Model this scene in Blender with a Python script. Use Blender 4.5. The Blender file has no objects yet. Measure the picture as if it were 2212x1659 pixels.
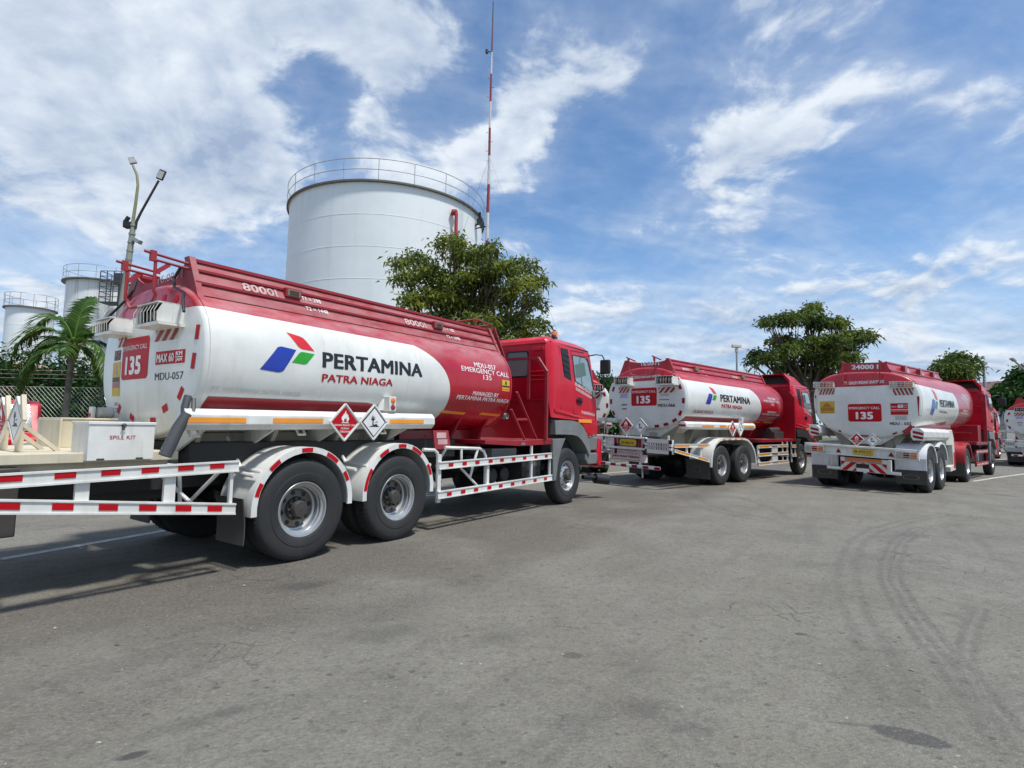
import bpy, bmesh, math, random
import numpy as np
from mathutils import Vector, Matrix, noise
R = math.radians
scene = bpy.context.scene
col = scene.collection

# ------------------------------------------------------------------ camera
F_PX, PITCH, ROLL, CAM_H = 550.0, R(4.65), 0.017, 1.40
fw = Vector((0, math.cos(PITCH), math.sin(PITCH)))
r0 = Vector((1, 0, 0)); u0 = r0.cross(fw)
rt = r0*math.cos(ROLL) + u0*math.sin(ROLL)
up = -r0*math.sin(ROLL) + u0*math.cos(ROLL)
CAM = Vector((0, 0, CAM_H))
cd = bpy.data.cameras.new('camera'); cam = bpy.data.objects.new('camera', cd); col.objects.link(cam)
cd.sensor_width = 36; cd.lens = F_PX/1024*36; cd.clip_end = 3000; cd.clip_start = 0.05
cam.matrix_world = Matrix(((rt.x, up.x, -fw.x, 0), (rt.y, up.y, -fw.y, 0), (rt.z, up.z, -fw.z, CAM_H), (0, 0, 0, 1)))
scene.camera = cam

def pix_dir(x, y):
    return (fw*F_PX + rt*(x-512) - up*(y-384)).normalized()
def at(x, y, dep):
    d = fw*F_PX + rt*(x-512) - up*(y-384)
    return CAM + d*(dep/d.y)
def S2(x, y): return (x*.46293, y*.46293)

# ------------------------------------------------------------------ light and exposure
SUN_EL, SUN_AZ = R(66), R(130)          # azimuth measured from +Y towards +X
scene.view_settings.view_transform = 'Standard'
scene.view_settings.look = 'None'
scene.view_settings.exposure = 0.5
scene.view_settings.gamma = 1.0
sl = bpy.data.lights.new('sun', 'SUN'); sl.energy = 3.2; sl.angle = R(6); sl.color = (1, .965, .91)
so = bpy.data.objects.new('sun', sl); col.objects.link(so)
sd = Vector((math.sin(SUN_AZ)*math.cos(SUN_EL), math.cos(SUN_AZ)*math.cos(SUN_EL), math.sin(SUN_EL)))
so.rotation_euler = sd.to_track_quat('Z', 'Y').to_euler()

# ------------------------------------------------------------------ node expression helper
class X:
    """thin wrapper so that shader maths reads like maths"""
    def __init__(s, nt, v): s.nt = nt; s.v = v
    def _m(s, op, *a, clamp=False):
        n = s.nt.nodes.new('ShaderNodeMath'); n.operation = op; n.use_clamp = clamp
        for i, q in enumerate((s,)+a):
            q = q.v if isinstance(q, X) else q
            if isinstance(q, (int, float)): n.inputs[i].default_value = q
            else: s.nt.links.new(q, n.inputs[i])
        return X(s.nt, n.outputs[0])
    def __add__(s, o): return s._m('ADD', o)
    __radd__ = __add__
    def __sub__(s, o): return s._m('SUBTRACT', o)
    def __rsub__(s, o): return (s*-1) + o
    def __mul__(s, o): return s._m('MULTIPLY', o)
    __rmul__ = __mul__
    def __truediv__(s, o): return s._m('DIVIDE', o)
    def __pow__(s, o): return s._m('POWER', o)
    def lt(s, o): return s._m('LESS_THAN', o)
    def gt(s, o): return s._m('GREATER_THAN', o)
    def mn(s, o): return s._m('MINIMUM', o)
    def mx(s, o): return s._m('MAXIMUM', o)
    def abs(s): return s._m('ABSOLUTE')
    def sqrt(s): return s._m('SQRT')
    def clamp(s): return s._m('ADD', 0.0, clamp=True)
    def ramp(s, a, b):
        n = s.nt.nodes.new('ShaderNodeMapRange'); n.interpolation_type = 'SMOOTHSTEP'
        s.nt.links.new(s.v, n.inputs['Value'])
        n.inputs['From Min'].default_value = a; n.inputs['From Max'].default_value = b
        return X(s.nt, n.outputs['Result'])
def xyz(nt, src):
    n = nt.nodes.new('ShaderNodeSeparateXYZ'); nt.links.new(src, n.inputs[0])
    return [X(nt, o) for o in n.outputs]
def comb(nt, a, b, c):
    n = nt.nodes.new('ShaderNodeCombineXYZ')
    for i, q in enumerate((a, b, c)):
        if isinstance(q, X): nt.links.new(q.v, n.inputs[i])
        else: n.inputs[i].default_value = q
    return n.outputs[0]
def noi(nt, vec, scale, detail=4, rough=.55, dist=0.0):
    n = nt.nodes.new('ShaderNodeTexNoise'); nt.links.new(vec, n.inputs['Vector'])
    n.inputs['Scale'].default_value = scale; n.inputs['Detail'].default_value = detail
    n.inputs['Roughness'].default_value = rough; n.inputs['Distortion'].default_value = dist
    return X(nt, n.outputs['Fac'])
def mixc(nt, f, a, b):
    n = nt.nodes.new('ShaderNodeMix'); n.data_type = 'RGBA'
    if isinstance(f, X): nt.links.new(f.v, n.inputs[0])
    else: n.inputs[0].default_value = f
    for i, q in ((6, a), (7, b)):
        if isinstance(q, tuple): n.inputs[i].default_value = (*q[:3], 1)
        else: nt.links.new(q, n.inputs[i])
    return n.outputs[2]

# ------------------------------------------------------------------ world: physical sky with a cloud layer
def make_world():
    w = bpy.data.worlds.new('World'); scene.world = w; w.use_nodes = True
    nt = w.node_tree; nt.nodes.clear()
    out = nt.nodes.new('ShaderNodeOutputWorld'); bg = nt.nodes.new('ShaderNodeBackground')
    sky = nt.nodes.new('ShaderNodeTexSky'); sky.sky_type = 'NISHITA'; sky.sun_disc = False
    sky.sun_elevation = SUN_EL; sky.sun_rotation = SUN_AZ
    sky.air_density = 1.0; sky.dust_density = .4; sky.ozone_density = 2.0; sky.altitude = 10
    tc = nt.nodes.new('ShaderNodeTexCoord')
    x, y, z = xyz(nt, tc.outputs['Generated'])
    zz = z.mx(0.0) + 0.30
    px, py = x/zz, y/zz
    P = comb(nt, px, py, 0.0)
    wa = noi(nt, P, 2.6, 3, .5)-.5; wb = noi(nt, comb(nt, px+4.2, py-3.1, 1.0), 2.6, 3, .5)-.5
    qx, qy = px+wa*.22, py+wb*.22
    n1 = noi(nt, comb(nt, qx, qy, 0.0), 3.0, 10, .57)                 # billows
    n1b = noi(nt, comb(nt, qx-.02, qy-.03, 0.0), 3.0, 10, .57)         # same field a step towards the sun: gives lit and grey sides
    fine = noi(nt, comb(nt, qx, qy, 3.0), 9.0, 7, .62)
    n3 = noi(nt, comb(nt, px*.7+py*.9, py*2.0-px*.5, 5.0), 1.9, 9, .62, .4)    # wisps
    # cloud banks as they stand in the sky of the photograph: (x, y, radius, weight)
    blobs = [(30, 40, 120, .30), (130, 110, 120, .31), (60, 190, 110, .26), (60, 120, 22, -.16), (165, 70, 20, -.14), (215, 135, 70, .34), (262, 160, 45, .30), (130, 20, 90, .28), (170, 230, 50, .16), (215, 35, 50, .16), (250, 195, 45, .14), (180, 210, 60, .14),
             (40, 300, 60, .18), (20, 350, 50, .14), (110, 260, 60, .05),
             (340, 30, 60, .26), (380, 62, 50, .30), (430, 30, 50, .22), (290, 10, 50, .20), (450, 75, 35, .10),
             (365, 135, 40, .22), (415, 150, 45, .26), (520, 95, 40, .34), (528, 130, 30, .30), (470, 150, 35, .24), (500, 165, 30, .22), (310, 125, 20, .14),
             (605, 75, 35, .16), (625, 110, 40, .12), (575, 40, 40, .08), (650, 40, 50, .06),
             (745, 145, 45, .15), (790, 120, 45, .16), (800, 180, 60, .12), (850, 75, 40, .14), (725, 195, 40, .08), (690, 185, 40, .08),
             (900, 150, 50, .12), (950, 130, 60, .16), (1010, 120, 60, .20), (1000, 20, 40, .14), (880, 60, 40, .08), (980, 90, 30, .10),
             (560, 300, 60, .12), (650, 330, 80, .10), (900, 320, 90, .10), (830, 290, 40, .08),
             (318, 68, 26, -.26), (338, 100, 24, -.26), (296, 128, 24, -.22), (205, 52, 16, -.16), (300, 175, 30, -.24), (345, 150, 16, -.12), (95, 225, 30, -.12), (20, 262, 34, -.16), (270, 85, 24, -.18), (250, 265, 60, -.20), (330, 210, 45, -.14), (450, 115, 26, -.18), (480, 20, 30, -.10), (560, 210, 60, -.16), (585, 90, 18, -.14), (640, 230, 80, -.10), (720, 60, 40, -.10), (720, 20, 40, -.06), (900, 230, 110, -.14), (830, 20, 60, -.06), (700, 260, 100, -.06), (170, 300, 45, -.06), (940, 40, 30, -.08), (135, 165, 18, -.06)]
    acc = None
    for bx, by, br, bw in blobs:
        d = pix_dir(bx, by); k = 1/(max(1e-3, (1-pix_dir(bx+br, by).dot(d))))
        dot = x*d.x + y*d.y + z*d.z
        g = ((dot-1.0)*k)._m('EXPONENT')*bw
        acc = g if acc is None else acc+g
    # outside the photographed part the sky carries the same broken cloud
    back = (y*-1.0).ramp(-.25, .3)*.10
    dens = (n1-.5)*2.15+.5 + (fine-.5)*.24 + (n3-.5)*.16 + acc*.80 + back
    cov = dens.ramp(.56, .79)*.98
    thin = (n3*.55+n1*.65+acc*.35).ramp(.42, .84)*.50
    low = z.ramp(.40, .03)*(.25+.55*n3.ramp(.36, .60))
    cov = (1.0-(1.0-cov)*(1.0-thin)*(1.0-low)).clamp()
    lit = ((n1-n1b)*7.0+.5)
    thick = dens.ramp(.80, 1.10)
    gre = noi(nt, comb(nt, px*1.1, py*1.6, 9.0), 1.7, 6, .6)
    shade = (lit*.55+.46-thick*.22 - gre.ramp(.42, .66)*.42 + (fine-.5)*.3).clamp()
    ccol = mixc(nt, shade, CL_D, CL_L)
    haze = z.ramp(.34, .0)
    base = nt.nodes.new('ShaderNodeMix'); base.data_type = 'RGBA'; base.blend_type = 'MULTIPLY'; base.inputs[0].default_value = 1
    nt.links.new(sky.outputs[0], base.inputs[6]); base.inputs[7].default_value = SKY_T
    skyh = mixc(nt, haze*.5, base.outputs[2], HZ)
    c = mixc(nt, cov, skyh, ccol)
    nt.links.new(c, bg.inputs['Color']); bg.inputs['Strength'].default_value = .10
    nt.links.new(bg.outputs[0], out.inputs[0])
CL_D, CL_L, HZ, SKY_T = (2.55, 3.3, 4.6), (5.9, 6.4, 7.0), (3.1, 4.35, 6.2), (.78, 1.0, 1.15, 1)
make_world()

# ------------------------------------------------------------------ materials
MATS = {}
def srgb(r, g, b):
    f = lambda c: (c/255/12.92 if c <= 10 else ((c/255+.055)/1.055)**2.4)
    return (f(r), f(g), f(b))
def new_mat(name):
    m = bpy.data.materials.new(name); m.use_nodes = True; nt = m.node_tree
    b = nt.nodes['Principled BSDF']
    return m, nt, b
def mat(name, colr, rough=.5, metal=0.0, coat=0.0, dirt=0.0, dust=0.0, var=.06, bump=0.0, bscale=40, spec=.5, dirtcol=(.10, .085, .06), trans=0.0):
    if name in MATS: return MATS[name]
    m, nt, b = new_mat(name)
    tc = nt.nodes.new('ShaderNodeTexCoord'); o = tc.outputs['Object']
    n = noi(nt, o, 3.0, 5, .6)
    dark = tuple(c*(1-var*2) for c in colr); lite = tuple(min(1, c*(1+var)) for c in colr)
    c = mixc(nt, n.ramp(.3, .7), dark, lite)
    rg = n*.15 + (rough-.07)
    if dirt:
        x, y, z = xyz(nt, o)
        st = noi(nt, comb(nt, x*9, y*9, z*1.1), 1.0, 6, .62)
        bl = noi(nt, o, 1.3, 5, .6)
        f = (st.ramp(.52, .75)*.55 + bl.ramp(.5, .8)*.6)*dirt
        c = mixc(nt, f.clamp(), c, dirtcol); rg = rg + f*.3
    if dust:
        g = nt.nodes.new('ShaderNodeNewGeometry'); nx, ny, nz = xyz(nt, g.outputs['Normal'])
        x, y, z = xyz(nt, o)
        dn = noi(nt, comb(nt, x*1.2+z*1.5, y*3, z*3-x*.7), 1.6, 7, .66)
        f = (nz.ramp(-.05, .85)*dn.ramp(.25, .72)*dust).clamp()
        c = mixc(nt, f, c, (.46, .36, .35)); rg = rg + f*.45
    nt.links.new(c, b.inputs['Base Color']) if not isinstance(c, tuple) else None
    nt.links.new(rg.clamp().v, b.inputs['Roughness'])
    b.inputs['Metallic'].default_value = metal
    b.inputs['Coat Weight'].default_value = coat; b.inputs['Coat Roughness'].default_value = .08
    b.inputs['Specular IOR Level'].default_value = spec
    if bump:
        bn = nt.nodes.new('ShaderNodeBump'); bn.inputs['Strength'].default_value = bump; bn.inputs['Distance'].default_value = .01
        nt.links.new(noi(nt, o, bscale, 4, .6).v, bn.inputs['Height']); nt.links.new(bn.outputs[0], b.inputs['Normal'])
    MATS[name] = m
    return m
RED = (.40, .004, .016)
WHITE = (.70, .70, .66)
m_red = mat('red_paint', RED, .36, coat=.2, dust=.25, dirt=.10, dirtcol=(.16, .02, .02))
m_cab = mat('cab_red_paint', (.55, .003, .020), .34, coat=.22, dust=.16, spec=.35)
m_redd = mat('faded_red_paint', (.30, .018, .028), .5, dust=.5, dirt=.25, dirtcol=(.10, .02, .02))
m_redg = mat('deep_red_paint', (.30, .006, .016), .35, coat=.3, dust=.3)
m_white = mat('white_paint', WHITE, .38, coat=.2, dirt=.48, dirtcol=(.30, .26, .19))
m_whited = mat('dirty_white_paint', (.62, .61, .55), .5, dirt=.75, dirtcol=(.20, .17, .12), bump=.15)
m_cream = mat('weathered_cream_paint', (.60, .54, .40), .6, dirt=.6, dirtcol=(.22, .18, .12))
m_galv = mat('galvanised_steel', (.36, .37, .36), .45, metal=.6, dirt=.3)
m_chas = mat('chassis_black', (.025, .024, .023), .6, dirt=.4, dirtcol=(.06, .05, .04))
m_black = mat('black_plastic', (.012, .012, .013), .45)
m_grey = mat('grey_plastic', (.17, .18, .18), .5, dirt=.25, dirtcol=(.14, .13, .11), bump=.05)
m_tyre = mat('tyre_rubber', (.022, .023, .024), .75, dust=.0, dirt=.5, dirtcol=(.055, .05, .045), bump=.25, bscale=60)
m_rim = mat('silver_rim_paint', (.52, .53, .53), .32, metal=.75, dirt=.45, dirtcol=(.16, .13, .10))
m_hub = mat('greasy_hub_steel', (.07, .065, .06), .55, metal=.3, dirt=.6, dirtcol=(.03, .025, .02))
m_disc = mat('wheel_disc_steel', (.17, .16, .145), .5, metal=.5, dirt=.6, dirtcol=(.05, .04, .03))
m_amber = mat('amber_reflector', (.85, .30, .01), .3, coat=.4)
m_rr = mat('red_reflector', (.46, .002, .008), .45, coat=0, spec=.25)
m_rrd = mat('dark_red_reflector', (.26, .004, .014), .45, spec=.25)
m_lampa = mat('amber_lens', (.75, .18, .01), .15, coat=1)
m_lampr = mat('red_lens', (.28, .006, .01), .15, coat=1)
m_lampd = mat('dark_clear_lens', (.20, .18, .15), .35, coat=.5)  # lens tone lowered to keep the hood interior dark
m_lampw = mat('clear_lens', (.45, .43, .38), .2, coat=1)
m_yel = mat('yellow_sign_paint', (.62, .42, .02), .45, dirt=.3, dirtcol=(.3, .2, .03))
m_yelb = mat('bright_yellow_paint', (.80, .66, .03), .45)
m_txw = mat('white_lettering', (.78, .78, .76), .45)
m_txp = mat('faded_lettering', (.55, .36, .34), .6, var=.15)
m_txb = mat('black_lettering', (.012, .016, .018), .4)
m_txr = mat('red_lettering', (.42, .008, .02), .4)
m_blue = mat('logo_blue', (.008, .035, .33), .35, coat=.3)
m_green = mat('logo_green', (.015, .33, .01), .35, coat=.3)
m_lred = mat('logo_red', (.62, .02, .02), .35, coat=.3)
m_vio = mat('violet_sticker', (.42, .36, .60), .5)
m_flap = mat('mudflap_rubber', (.055, .052, .045), .7, dirt=.6, dirtcol=(.10, .085, .06))
m_conc = mat('pale_plaster', (.52, .44, .38), .8, dirt=.4)
m_roof = mat('pink_roof', (.45, .22, .19), .7, dirt=.3)
m_bark = mat('bark', (.10, .075, .05), .85, var=.3, bump=.6, bscale=12)
m_stone = mat('pebble_stone', (.22, .21, .19), .8, var=.4)

def glass_mat(name, tint, rough=.04):
    if name in MATS: return MATS[name]
    m, nt, b = new_mat(name)
    b.inputs['Base Color'].default_value = (*tint, 1); b.inputs['Roughness'].default_value = rough
    b.inputs['Specular IOR Level'].default_value = 1.0; b.inputs['Coat Weight'].default_value = 1.0; b.inputs['Coat Roughness'].default_value = .02
    b.inputs['IOR'].default_value = 1.7
    MATS[name] = m; return m
m_glass = glass_mat('window_glass', (.16, .24, .24))
m_glassd = glass_mat('dark_tinted_glass', (.012, .016, .022))

def tank_mat(name, zt, zm, B, uc, ue, n=2.4, flip=1.0, dirt=.5, dust=.62):
    """two-tone barrel paint: red shell with the white panel that ends in a round nose"""
    m, nt, b = new_mat(name)
    tc = nt.nodes.new('ShaderNodeTexCoord'); o = tc.outputs['Object']
    x, y, z = xyz(nt, o)
    g = nt.nodes.new('ShaderNodeNewGeometry'); nx, ny, nz = xyz(nt, g.outputs['Normal'])
    e = ((x-uc).mx(0.0)/(ue-uc))**n + (((z-zm)/B).abs())**n
    wh = (z.lt(zt)*e.lt(1.0))
    wh = (wh*x.gt(uc) + z.lt(zt)*(1.0-x.gt(uc))).clamp()
    n1 = noi(nt, o, 2.2, 6, .6)
    streak = noi(nt, comb(nt, x*7, y*7, z*.8), 1.0, 6, .6)
    fine = noi(nt, o, 9.0, 6, .7)
    wcol = mixc(nt, n1.ramp(.3, .7), (.63, .64, .60), (.72, .73, .69))
    wcol = mixc(nt, ((streak.ramp(.50, .78)*.5+fine.ramp(.62, .8)*.3+z.ramp(zm-.2, zm-.75)*.5)*dirt).clamp(), wcol, (.36, .33, .24))
    rcol = mixc(nt, n1.ramp(.3, .7), (.36, .003, .014), (.44, .004, .018))
    dn = noi(nt, comb(nt, x*1.0+z*1.6, y*2.5, z*2.5-x*.6), 1.7, 8, .68)
    f = (nz.ramp(.10, .85)*(dn.ramp(.28, .62)*.8+.2)).clamp()
    rcol = mixc(nt, f*dust, rcol, (.42, .25, .25))
    sm = x*.77+.31; sf = (sm-sm._m('FLOOR')-.5).abs()
    weld = 1.0-sf.ramp(.0, .0065)
    wcol = mixc(nt, (weld*.22+sf.ramp(.05, .0)*streak.ramp(.45, .7)*.12).clamp(), wcol, (.40, .37, .30))
    drip = noi(nt, comb(nt, x*22, y*3, z*.9), 1.0, 4, .6)
    wcol = mixc(nt, (drip.ramp(.60, .78)*z.ramp(zt-.9, zt)*.35*dirt*2).clamp(), wcol, (.42, .37, .28))
    c = mixc(nt, wh, rcol, wcol)
    nt.links.new(c, b.inputs['Base Color'])
    nt.links.new((.24+f*.35+streak.ramp(.5, .8)*.12).clamp().v, b.inputs['Roughness'])
    b.inputs['Coat Weight'].default_value = .28; b.inputs['Coat Roughness'].default_value = .12
    bn = nt.nodes.new('ShaderNodeBump'); bn.inputs['Strength'].default_value = .12; bn.inputs['Distance'].default_value = .02
    nt.links.new((noi(nt, o, 2.2, 3, .5)+weld*.10).v, bn.inputs['Height']); nt.links.new(bn.outputs[0], b.inputs['Normal'])
    return m

# ------------------------------------------------------------------ mesh builder
SPLIT = {'rim_reflectors': 'rim_reflector', 'drain_hoses': 'drain_hose', 'mudguard_stays': 'mudguard_stay', 'tube_brackets': 'tube_bracket', 'underbody_dark_boxes': 'underbody_dark_box',
         'hazard_stripes_': 'hazard_stripe', 'side_reflectors': 'side_reflector', 'bar_reflectors': 'bar_reflector', 'small_stickers': 'small_sticker', 'rear_guard_brackets': 'guard_bracket', 'reflector_triangles': 'reflector_triangle', 'tank_saddles': 'tank_saddle', 'bumper_uprights': 'bumper_upright', 'paper_sheets': 'paper_sheet', 'box_hinges': 'box_hinge', 'exhaust_pipes': 'exhaust_pipe', 'rear_reflectors': 'rear_reflector'}
class MB:
    def __init__(s): s.v = []; s.f = []; s.m = []
    def add(s, vs, fs, mi=0):
        k = len(s.v); s.v += [tuple(q) for q in vs]
        for f in fs: s.f.append(tuple(k+i for i in f)); s.m.append(mi)
    def box(s, lo, hi, f=None, mi=0):
        P = [Vector((a, b, c)) for a in (lo[0], hi[0]) for b in (lo[1], hi[1]) for c in (lo[2], hi[2])]
        if f: P = [f(*q) for q in P]
        s.add(P, [(0, 1, 3, 2), (4, 6, 7, 5), (0, 4, 5, 1), (2, 3, 7, 6), (0, 2, 6, 4), (1, 5, 7, 3)], mi)
    def beam(s, a, b, w, h, upv=(0, 0, 1), mi=0):
        a = Vector(a); b = Vector(b); d = (b-a).normalized(); sd_ = d.cross(Vector(upv))
        if sd_.length < 1e-4: sd_ = d.cross(Vector((0, 1, 0)))
        sd_.normalize(); u_ = sd_.cross(d).normalized()
        P = [q+sd_*(w/2*i)+u_*(h/2*j) for q in (a, b) for i, j in ((-1, -1), (1, -1), (1, 1), (-1, 1))]
        s.add(P, [(0, 1, 2, 3), (7, 6, 5, 4), (0, 4, 5, 1), (1, 5, 6, 2), (2, 6, 7, 3), (3, 7, 4, 0)], mi)
    def tube(s, pts, r, n=8, mi=0, cap=True):
        pts = [Vector(p) for p in pts]; rs = r if isinstance(r, (list, tuple)) else [r]*len(pts)
        t0 = (pts[1]-pts[0]).normalized(); ref = Vector((0, 0, 1)) if abs(t0.z) < .9 else Vector((0, 1, 0))
        nrm = t0.cross(ref).normalized(); rings = []
        for i, p in enumerate(pts):
            t = ((pts[min(i+1, len(pts)-1)]-pts[max(i-1, 0)])).normalized()
            nrm = (nrm - t*nrm.dot(t)).normalized(); bn = t.cross(nrm)
            rings.append([p+(nrm*math.cos(2*math.pi*k/n)+bn*math.sin(2*math.pi*k/n))*rs[i] for k in range(n)])
        vs = [q for rg in rings for q in rg]; fs = []
        for i in range(len(pts)-1):
            for k in range(n): fs.append((i*n+k, i*n+(k+1) % n, (i+1)*n+(k+1) % n, (i+1)*n+k))
        if cap: fs.append(tuple(range(n-1, -1, -1))); fs.append(tuple((len(pts)-1)*n+k for k in range(n)))
        s.add(vs, fs, mi)
    def prism(s, pts, d, mi=0, mi_side=None):
        n = len(pts); a = [Vector(p) for p in pts]; b = [p+Vector(d) for p in a]
        s.add(a+b, [tuple(range(n)), tuple(range(2*n-1, n-1, -1))], mi)
        k = len(s.v)-2*n
        for i in range(n):
            j = (i+1) % n; s.f.append((k+i, k+n+i, k+n+j, k+j)); s.m.append(mi if mi_side is None else mi_side)
    def lathe(s, prof, c, n=40, mi=0, axis='y', close=False):
        """prof: (distance along axis, radius)"""
        c = Vector(c); vs = []; fs = []; m = len(prof)
        for k in range(n):
            a = 2*math.pi*k/n; ca, sa = math.cos(a), math.sin(a)
            for (t, r) in prof:
                if axis == 'y': vs.append(c+Vector((r*ca, t, r*sa)))
                elif axis == 'x': vs.append(c+Vector((t, r*ca, r*sa)))
                else: vs.append(c+Vector((r*ca, r*sa, t)))
        for k in range(n):
            j = (k+1) % n
            for i in range(m-1): fs.append((k*m+i, j*m+i, j*m+i+1, k*m+i+1))
        s.add(vs, fs, mi)
    def disc(s, c, nrm, r, n=16, mi=0, r2=None):
        c = Vector(c); nrm = Vector(nrm).normalized(); a = nrm.orthogonal().normalized(); b = nrm.cross(a)
        s.add([c+(a*math.cos(2*math.pi*k/n)+b*math.sin(2*math.pi*k/n))*r for k in range(n)], [tuple(range(n))], mi)
    def comps(s):
        """connected pieces of the mesh"""
        par = list(range(len(s.v)))
        def fd(a):
            while par[a] != a: par[a] = par[par[a]]; a = par[a]
            return a
        for f in s.f:
            r_ = fd(f[0])
            for q in f[1:]: par[fd(q)] = r_
        out = {}
        for f, m_ in zip(s.f, s.m): out.setdefault(fd(f[0]), []).append((f, m_))
        res = []
        for k, fl in out.items():
            q = MB(); mp = {}
            for f, m_ in fl:
                for i in f:
                    if i not in mp: mp[i] = len(q.v); q.v.append(s.v[i])
                q.f.append(tuple(mp[i] for i in f)); q.m.append(m_)
            res.append(q)
        return res
    def build(s, name, mats, parent=None, bevel=0.0, smooth=35, seg=2):
        if name in SPLIT:
            first = None
            for q in s.comps():
                o = q.build(SPLIT[name], mats, parent, bevel, smooth, seg); first = first or o
            return first
        me = bpy.data.meshes.new(name); me.from_pydata(s.v, [], s.f)
        if not isinstance(mats, (list, tuple)): mats = [mats]
        for q in mats: me.materials.append(q)
        if len(mats) > 1: me.polygons.foreach_set('material_index', s.m)
        me.update()
        if smooth is not None:
            me.shade_smooth(); me.set_sharp_from_angle(angle=R(smooth))
        o = bpy.data.objects.new(name, me); col.objects.link(o)
        if parent is not None: o.parent = parent
        if bevel:
            md = o.modifiers.new('bevel', 'BEVEL'); md.width = bevel; md.segments = seg; md.limit_method = 'ANGLE'; md.angle_limit = R(40)
            md.use_clamp_overlap = True
        return o
def empty(name, loc=(0, 0, 0), rz=0.0, parent=None):
    o = bpy.data.objects.new(name, None); col.objects.link(o); o.location = loc; o.rotation_euler = (0, 0, rz)
    o.empty_display_size = .3
    if parent is not None: o.parent = parent
    return o
def tag(o, label, cat, group=None, kind=None):
    if label: o['label'] = label
    if cat: o['category'] = cat
    if group: o['group'] = group
    if kind: o['kind'] = kind
    return o

# ------------------------------------------------------------------ text
_tc = {}
def text_mesh(body, bold=.02, shear=0.0, space=1.0):
    """flat letters as layers shifted sideways, which thickens the strokes cleanly"""
    key = (body, bold, shear, space)
    if key in _tc: return _tc[key]
    cu = bpy.data.curves.new('t', 'FONT'); cu.body = body; cu.shear = shear; cu.space_character = space*(1+bold*1.2)
    cu.resolution_u = 3; cu.fill_mode = 'FRONT'
    ob = bpy.data.objects.new('t', cu); col.objects.link(ob)
    bpy.context.view_layer.update()
    me = ob.to_mesh()
    vs = [(v.co.x, v.co.y) for v in me.vertices]; fs = [tuple(p.vertices) for p in me.polygons]
    ob.to_mesh_clear(); bpy.data.objects.remove(ob); bpy.data.curves.remove(cu)
    x0 = min(v[0] for v in vs)-bold; x1 = max(v[0] for v in vs)+bold; y0 = min(v[1] for v in vs)-bold*.6; y1 = max(v[1] for v in vs)+bold*.6
    lay = []
    sh = [(-.012, 0), (.012, 0)] if bold <= .02 else ([(-bold, -bold*.5), (bold, -bold*.5), (-bold, bold*.5), (bold, bold*.5)] if bold < .03 else [(-bold, -bold*.6), (0, -bold*.6), (bold, -bold*.6), (-bold, bold*.6), (0, bold*.6), (bold, bold*.6)])
    for dx, dy in sh: lay.append([((a+dx-x0)/(x1-x0), (b+dy-y0)/(y1-y0)) for a, b in vs])
    _tc[key] = (lay, fs); return _tc[key]
def slice2d(vs, fs, sa, sb):
    if not sa and not sb: return vs, fs
    bm = bmesh.new()
    bv = [bm.verts.new((a, b, 0)) for a, b in vs]
    for f in fs:
        try: bm.faces.new([bv[i] for i in f])
        except ValueError: pass
    for ax, st in ((0, sa), (1, sb)):
        if not st: continue
        lo = min(v.co[ax] for v in bm.verts); hi = max(v.co[ax] for v in bm.verts)
        t = math.floor(lo/st)*st+st
        while t < hi:
            co = [0, 0, 0]; no = [0, 0, 0]; co[ax] = t; no[ax] = 1
            bmesh.ops.bisect_plane(bm, geom=bm.verts[:]+bm.edges[:]+bm.faces[:], plane_co=co, plane_no=no)
            t += st
    bm.verts.index_update()
    vs = [(v.co.x, v.co.y) for v in bm.verts]; fs = [tuple(v.index for v in f.verts) for f in bm.faces]
    bm.free(); return vs, fs
def flat(mb, vs, fs, mapper, mi=0, sa=0, sb=0):
    vs, fs = slice2d(vs, fs, sa, sb)
    mb.add([mapper(a, b) for a, b in vs], fs, mi)
def txt(mb, body, mapper, a0, b0, a1, b1, mi=0, bold=.02, shear=0.0, sa=0, sb=0, lean=None):
    lay, fs = text_mesh(body, bold, shear)
    e = 1e-3
    for li, vs in enumerate(lay):
        def m2(a, b):
            p = mapper(a, b)
            if not li: return p
            n = (mapper(a+e, b)-p).cross(mapper(a, b+e)-p)
            return p+n.normalized()*(.0003*li)
        q = [(a0+(a1-a0)*a, b0+(b1-b0)*b+(lean*a if lean else 0)) for a, b in vs]
        flat(mb, q, fs, m2, mi, sa, sb)
def rect(a0, b0, a1, b1, r=0.0, corners=(1, 1, 1, 1), n=5):
    """rounded rectangle outline, corners: bl br tr tl"""
    if not r: return [(a0, b0), (a1, b0), (a1, b1), (a0, b1)]
    P = []
    sx = 1 if a1 > a0 else -1; sy = 1 if b1 > b0 else -1
    for (cx, cy, st, k) in ((a0+r*sx, b0+r*sy, 180, 0), (a1-r*sx, b0+r*sy, 270, 1), (a1-r*sx, b1-r*sy, 0, 2), (a0+r*sx, b1-r*sy, 90, 3)):
        if not corners[k]: P.append(((a0, a1, a1, a0)[k], (b0, b0, b1, b1)[k])); continue
        for i in range(n+1):
            a = R(st+90*i/n); P.append((cx+r*sx*math.cos(a), cy+r*sy*math.sin(a)))
    return P
def poly(mb, pts, mapper, mi=0, sa=0, sb=0):
    flat(mb, pts, [tuple(range(len(pts)))], mapper, mi, sa, sb)
def planar(O, e1, e2):
    O = Vector(O); e1 = Vector(e1); e2 = Vector(e2)
    return lambda a, b: O+e1*a+e2*b

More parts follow.
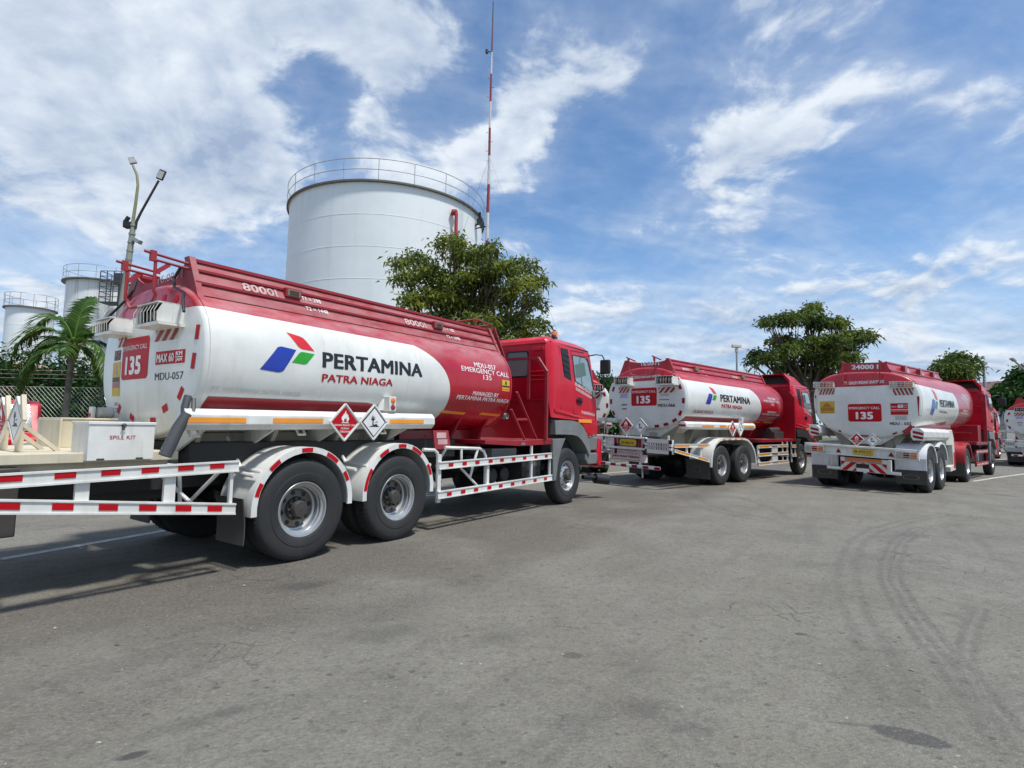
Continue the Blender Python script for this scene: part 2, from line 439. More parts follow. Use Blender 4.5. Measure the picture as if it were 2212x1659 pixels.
# ------------------------------------------------------------------ vehicle context: local x forward, y to the left, z up; v = offset to the right of the outer tyre face
class Ctx:
    def __init__(s, root, T=0.0, S=0.0): s.root = root; s.T = T; s.S = S
    def V(s, u, v, z): return Vector((u, -(v+1.25), z))                       # as measured
    def L(s, u, v, z): return Vector((u, -(v+1.25), z+s.T*u-s.S*v))           # body leaning on its springs
class Tank:
    HEAD = [(0.0, -.06), (.3, -.055), (.6, -.035), (.85, -.01), (.95, .0), (.975, .010), (.99, .022), (1.0, .05)]
    def __init__(s, cx, a, b, zc, n, ur, uf, nlow=None): s.cx = cx; s.a = a; s.b = b; s.zc = zc; s.n = n; s.nl = nlow or n; s.ur = ur; s.uf = uf
    def head(s, k):
        H = s.HEAD; k = min(max(k, 0), 1)
        for i in range(len(H)-1):
            if k <= H[i+1][0]: return H[i][1]+(H[i+1][1]-H[i][1])*(k-H[i][0])/(H[i+1][0]-H[i][0])
        return H[-1][1]
    def fin(s, P): return Vector((P.x, P.y, P.z+s.cx.T*P.x+s.cx.S*(P.y+1.25)))
    def side(s, off=.0025, sgn=-1):
        def f(a, b):
            z = b-s.cx.T*a-s.cx.S*.12
            n = s.n if z > s.zc else s.nl
            d = min(abs(z-s.zc)/s.b, .999); y = sgn*s.a*(1-d**n)**(1/n)
            ny = sgn*(abs(y)/s.a)**(n-1)/s.a; nz = math.copysign(d**(n-1)/s.b, z-s.zc)
            N = Vector((0, ny, nz)).normalized()
            return s.fin(Vector((a, y, z))+N*off)
        return f
    def rear(s, off=.0025):
        """b is the measured height at the rear head, a the measured v"""
        def f(a, b):
            y = -(a+1.25); z = b-s.cx.T*s.ur+s.cx.S*a
            n = s.n if z > s.zc else s.nl
            k = ((abs(y)/s.a)**n+(abs(z-s.zc)/s.b)**n)**(1/n)
            return s.fin(Vector((s.ur+s.head(k)-off, y, z)))
        return f
    def ring(s, u, k=1.0, N=72):
        P = []
        for i in range(N):
            t = 2*math.pi*(i+.5)/N; c, q = math.cos(t), math.sin(t); n = s.n if q > 0 else s.nl
            P.append(s.fin(Vector((u, k*s.a*math.copysign(abs(c)**(2/n), c), s.zc+k*s.b*math.copysign(abs(q)**(2/n), q)))))
        return P
    def build(s, m):
        mb = MB(); N = 72; R_ = []
        ks = [.02, .3, .6, .85, .93, .965, .985, .995, 1.0]
        for k in ks: R_.append(s.ring(s.ur+s.head(k), k))
        for j in range(1, 12): R_.append(s.ring(s.ur+.05+(s.uf-s.ur-.1)*j/12))
        for k in reversed(ks): R_.append(s.ring(s.uf-s.head(k), k))
        vs = [p for r in R_ for p in r]; fs = []
        for i in range(len(R_)-1):
            for k in range(N): fs.append((i*N+k, (i+1)*N+k, (i+1)*N+(k+1) % N, i*N+(k+1) % N))
        fs.append(tuple(range(N))); fs.append(tuple((len(R_)-1)*N+k for k in reversed(range(N))))
        mb.add(vs, fs)
        # end seam weld
        for uu in (s.ur+.062, s.uf-.062):
            a = s.ring(uu-.012, 1.008); b = s.ring(uu+.012, 1.008); c_ = s.ring(uu-.02, .99); d_ = s.ring(uu+.02, .99)
            vs = c_+a+b+d_; fs = []
            for j in range(3):
                for k in range(N): fs.append((j*N+k, (j+1)*N+k, (j+1)*N+(k+1) % N, j*N+(k+1) % N))
            mb.add(vs, fs)
        return mb.build('tank_barrel', m, s.cx.root, smooth=40)

# ------------------------------------------------------------------ wheels
TYRE_R = .525
def wheel_meshes():
    D = {}
    t = MB()
    prof = [(.03, .285), (.012, .30), (.004, .33), (0, .37), (.0, .375), (.004, .378), (.002, .42), (.006, .465), (.014, .49), (.03, .512), (.05, .520), (.085, .5235), (.087, .512), (.097, .512), (.099, .525), (.128, .525), (.13, .513), (.14, .513), (.142, .525), (.172, .525), (.174, .512), (.184, .512), (.186, .5235), (.22, .520), (.24, .51), (.258, .48), (.268, .40), (.262, .33), (.245, .285), (.03, .285)]
    t.lathe(prof, (0, 0, 0), 64)
    # shoulder lugs
    for k in range(64):
        a = 2*math.pi*(k+.5)/64
        for y0_, y1_ in ((.016, .05), (.222, .252)):
            c = Vector((math.cos(a), 0, math.sin(a))); tt = Vector((-math.sin(a), 0, math.cos(a)))
            P = []
            for yy, rr in ((y0_, .488 if y0_ < .1 else .515), (y1_, .517 if y0_ < .1 else .49)):
                for w in (-.013, .013):
                    for dr in (0, .008): P.append(c*(rr+dr)+tt*w+Vector((0, yy, 0)))
            t.add(P, [(0, 1, 3, 2), (4, 6, 7, 5), (0, 4, 5, 1), (2, 3, 7, 6), (1, 5, 7, 3)])
    D['tyre'] = t
    r = MB()
    r.lathe([(.055, .24), (.035, .288), (.022, .288), (.018, .283), (.02, .272), (.045, .262), (.05, .248), (.085, .243), (.09, .228), (.14, .222), (.15, .205)], (0, 0, 0), 48)
    r.lathe([(.15, .205), (.165, .19), (.158, .135), (.15, .10)], (0, 0, 0), 48, mi=1)
    for k in range(8):
        a = 2*math.pi*(k+.25)/8; r.disc((math.cos(a)*.165, .158, math.sin(a)*.165), (0, 1, 0), .026, 12, mi=2)
    D['rim_deep'] = r
    h = MB()
    h.lathe([(.155, .125), (.135, .12), (.135, .088), (.07, .085), (.055, .075), (.05, .0)], (0, 0, 0), 24)
    for k in range(10):
        a = 2*math.pi*k/10; h.tube([(math.cos(a)*.108, .14, math.sin(a)*.108), (math.cos(a)*.108, .10, math.sin(a)*.108)], .014, 6)
    D['hub_deep'] = h
    f = MB()
    f.lathe([(.055, .24), (.035, .288), (.022, .288), (.018, .283), (.022, .27), (.06, .255), (.10, .24), (.095, .225), (.05, .165), (.042, .14), (.05, .10)], (0, 0, 0), 48)
    for k in range(8):
        a = 2*math.pi*(k+.3)/8; f.disc((math.cos(a)*.2, .071, math.sin(a)*.2), (math.cos(a)*.6, -1, math.sin(a)*.6), .024, 12, mi=1)
    D['rim_front'] = f
    g = MB()
    g.lathe([(.045, .10), (.03, .085), (-.01, .08), (-.025, .065), (-.028, 0)], (0, 0, 0), 24)
    for k in range(10):
        a = 2*math.pi*k/10; g.tube([(math.cos(a)*.128, .05, math.sin(a)*.128), (math.cos(a)*.128, .005, math.sin(a)*.128)], .014, 6)
    D['hub_front'] = g
    out = {}
    for k, (mb, ms) in dict(tyre=(t, [m_tyre]), rim_deep=(r, [m_rim, m_disc, m_black]), hub_deep=(h, [m_hub]), rim_front=(f, [m_rim, m_black]), hub_front=(g, [m_hub])).items():
        o = mb.build(k, ms); out[k] = o.data; bpy.data.objects.remove(o)
    return out
WM = wheel_meshes()
def wheel(cx, u, kind='deep', dual=True, steer=0.0, both=True):
    for side_ in ((0, 1) if both else (0,)):
        e = empty('wheel', (u, -1.25 if side_ == 0 else 1.25, TYRE_R), (0 if side_ == 0 else math.pi)+steer, cx.root)
        for nm, key in (('tyre', 'tyre'), ('rim', 'rim_'+kind), ('hub', 'hub_'+kind)):
            o = bpy.data.objects.new(nm, WM[key]); col.objects.link(o); o.parent = e
        if dual:
            o = bpy.data.objects.new('tyre', WM['tyre']); col.objects.link(o); o.parent = e; o.location = (0, .31, 0)
def axle(cx, u, name='axle', par=None):
    mb = MB(); mb.tube([(u, -.9, TYRE_R), (u, .9, TYRE_R)], .07, 10)
    mb.lathe([(-.16, .05), (-.12, .16), (0, .21), (.12, .16), (.16, .05)], (u, 0, TYRE_R), 16)
    for y in (-.45, .45): mb.beam((u-.5, y, .66), (u+.5, y, .66), .09, .08); mb.beam((u, y, .5), (u, y, .95), .12, .12)
    mb.build(name, m_chas, cx.root)
def arc_pts(cu, cz, r, a0, a1, n=18): return [(cu+r*math.cos(R(a0+(a1-a0)*i/n)), cz+r*math.sin(R(a0+(a1-a0)*i/n))) for i in range(n+1)]
def fender(cx, pts, v0, v1, m, lip=.055, stick=None, smat=None, thick=.012, both=True, name='mudguard'):
    for sg in ((1, -1) if both else (1,)):
        mb = MB(); n = len(pts)
        def Q(u, v, z):
            p = cx.L(u, v, z); return p if sg == 1 else Vector((p.x, -p.y, p.z))
        nr = []
        for i in range(n):
            a = pts[max(i-1, 0)]; b = pts[min(i+1, n-1)]; dx, dz = b[0]-a[0], b[1]-a[1]; l = math.hypot(dx, dz) or 1
            nr.append((dz/l, -dx/l))
        cu = sum(p[0] for p in pts)/n; cz = min(p[1] for p in pts)
        for i in range(n):
            if (nr[i][0]*(cu-pts[i][0])+nr[i][1]*(cz-pts[i][1])) < 0: nr[i] = (-nr[i][0], -nr[i][1])
        ins = [(p[0]+q[0]*lip, p[1]+q[1]*lip) for p, q in zip(pts, nr)]
        inn = [(p[0]+q[0]*thick, p[1]+q[1]*thick) for p, q in zip(pts, nr)]
        vs = [Q(p[0], v0, p[1]) for p in pts]+[Q(p[0], v1, p[1]) for p in pts]+[Q(p[0], v0, p[1]) for p in ins]+[Q(p[0], v1, p[1]) for p in inn]+[Q(p[0], v0-.02, p[1]) for p in ins]+[Q(p[0], v0-.02, p[1]) for p in inn]
        fs = []
        for i in range(n-1):
            fs += [(i, i+1, n+i+1, n+i), (i, 2*n+i, 2*n+i+1, i+1), (2*n+i, 4*n+i, 4*n+i+1, 2*n+i+1), (5*n+i, 3*n+i, 3*n+i+1, 5*n+i+1), (n+i, n+i+1, 3*n+i+1, 3*n+i)]
        mb.add(vs, fs)
        if stick and sg == 1:
            L_ = [0]
            for i in range(n-1): L_.append(L_[-1]+math.hypot(pts[i+1][0]-pts[i][0], pts[i+1][1]-pts[i][1]))
            def at_(t, k):
                t = max(0, min(1, t))*L_[-1]
                for i in range(n-1):
                    if t <= L_[i+1]+1e-9:
                        g = (t-L_[i])/(L_[i+1]-L_[i]); p = [pts[i][j]+(pts[i+1][j]-pts[i][j])*g for j in (0, 1)]; q = [nr[i][j]+(nr[i+1][j]-nr[i][j])*g for j in (0, 1)]
                        return Q(p[0]+q[0]*lip*k, v0+.004, p[1]+q[1]*lip*k)
            for a, b in stick:
                S_ = 4
                P = [at_(a+(b-a)*i/S_, .15) for i in range(S_+1)]+[at_(a+(b-a)*i/S_, .9) for i in range(S_+1)]
                mb.add(P, [(i, i+1, S_+2+i, S_+1+i) for i in range(S_)], 1)
        mb.build(name, [m, smat or m_rr], cx.root, smooth=50)

# ------------------------------------------------------------------ placards
def placard(cx, C, e1, e2, nrm, half, kind, par=None):
    """diamond hazard plate: white rim, painted face, symbol"""
    C = Vector(C); e1 = Vector(e1).normalized(); e2 = Vector(e2).normalized(); nrm = Vector(nrm).normalized()
    mb = MB(); h = half
    D = [C+e2*h, C+e1*h, C-e2*h, C-e1*h]
    mb.prism([p-nrm*.012 for p in D], nrm*.012, 0)
    for i in range(4):
        a, b = D[i], D[(i+1) % 4]; mb.beam(a, b, .016, .022, nrm)
    f = h*.86; pl = planar(C+nrm*.004, e1, e2); pl2 = planar(C+nrm*.007, e1, e2); pl3 = planar(C+nrm*.009, e1, e2)
    if kind == 'flame':
        poly(mb, [(0, f), (f, 0), (0, -f), (-f, 0)], pl, 1)
        s = h/.21
        fl = [(-.028, .005), (-.05, .03), (-.052, .055), (-.042, .075), (-.04, .06), (-.03, .085), (-.022, .10), (-.02, .085), (-.004, .12), (.004, .135), (.012, .10), (.018, .088), (.026, .105), (.03, .08), (.042, .085), (.04, .065), (.054, .05), (.05, .028), (.03, .005), (.018, .005), (.02, .03), (.008, .055), (0, .03), (-.012, .045), (-.018, .02), (-.015, .005)]
        poly(mb, [(a*s, b*s) for a, b in fl], pl2, 2)
        poly(mb, [(-.05*s, -.01*s), (.05*s, -.01*s), (.05*s, -.001*s), (-.05*s, -.001*s)], pl2, 2)
        txt(mb, 'BAHAN BAKAR CAIR', pl2, -.145*s, -.045*s, .145*s, -.022*s, 2, .015)
        txt(mb, 'MUDAH', pl2, -.055*s, -.082*s, .055*s, -.06*s, 2, .015)
        txt(mb, 'TERBAKAR', pl2, -.072*s, -.12*s, .072*s, -.096*s, 2, .015)
        return mb.build('hazard_placard', [m_white, m_rr, m_txw], par or cx.root, smooth=None)
    poly(mb, [(0, f*1.02), (f*1.02, 0), (0, -f*1.02), (-f*1.02, 0)], pl, 1)
    g = f*.93; poly(mb, [(0, g), (g, 0), (0, -g), (-g, 0)], pl2, 2)
    s = h/.21
    tr = [(-.035, -.03), (-.028, -.018), (-.028, .02), (-.055, .032), (-.048, .038), (-.03, .032), (-.05, .055), (-.044, .058), (-.027, .04), (-.04, .08), (-.03, .078), (-.021, .045), (-.018, .08), (-.01, .078), (-.013, .045), (.005, .068), (.012, .064), (-.006, .036), (.018, .045), (.016, .038), (-.011, .02), (-.011, -.018), (-.004, -.03)]
    poly(mb, [(a*s, b*s) for a, b in tr], pl3, 3)
    gr = [(-.08, -.055), (-.05, -.045), (-.03, -.04), (.0, -.028), (.03, -.022), (.042, -.02), (.052, -.04), (.075, -.048), (.082, -.055)]
    poly(mb, [(a*s, b*s) for a, b in gr], pl3, 3)
    fi = [(.012, -.01), (.022, .006), (.04, .012), (.05, .008), (.056, .018), (.052, -.002), (.045, -.002), (.03, .0)]
    poly(mb, [(a*s, b*s) for a, b in fi], pl3, 4)
    return mb.build('hazard_placard', [m_white, m_txb, m_txw, m_txb, m_grey], par or cx.root, smooth=None)

# ------------------------------------------------------------------ barrel artwork
def logo(mb, f, a0, b0, a1, b1):
    """three-part emblem in the box a0..a1 by b0..b1; material slots 0 blue 1 green 2 red"""
    def q(P): return [(a0+(a1-a0)*x, b0+(b1-b0)*y) for x, y in P]
    # coordinates as fractions of the emblem's box
    blue = [(.0, .04), (.30, .60), (.315, .60), (.335, .615), (.37, .625), (.64, .59), (.43, .09), (.40, .045), (.355, .02), (.31, .01)]
    green = [(.56, .28), (.70, .53), (.73, .555), (.77, .565), (1.0, .55), (.875, .33), (.85, .29), (.80, .265)]
    redp = [(.50, 1.0), (.74, .95), (.80, .92), (.84, .87), (1.0, .62), (.77, .63), (.72, .65), (.68, .69)]
    poly(mb, q(blue), f, 0, .04, .03); poly(mb, q(green), f, 1, .04, .03); poly(mb, q(redp), f, 2, .04, .03)
def striped(mb, f, a0, b0, a1, b1, n, lean, ia, ib, back=0.0):
    """slanted hazard bars inside a rectangle (clipped)"""
    w = (a1-a0)/n
    poly(mb, [(a0, b0), (a1, b0), (a1, b1), (a0, b1)], f, ib)
    return w
def chevrons(mb, f, f2, a0, b0, a1, b1, n, lean, mi_w, mi_r):
    poly(mb, [(a0, b0), (a1, b0), (a1, b1), (a0, b1)], f, mi_w)
    per = (a1-a0)/n; lo, hi = min(a0, a1), max(a0, a1)
    t = -2*n
    while t < 3*n:
        x0 = a0+per*t; x1 = x0+per*.52
        P = [(x0, b0), (x1, b0), (x1+lean, b1), (x0+lean, b1)]
        # clip to the rectangle
        def clip(P, ax, lim, sg):
            O = []
            for i in range(len(P)):
                A, B = P[i], P[(i+1) % len(P)]; da = (A[ax]-lim)*sg; db = (B[ax]-lim)*sg
                if da <= 0: O.append(A)
                if da*db < 0:
                    k = da/(da-db); O.append(tuple(A[j]+(B[j]-A[j])*k for j in (0, 1)))
            return O
        P = clip(clip(P, 0, hi, 1), 0, lo, -1)
        if len(P) > 2: poly(mb, P, f2, mi_r)
        t += 1
def grille_lamp(cx, name, u, v0, v1, z0, z1, depth, bars=6, style='hood'):
    """lamp unit facing rearwards in a guard of bars"""
    par = cx.root
    mb = MB(); L = cx.L
    t = .012
    if style == 'hood':
        mb.box((u+.02, v0, z1-t), (u+depth, v1, z1), L); mb.box((u+.02, v0, z0), (u+depth, v1, z0+t), L)
        for v in (v0, v1-t):
            P = [L(u+.07, v, z1), L(u+depth, v, z1), L(u+depth, v, z0), L(u+.02, v, z0), L(u+.02, v, z0+.5*(z1-z0))]
            mb.prism(P, (0, -t, 0))
        mb.box((u+depth*.45, v1, z0+.01), (u+depth*.52, v1+.006, z1-.01), L)
        mb.box((u+.02, v0-.01, z0-.02), (u+depth+.05, v1+.04, z0), L)
    else:
        mb.box((u, v0, z1-.02), (u+depth, v1, z1), L); mb.box((u, v0, z0), (u+depth, v1, z0+.02), L)
        mb.box((u, v0, z0), (u+depth, v0+.02, z1), L); mb.box((u, v1-.02, z0), (u+depth, v1, z1), L)
    o = mb.build(name, m_white if style == 'hood' else m_whited, par, smooth=None)
    g = MB(); g.box((u+.13 if style == 'hood' else u+.03, v0+t, z0+t), (u+.15 if style == 'hood' else u+.05, v1-t, z1-t), L)
    if style == 'hood': g.box((u+.05, v0+t, z0+t), (u+.14, v1-t, z0+t+.006), L); g.box((u+.05, v0+t, z1-t-.006), (u+.14, v1-t, z1-t), L); g.box((u+.07, v0+t, z0+t), (u+.14, v0+t+.006, z1-t), L); g.box((u+.07, v1-t-.006, z0+t), (u+.14, v1-t, z1-t), L); g.build('lamp_housing', m_black, o, smooth=None)
    w = (v1-v0-.04)/3
    ud = u+(.12 if style == 'hood' else .026)
    if style == 'hood':
        for k, mm in enumerate((m_lampw, m_lampr, m_lampa)):
            c = v0+.02+w*(k+.5)
            q = MB(); q.lathe([(-.015, 0), (-.012, .4*w), (0, .46*w), (.01, .48*w)], L(ud, c, (z0+z1)/2), 20, axis='x'); q.build('lens', (m_lampd, m_lampr, m_lampd)[k], o)
    else:
        for k, mm in enumerate((m_lampw, m_lampr, m_lampa)):
            q = MB(); q.box((ud-.01, v0+.02+w*k+.004, z0+.025), (ud, v0+.02+w*(k+1)-.004, z1-.025), L); q.build('lens', mm, o, smooth=None)
    b = MB()
    for k in range(bars+1):
        v = v0+.005+(v1-v0-.01)*k/bars
        if style == 'hood':
            b.tube([L(u+.07, v, z1-.01), L(u+.03, v, z1-.02), L(u-.005, v, z0+.55*(z1-z0)), L(u, v, z0+.01)], .0035, 5)
        else: b.beam(L(u-.005, v, z0+.01), L(u-.005, v, z1-.01), .01, .012)
    for k in ((1, 2) if style != 'hood' else ()):
        zz = z0+(z1-z0)*k/3; b.beam(L(u-.006, v0, zz), L(u-.006, v1, zz), .01, .01)
    b.build('lamp_guard', m_whited, o, smooth=None)
    return o

def cladding(cx, ur, uf, vb, vt, zb, zt, m, ribs=(.35, .72), endrib=True):
    """coaming along the top of the barrel: sloping side walls with two ribs, end plates"""
    L = cx.L; o_ = MB(); t = .02
    c = -1.25
    for sg in (1, -1):
        def q(u, v, z):
            return L(u, v if sg == 1 else 2*c-v, z)
        P = [q(ur, vb, zb), q(uf, vb, zb), q(uf, vt, zt), q(ur, vt, zt)]
        P2 = [q(ur, vb-t, zb), q(uf, vb-t, zb), q(uf, vt-t, zt), q(ur, vt-t, zt)]
        o_.add(P+P2, [(0, 1, 2, 3), (7, 6, 5, 4), (0, 4, 5, 1), (1, 5, 6, 2), (2, 6, 7, 3), (3, 7, 4, 0)])
        for k in ribs:
            v = vb+(vt-vb)*k; z = zb+(zt-zb)*k; o_.box((ur, v-.005, z-.012), (uf, v+.032, z+.012), q)
        o_.box((ur, vt-.03, zt-.012), (uf, vt+.03, zt+.02), q)
        if endrib:
            for uu in (ur-.01, uf-.05):
                o_.add([q(uu, vb+.04, zb-.05), q(uu+.06, vb+.04, zb-.05), q(uu+.06, vt+.04, zt+.03), q(uu, vt+.04, zt+.03), q(uu, vb-.06, zb-.05), q(uu+.06, vb-.06, zb-.05), q(uu+.06, vt-.06, zt+.03), q(uu, vt-.06, zt+.03)],
                       [(0, 1, 2, 3), (7, 6, 5, 4), (0, 4, 5, 1), (1, 5, 6, 2), (2, 6, 7, 3), (3, 7, 4, 0)])
    o = o_.build('tank_coaming', m, cx.root, smooth=30)
    return o
def end_plate(cx, tank, u, vb, vt, zb, zt, m, sag=.0, texts=(), tm=None, par=None, dig=.05):
    L = cx.L; c = -1.25; mb = MB(); n = 14
    top = []
    for i in range(n+1):
        k = i/n; v = (2*c-vt)+(vt-(2*c-vt))*k; top.append(L(u, v, zt-sag*(1-(2*k-1)**4)))
    bot = []
    for i in range(n+1):
        k = i/n; v = (2*c-vb)+(vb-(2*c-vb))*k; y = -(v+1.25)
        d = min(abs(y)/tank.a, .999); z = tank.zc+tank.b*(1-d**tank.n)**(1/tank.n)-dig
        bot.append(L(u, v, min(z, zb+.3)))
    vs = top+bot+[p+Vector((.02, 0, 0)) for p in top+bot]; N = n+1; fs = []
    for i in range(n): fs += [(i, i+1, N+i+1, N+i), (2*N+i, 3*N+i, 3*N+i+1, 2*N+i+1), (i, 2*N+i, 2*N+i+1, i+1)]
    mb.add(vs, fs)
    for body, a0, b0, a1, b1, bold in texts:
        fmap = lambda a, b: L(u-.006, a, b)
        txt(mb, body, fmap, a0, b0, a1, b1, 1, bold)
    return mb.build('coaming_end_plate', [m, tm or m_txw], par or cx.root, smooth=None)
def hex_tube(cx, u0_, u1_, vc, zc, r, m, strips=(), red_end=False):
    L = cx.L; mb = MB()
    P = [(vc+r*.9, zc-r*.45), (vc+r*.9, zc+r*.45), (vc+.35*r, zc+r), (vc-.6*r, zc+r), (vc-r*.9, zc+r*.45), (vc-r*.9, zc-r*.45), (vc-.6*r, zc-r), (vc+.35*r, zc-r)]
    a = [L(u0_, v, z) for v, z in P]; b = [L(u1_, v, z) for v, z in P]; n = len(P)
    mb.add(a+b, [tuple(range(n)), tuple(range(2*n-1, n-1, -1))]+[(i, n+i, n+(i+1) % n, (i+1) % n) for i in range(n)])
    f = lambda x, y: L(x, vc+r*.9+.004, y)
    for s0, s1 in strips: poly(mb, [(s0, zc-r*.28), (s1, zc-r*.28), (s1, zc+r*.20), (s0, zc+r*.20)], f, 1)
    if red_end:
        g = lambda x, y: L(u0_-.004, x, y)
        for k in (-.55, .15): poly(mb, [(vc-.6*r, zc+r*(k+.0)), (vc+.75*r, zc+r*(k-.3)), (vc+.75*r, zc+r*(k+.1)), (vc-.6*r, zc+r*(k+.4))], g, 2)
    return mb.build('hose_tube', [m, m_amber, m_rrd], cx.root, smooth=None, bevel=.008)

# ------------------------------------------------------------------ cab
def cab(cx, du=0.0, spoiler=False, m=None, arch_m=None, windows_rear=True, dz=0.0, texts=True, beacon=True, front_wheel=5.75):
    m = m or m_cab; arch_m = arch_m or m_grey
    def V(u, v, z): return Vector((u+du, -(v+1.25), z+dz))
    def hw(u, z):                                    # half width of the cab shell at a point of its side
        w = 1.235
        if z > 2.25: w -= (z-2.25)*.075
        if u > 6.75: w -= min((u-6.75)*.16, .12)
        if u < 5.24: w -= .085*((5.24-u)/.16)**2.2
        if z > 3.0: w -= .32*max(0, (z-3.0)/.22)**2.2
        if z < 1.35: w -= (1.35-z)*.03
        return w
    prof = [(5.14, 1.62), (5.10, 1.95), (5.08, 2.4), (5.08, 3.00), (5.10, 3.07), (5.15, 3.125), (5.25, 3.155), (5.45, 3.175), (6.10, 3.225), (6.40, 3.20), (6.62, 3.10), (6.77, 2.97), (6.90, 2.55), (7.02, 2.18), (7.12, 1.85), (7.14, 1.50), (7.12, 1.28), (6.58, 1.27), (6.50, 1.36), (6.34, 1.50), (6.12, 1.585), (5.70, 1.60)]
    bm = bmesh.new()
    vs = [bm.verts.new((u, 0, z)) for u, z in prof]; f = bm.faces.new(vs)
    for z in (1.42, 1.55, 1.7, 1.78, 1.95, 2.25, 2.7, 3.0, 3.05, 3.09, 3.13, 3.16, 3.185, 3.21):
        bmesh.ops.bisect_plane(bm, geom=bm.verts[:]+bm.edges[:]+bm.faces[:], plane_co=(0, 0, z), plane_no=(0, 0, 1))
    for u in (5.10, 5.125, 5.155, 5.19, 5.24, 5.35, 5.55, 5.95, 6.3, 6.6, 6.85):
        bmesh.ops.bisect_plane(bm, geom=bm.verts[:]+bm.edges[:]+bm.faces[:], plane_co=(u, 0, 0), plane_no=(1, 0, 0))
    bm.verts.index_update(); bm.edges.index_update()
    P = [(v.co.x, v.co.z) for v in bm.verts]; Fc = [tuple(v.index for v in fc.verts) for fc in bm.faces]
    be = [(e.verts[0].index, e.verts[1].index) for e in bm.edges if len(e.link_faces) == 1]
    bm.free()
    mb = MB(); n = len(P)
    def crease(u, z):                                # raised lower flank like the pressed wheel bulge
        return .0
    def bulge(u, z):
        b = 0
        if 1.2 < z < 1.72: b = .022*math.sin(math.pi*min(1, max(0, (z-1.2)/.5)))
        return b
    A = [Vector((u+du, -(hw(u, z)+bulge(u, z)), z+dz)) for u, z in P]; B_ = [Vector((u+du, hw(u, z)+bulge(u, z), z+dz)) for u, z in P]
    mb.add(A+B_, [tuple(reversed(q)) for q in Fc]+[tuple(n+i for i in q) for q in Fc]+[(a, b, n+b, n+a) for a, b in be])
    body = mb.build('cab_body', m, cx.root, smooth=38)
    bmx = bmesh.new(); bmx.from_mesh(body.data); bmesh.ops.recalc_face_normals(bmx, faces=bmx.faces); bmx.to_mesh(body.data); bmx.free()
    body.data.set_sharp_from_angle(angle=R(38))
    sidef = lambda off: (lambda u, z: Vector((u+du, -(hw(u, z)+bulge(u, z)+off), z+dz)))
    # glazing with rubber surrounds
    def pane(name, pts, gm, slats=0):
        c = (sum(p[0] for p in pts)/len(pts), sum(p[1] for p in pts)/len(pts))
        for sg in (1, -1):
            q = MB(); fr = []
            for u, z in pts:
                d = Vector((u-c[0], z-c[1])); l = d.length; d = d*((l+.035)/l); fr.append((c[0]+d.x, c[1]+d.y))
            s_ = lambda off: (lambda u, z: Vector((u+du, -sg*(hw(u, z)+off), z+dz)))
            poly(q, fr, s_(.004), 0, 0, .1)
            ob = q.build('window_seal', m_black, body, smooth=None)
            q = MB(); poly(q, pts, s_(.008), 0, 0, .1)
            if slats:
                z0_ = min(p[1] for p in pts); z1_ = max(p[1] for p in pts)
                for k in range(1, slats):
                    z = z0_+(z1_-z0_)*k/slats; q.beam(s_(.012)(min(p[0] for p in pts)+.06, z+.03), s_(.012)(max(p[0] for p in pts)-.04, z-.01), .008, .02)
            q.build('window', gm, body, smooth=None)
    pane('quarter', [(5.53, 2.93), (5.80, 2.93), (5.87, 2.38), (5.62, 2.44)], m_glassd if not slat_g else m_black, 5)
    pane('door', [(5.99, 2.86), (6.52, 2.87), (6.62, 2.80), (6.82, 2.25), (6.78, 2.19), (6.06, 2.36)], m_glass)
    for sg in (1, -1):
        q = MB(); poly(q, [(6.50, 2.90), (6.68, 2.86), (6.80, 2.55), (6.93, 2.22), (6.84, 2.17), (6.70, 2.5)], lambda u, z: Vector((u+du, -sg*(hw(u, z)+.006), z+dz)), 0, .05, .1); q.build('door_pillar', m_black, body, smooth=None)
    # door seams and edges
    q = MB(); s = sidef(.003)
    for a, b in (((5.93, 2.96), (5.96, 1.72)), ((5.96, 1.72), (6.95, 1.66)), ((7.00, 2.12), (7.02, 1.60)), ((5.93, 2.96), (6.5, 2.98)), ((5.46, 3.0), (5.46, 1.72))):
        q.beam(s(*a), s(*b), .012, .006, (0, 1, 0))
    q.beam(s(5.16, 3.03), s(6.70, 3.03), .02, .014, (0, 1, 0))
    q.build('panel_gap', m_black, body, smooth=None)
    q = MB(); q.prism([s(*p) for p in [(6.08, 2.00), (6.16, 2.05), (6.30, 2.03), (6.34, 1.96), (6.26, 1.90), (6.10, 1.92)]], (0, -.012, 0)); q.beam(s(6.10, 1.985)+Vector((0, -.025, 0)), s(6.30, 1.965)+Vector((0, -.025, 0)), .03, .02)
    q.build('door_handle', m_black, body, smooth=None, bevel=.004)
    # raised light belt along the flank
    q = MB(); q.prism([s(*p) for p in [(5.22, 1.78), (5.95, 1.70), (6.95, 1.60), (6.95, 1.575), (5.95, 1.655), (5.21, 1.72)]], (0, -.016, 0)); q.build('flank_belt', m, body, smooth=None, bevel=.006)
    q = MB(); poly(q, rect(6.14, 1.545, 6.72, 1.615), sidef(.012), 0); q.build('side_reflector', m_amber, body, smooth=None)
    q = MB(); q.box((6.98, 0, 1.36), (7.06, 0.012, 1.48), lambda u, v, z: Vector((u+du, -(hw(u, z)+v), z+dz))); q.build('indicator_lamp', m_lampa, body, smooth=None)
    q = MB(); q.box((6.84, 0, 1.285), (6.98, 0.012, 1.34), lambda u, v, z: Vector((u+du, -(hw(u, z)+v), z+dz))); q.build('maker_badge', m_lampw, body, smooth=None)
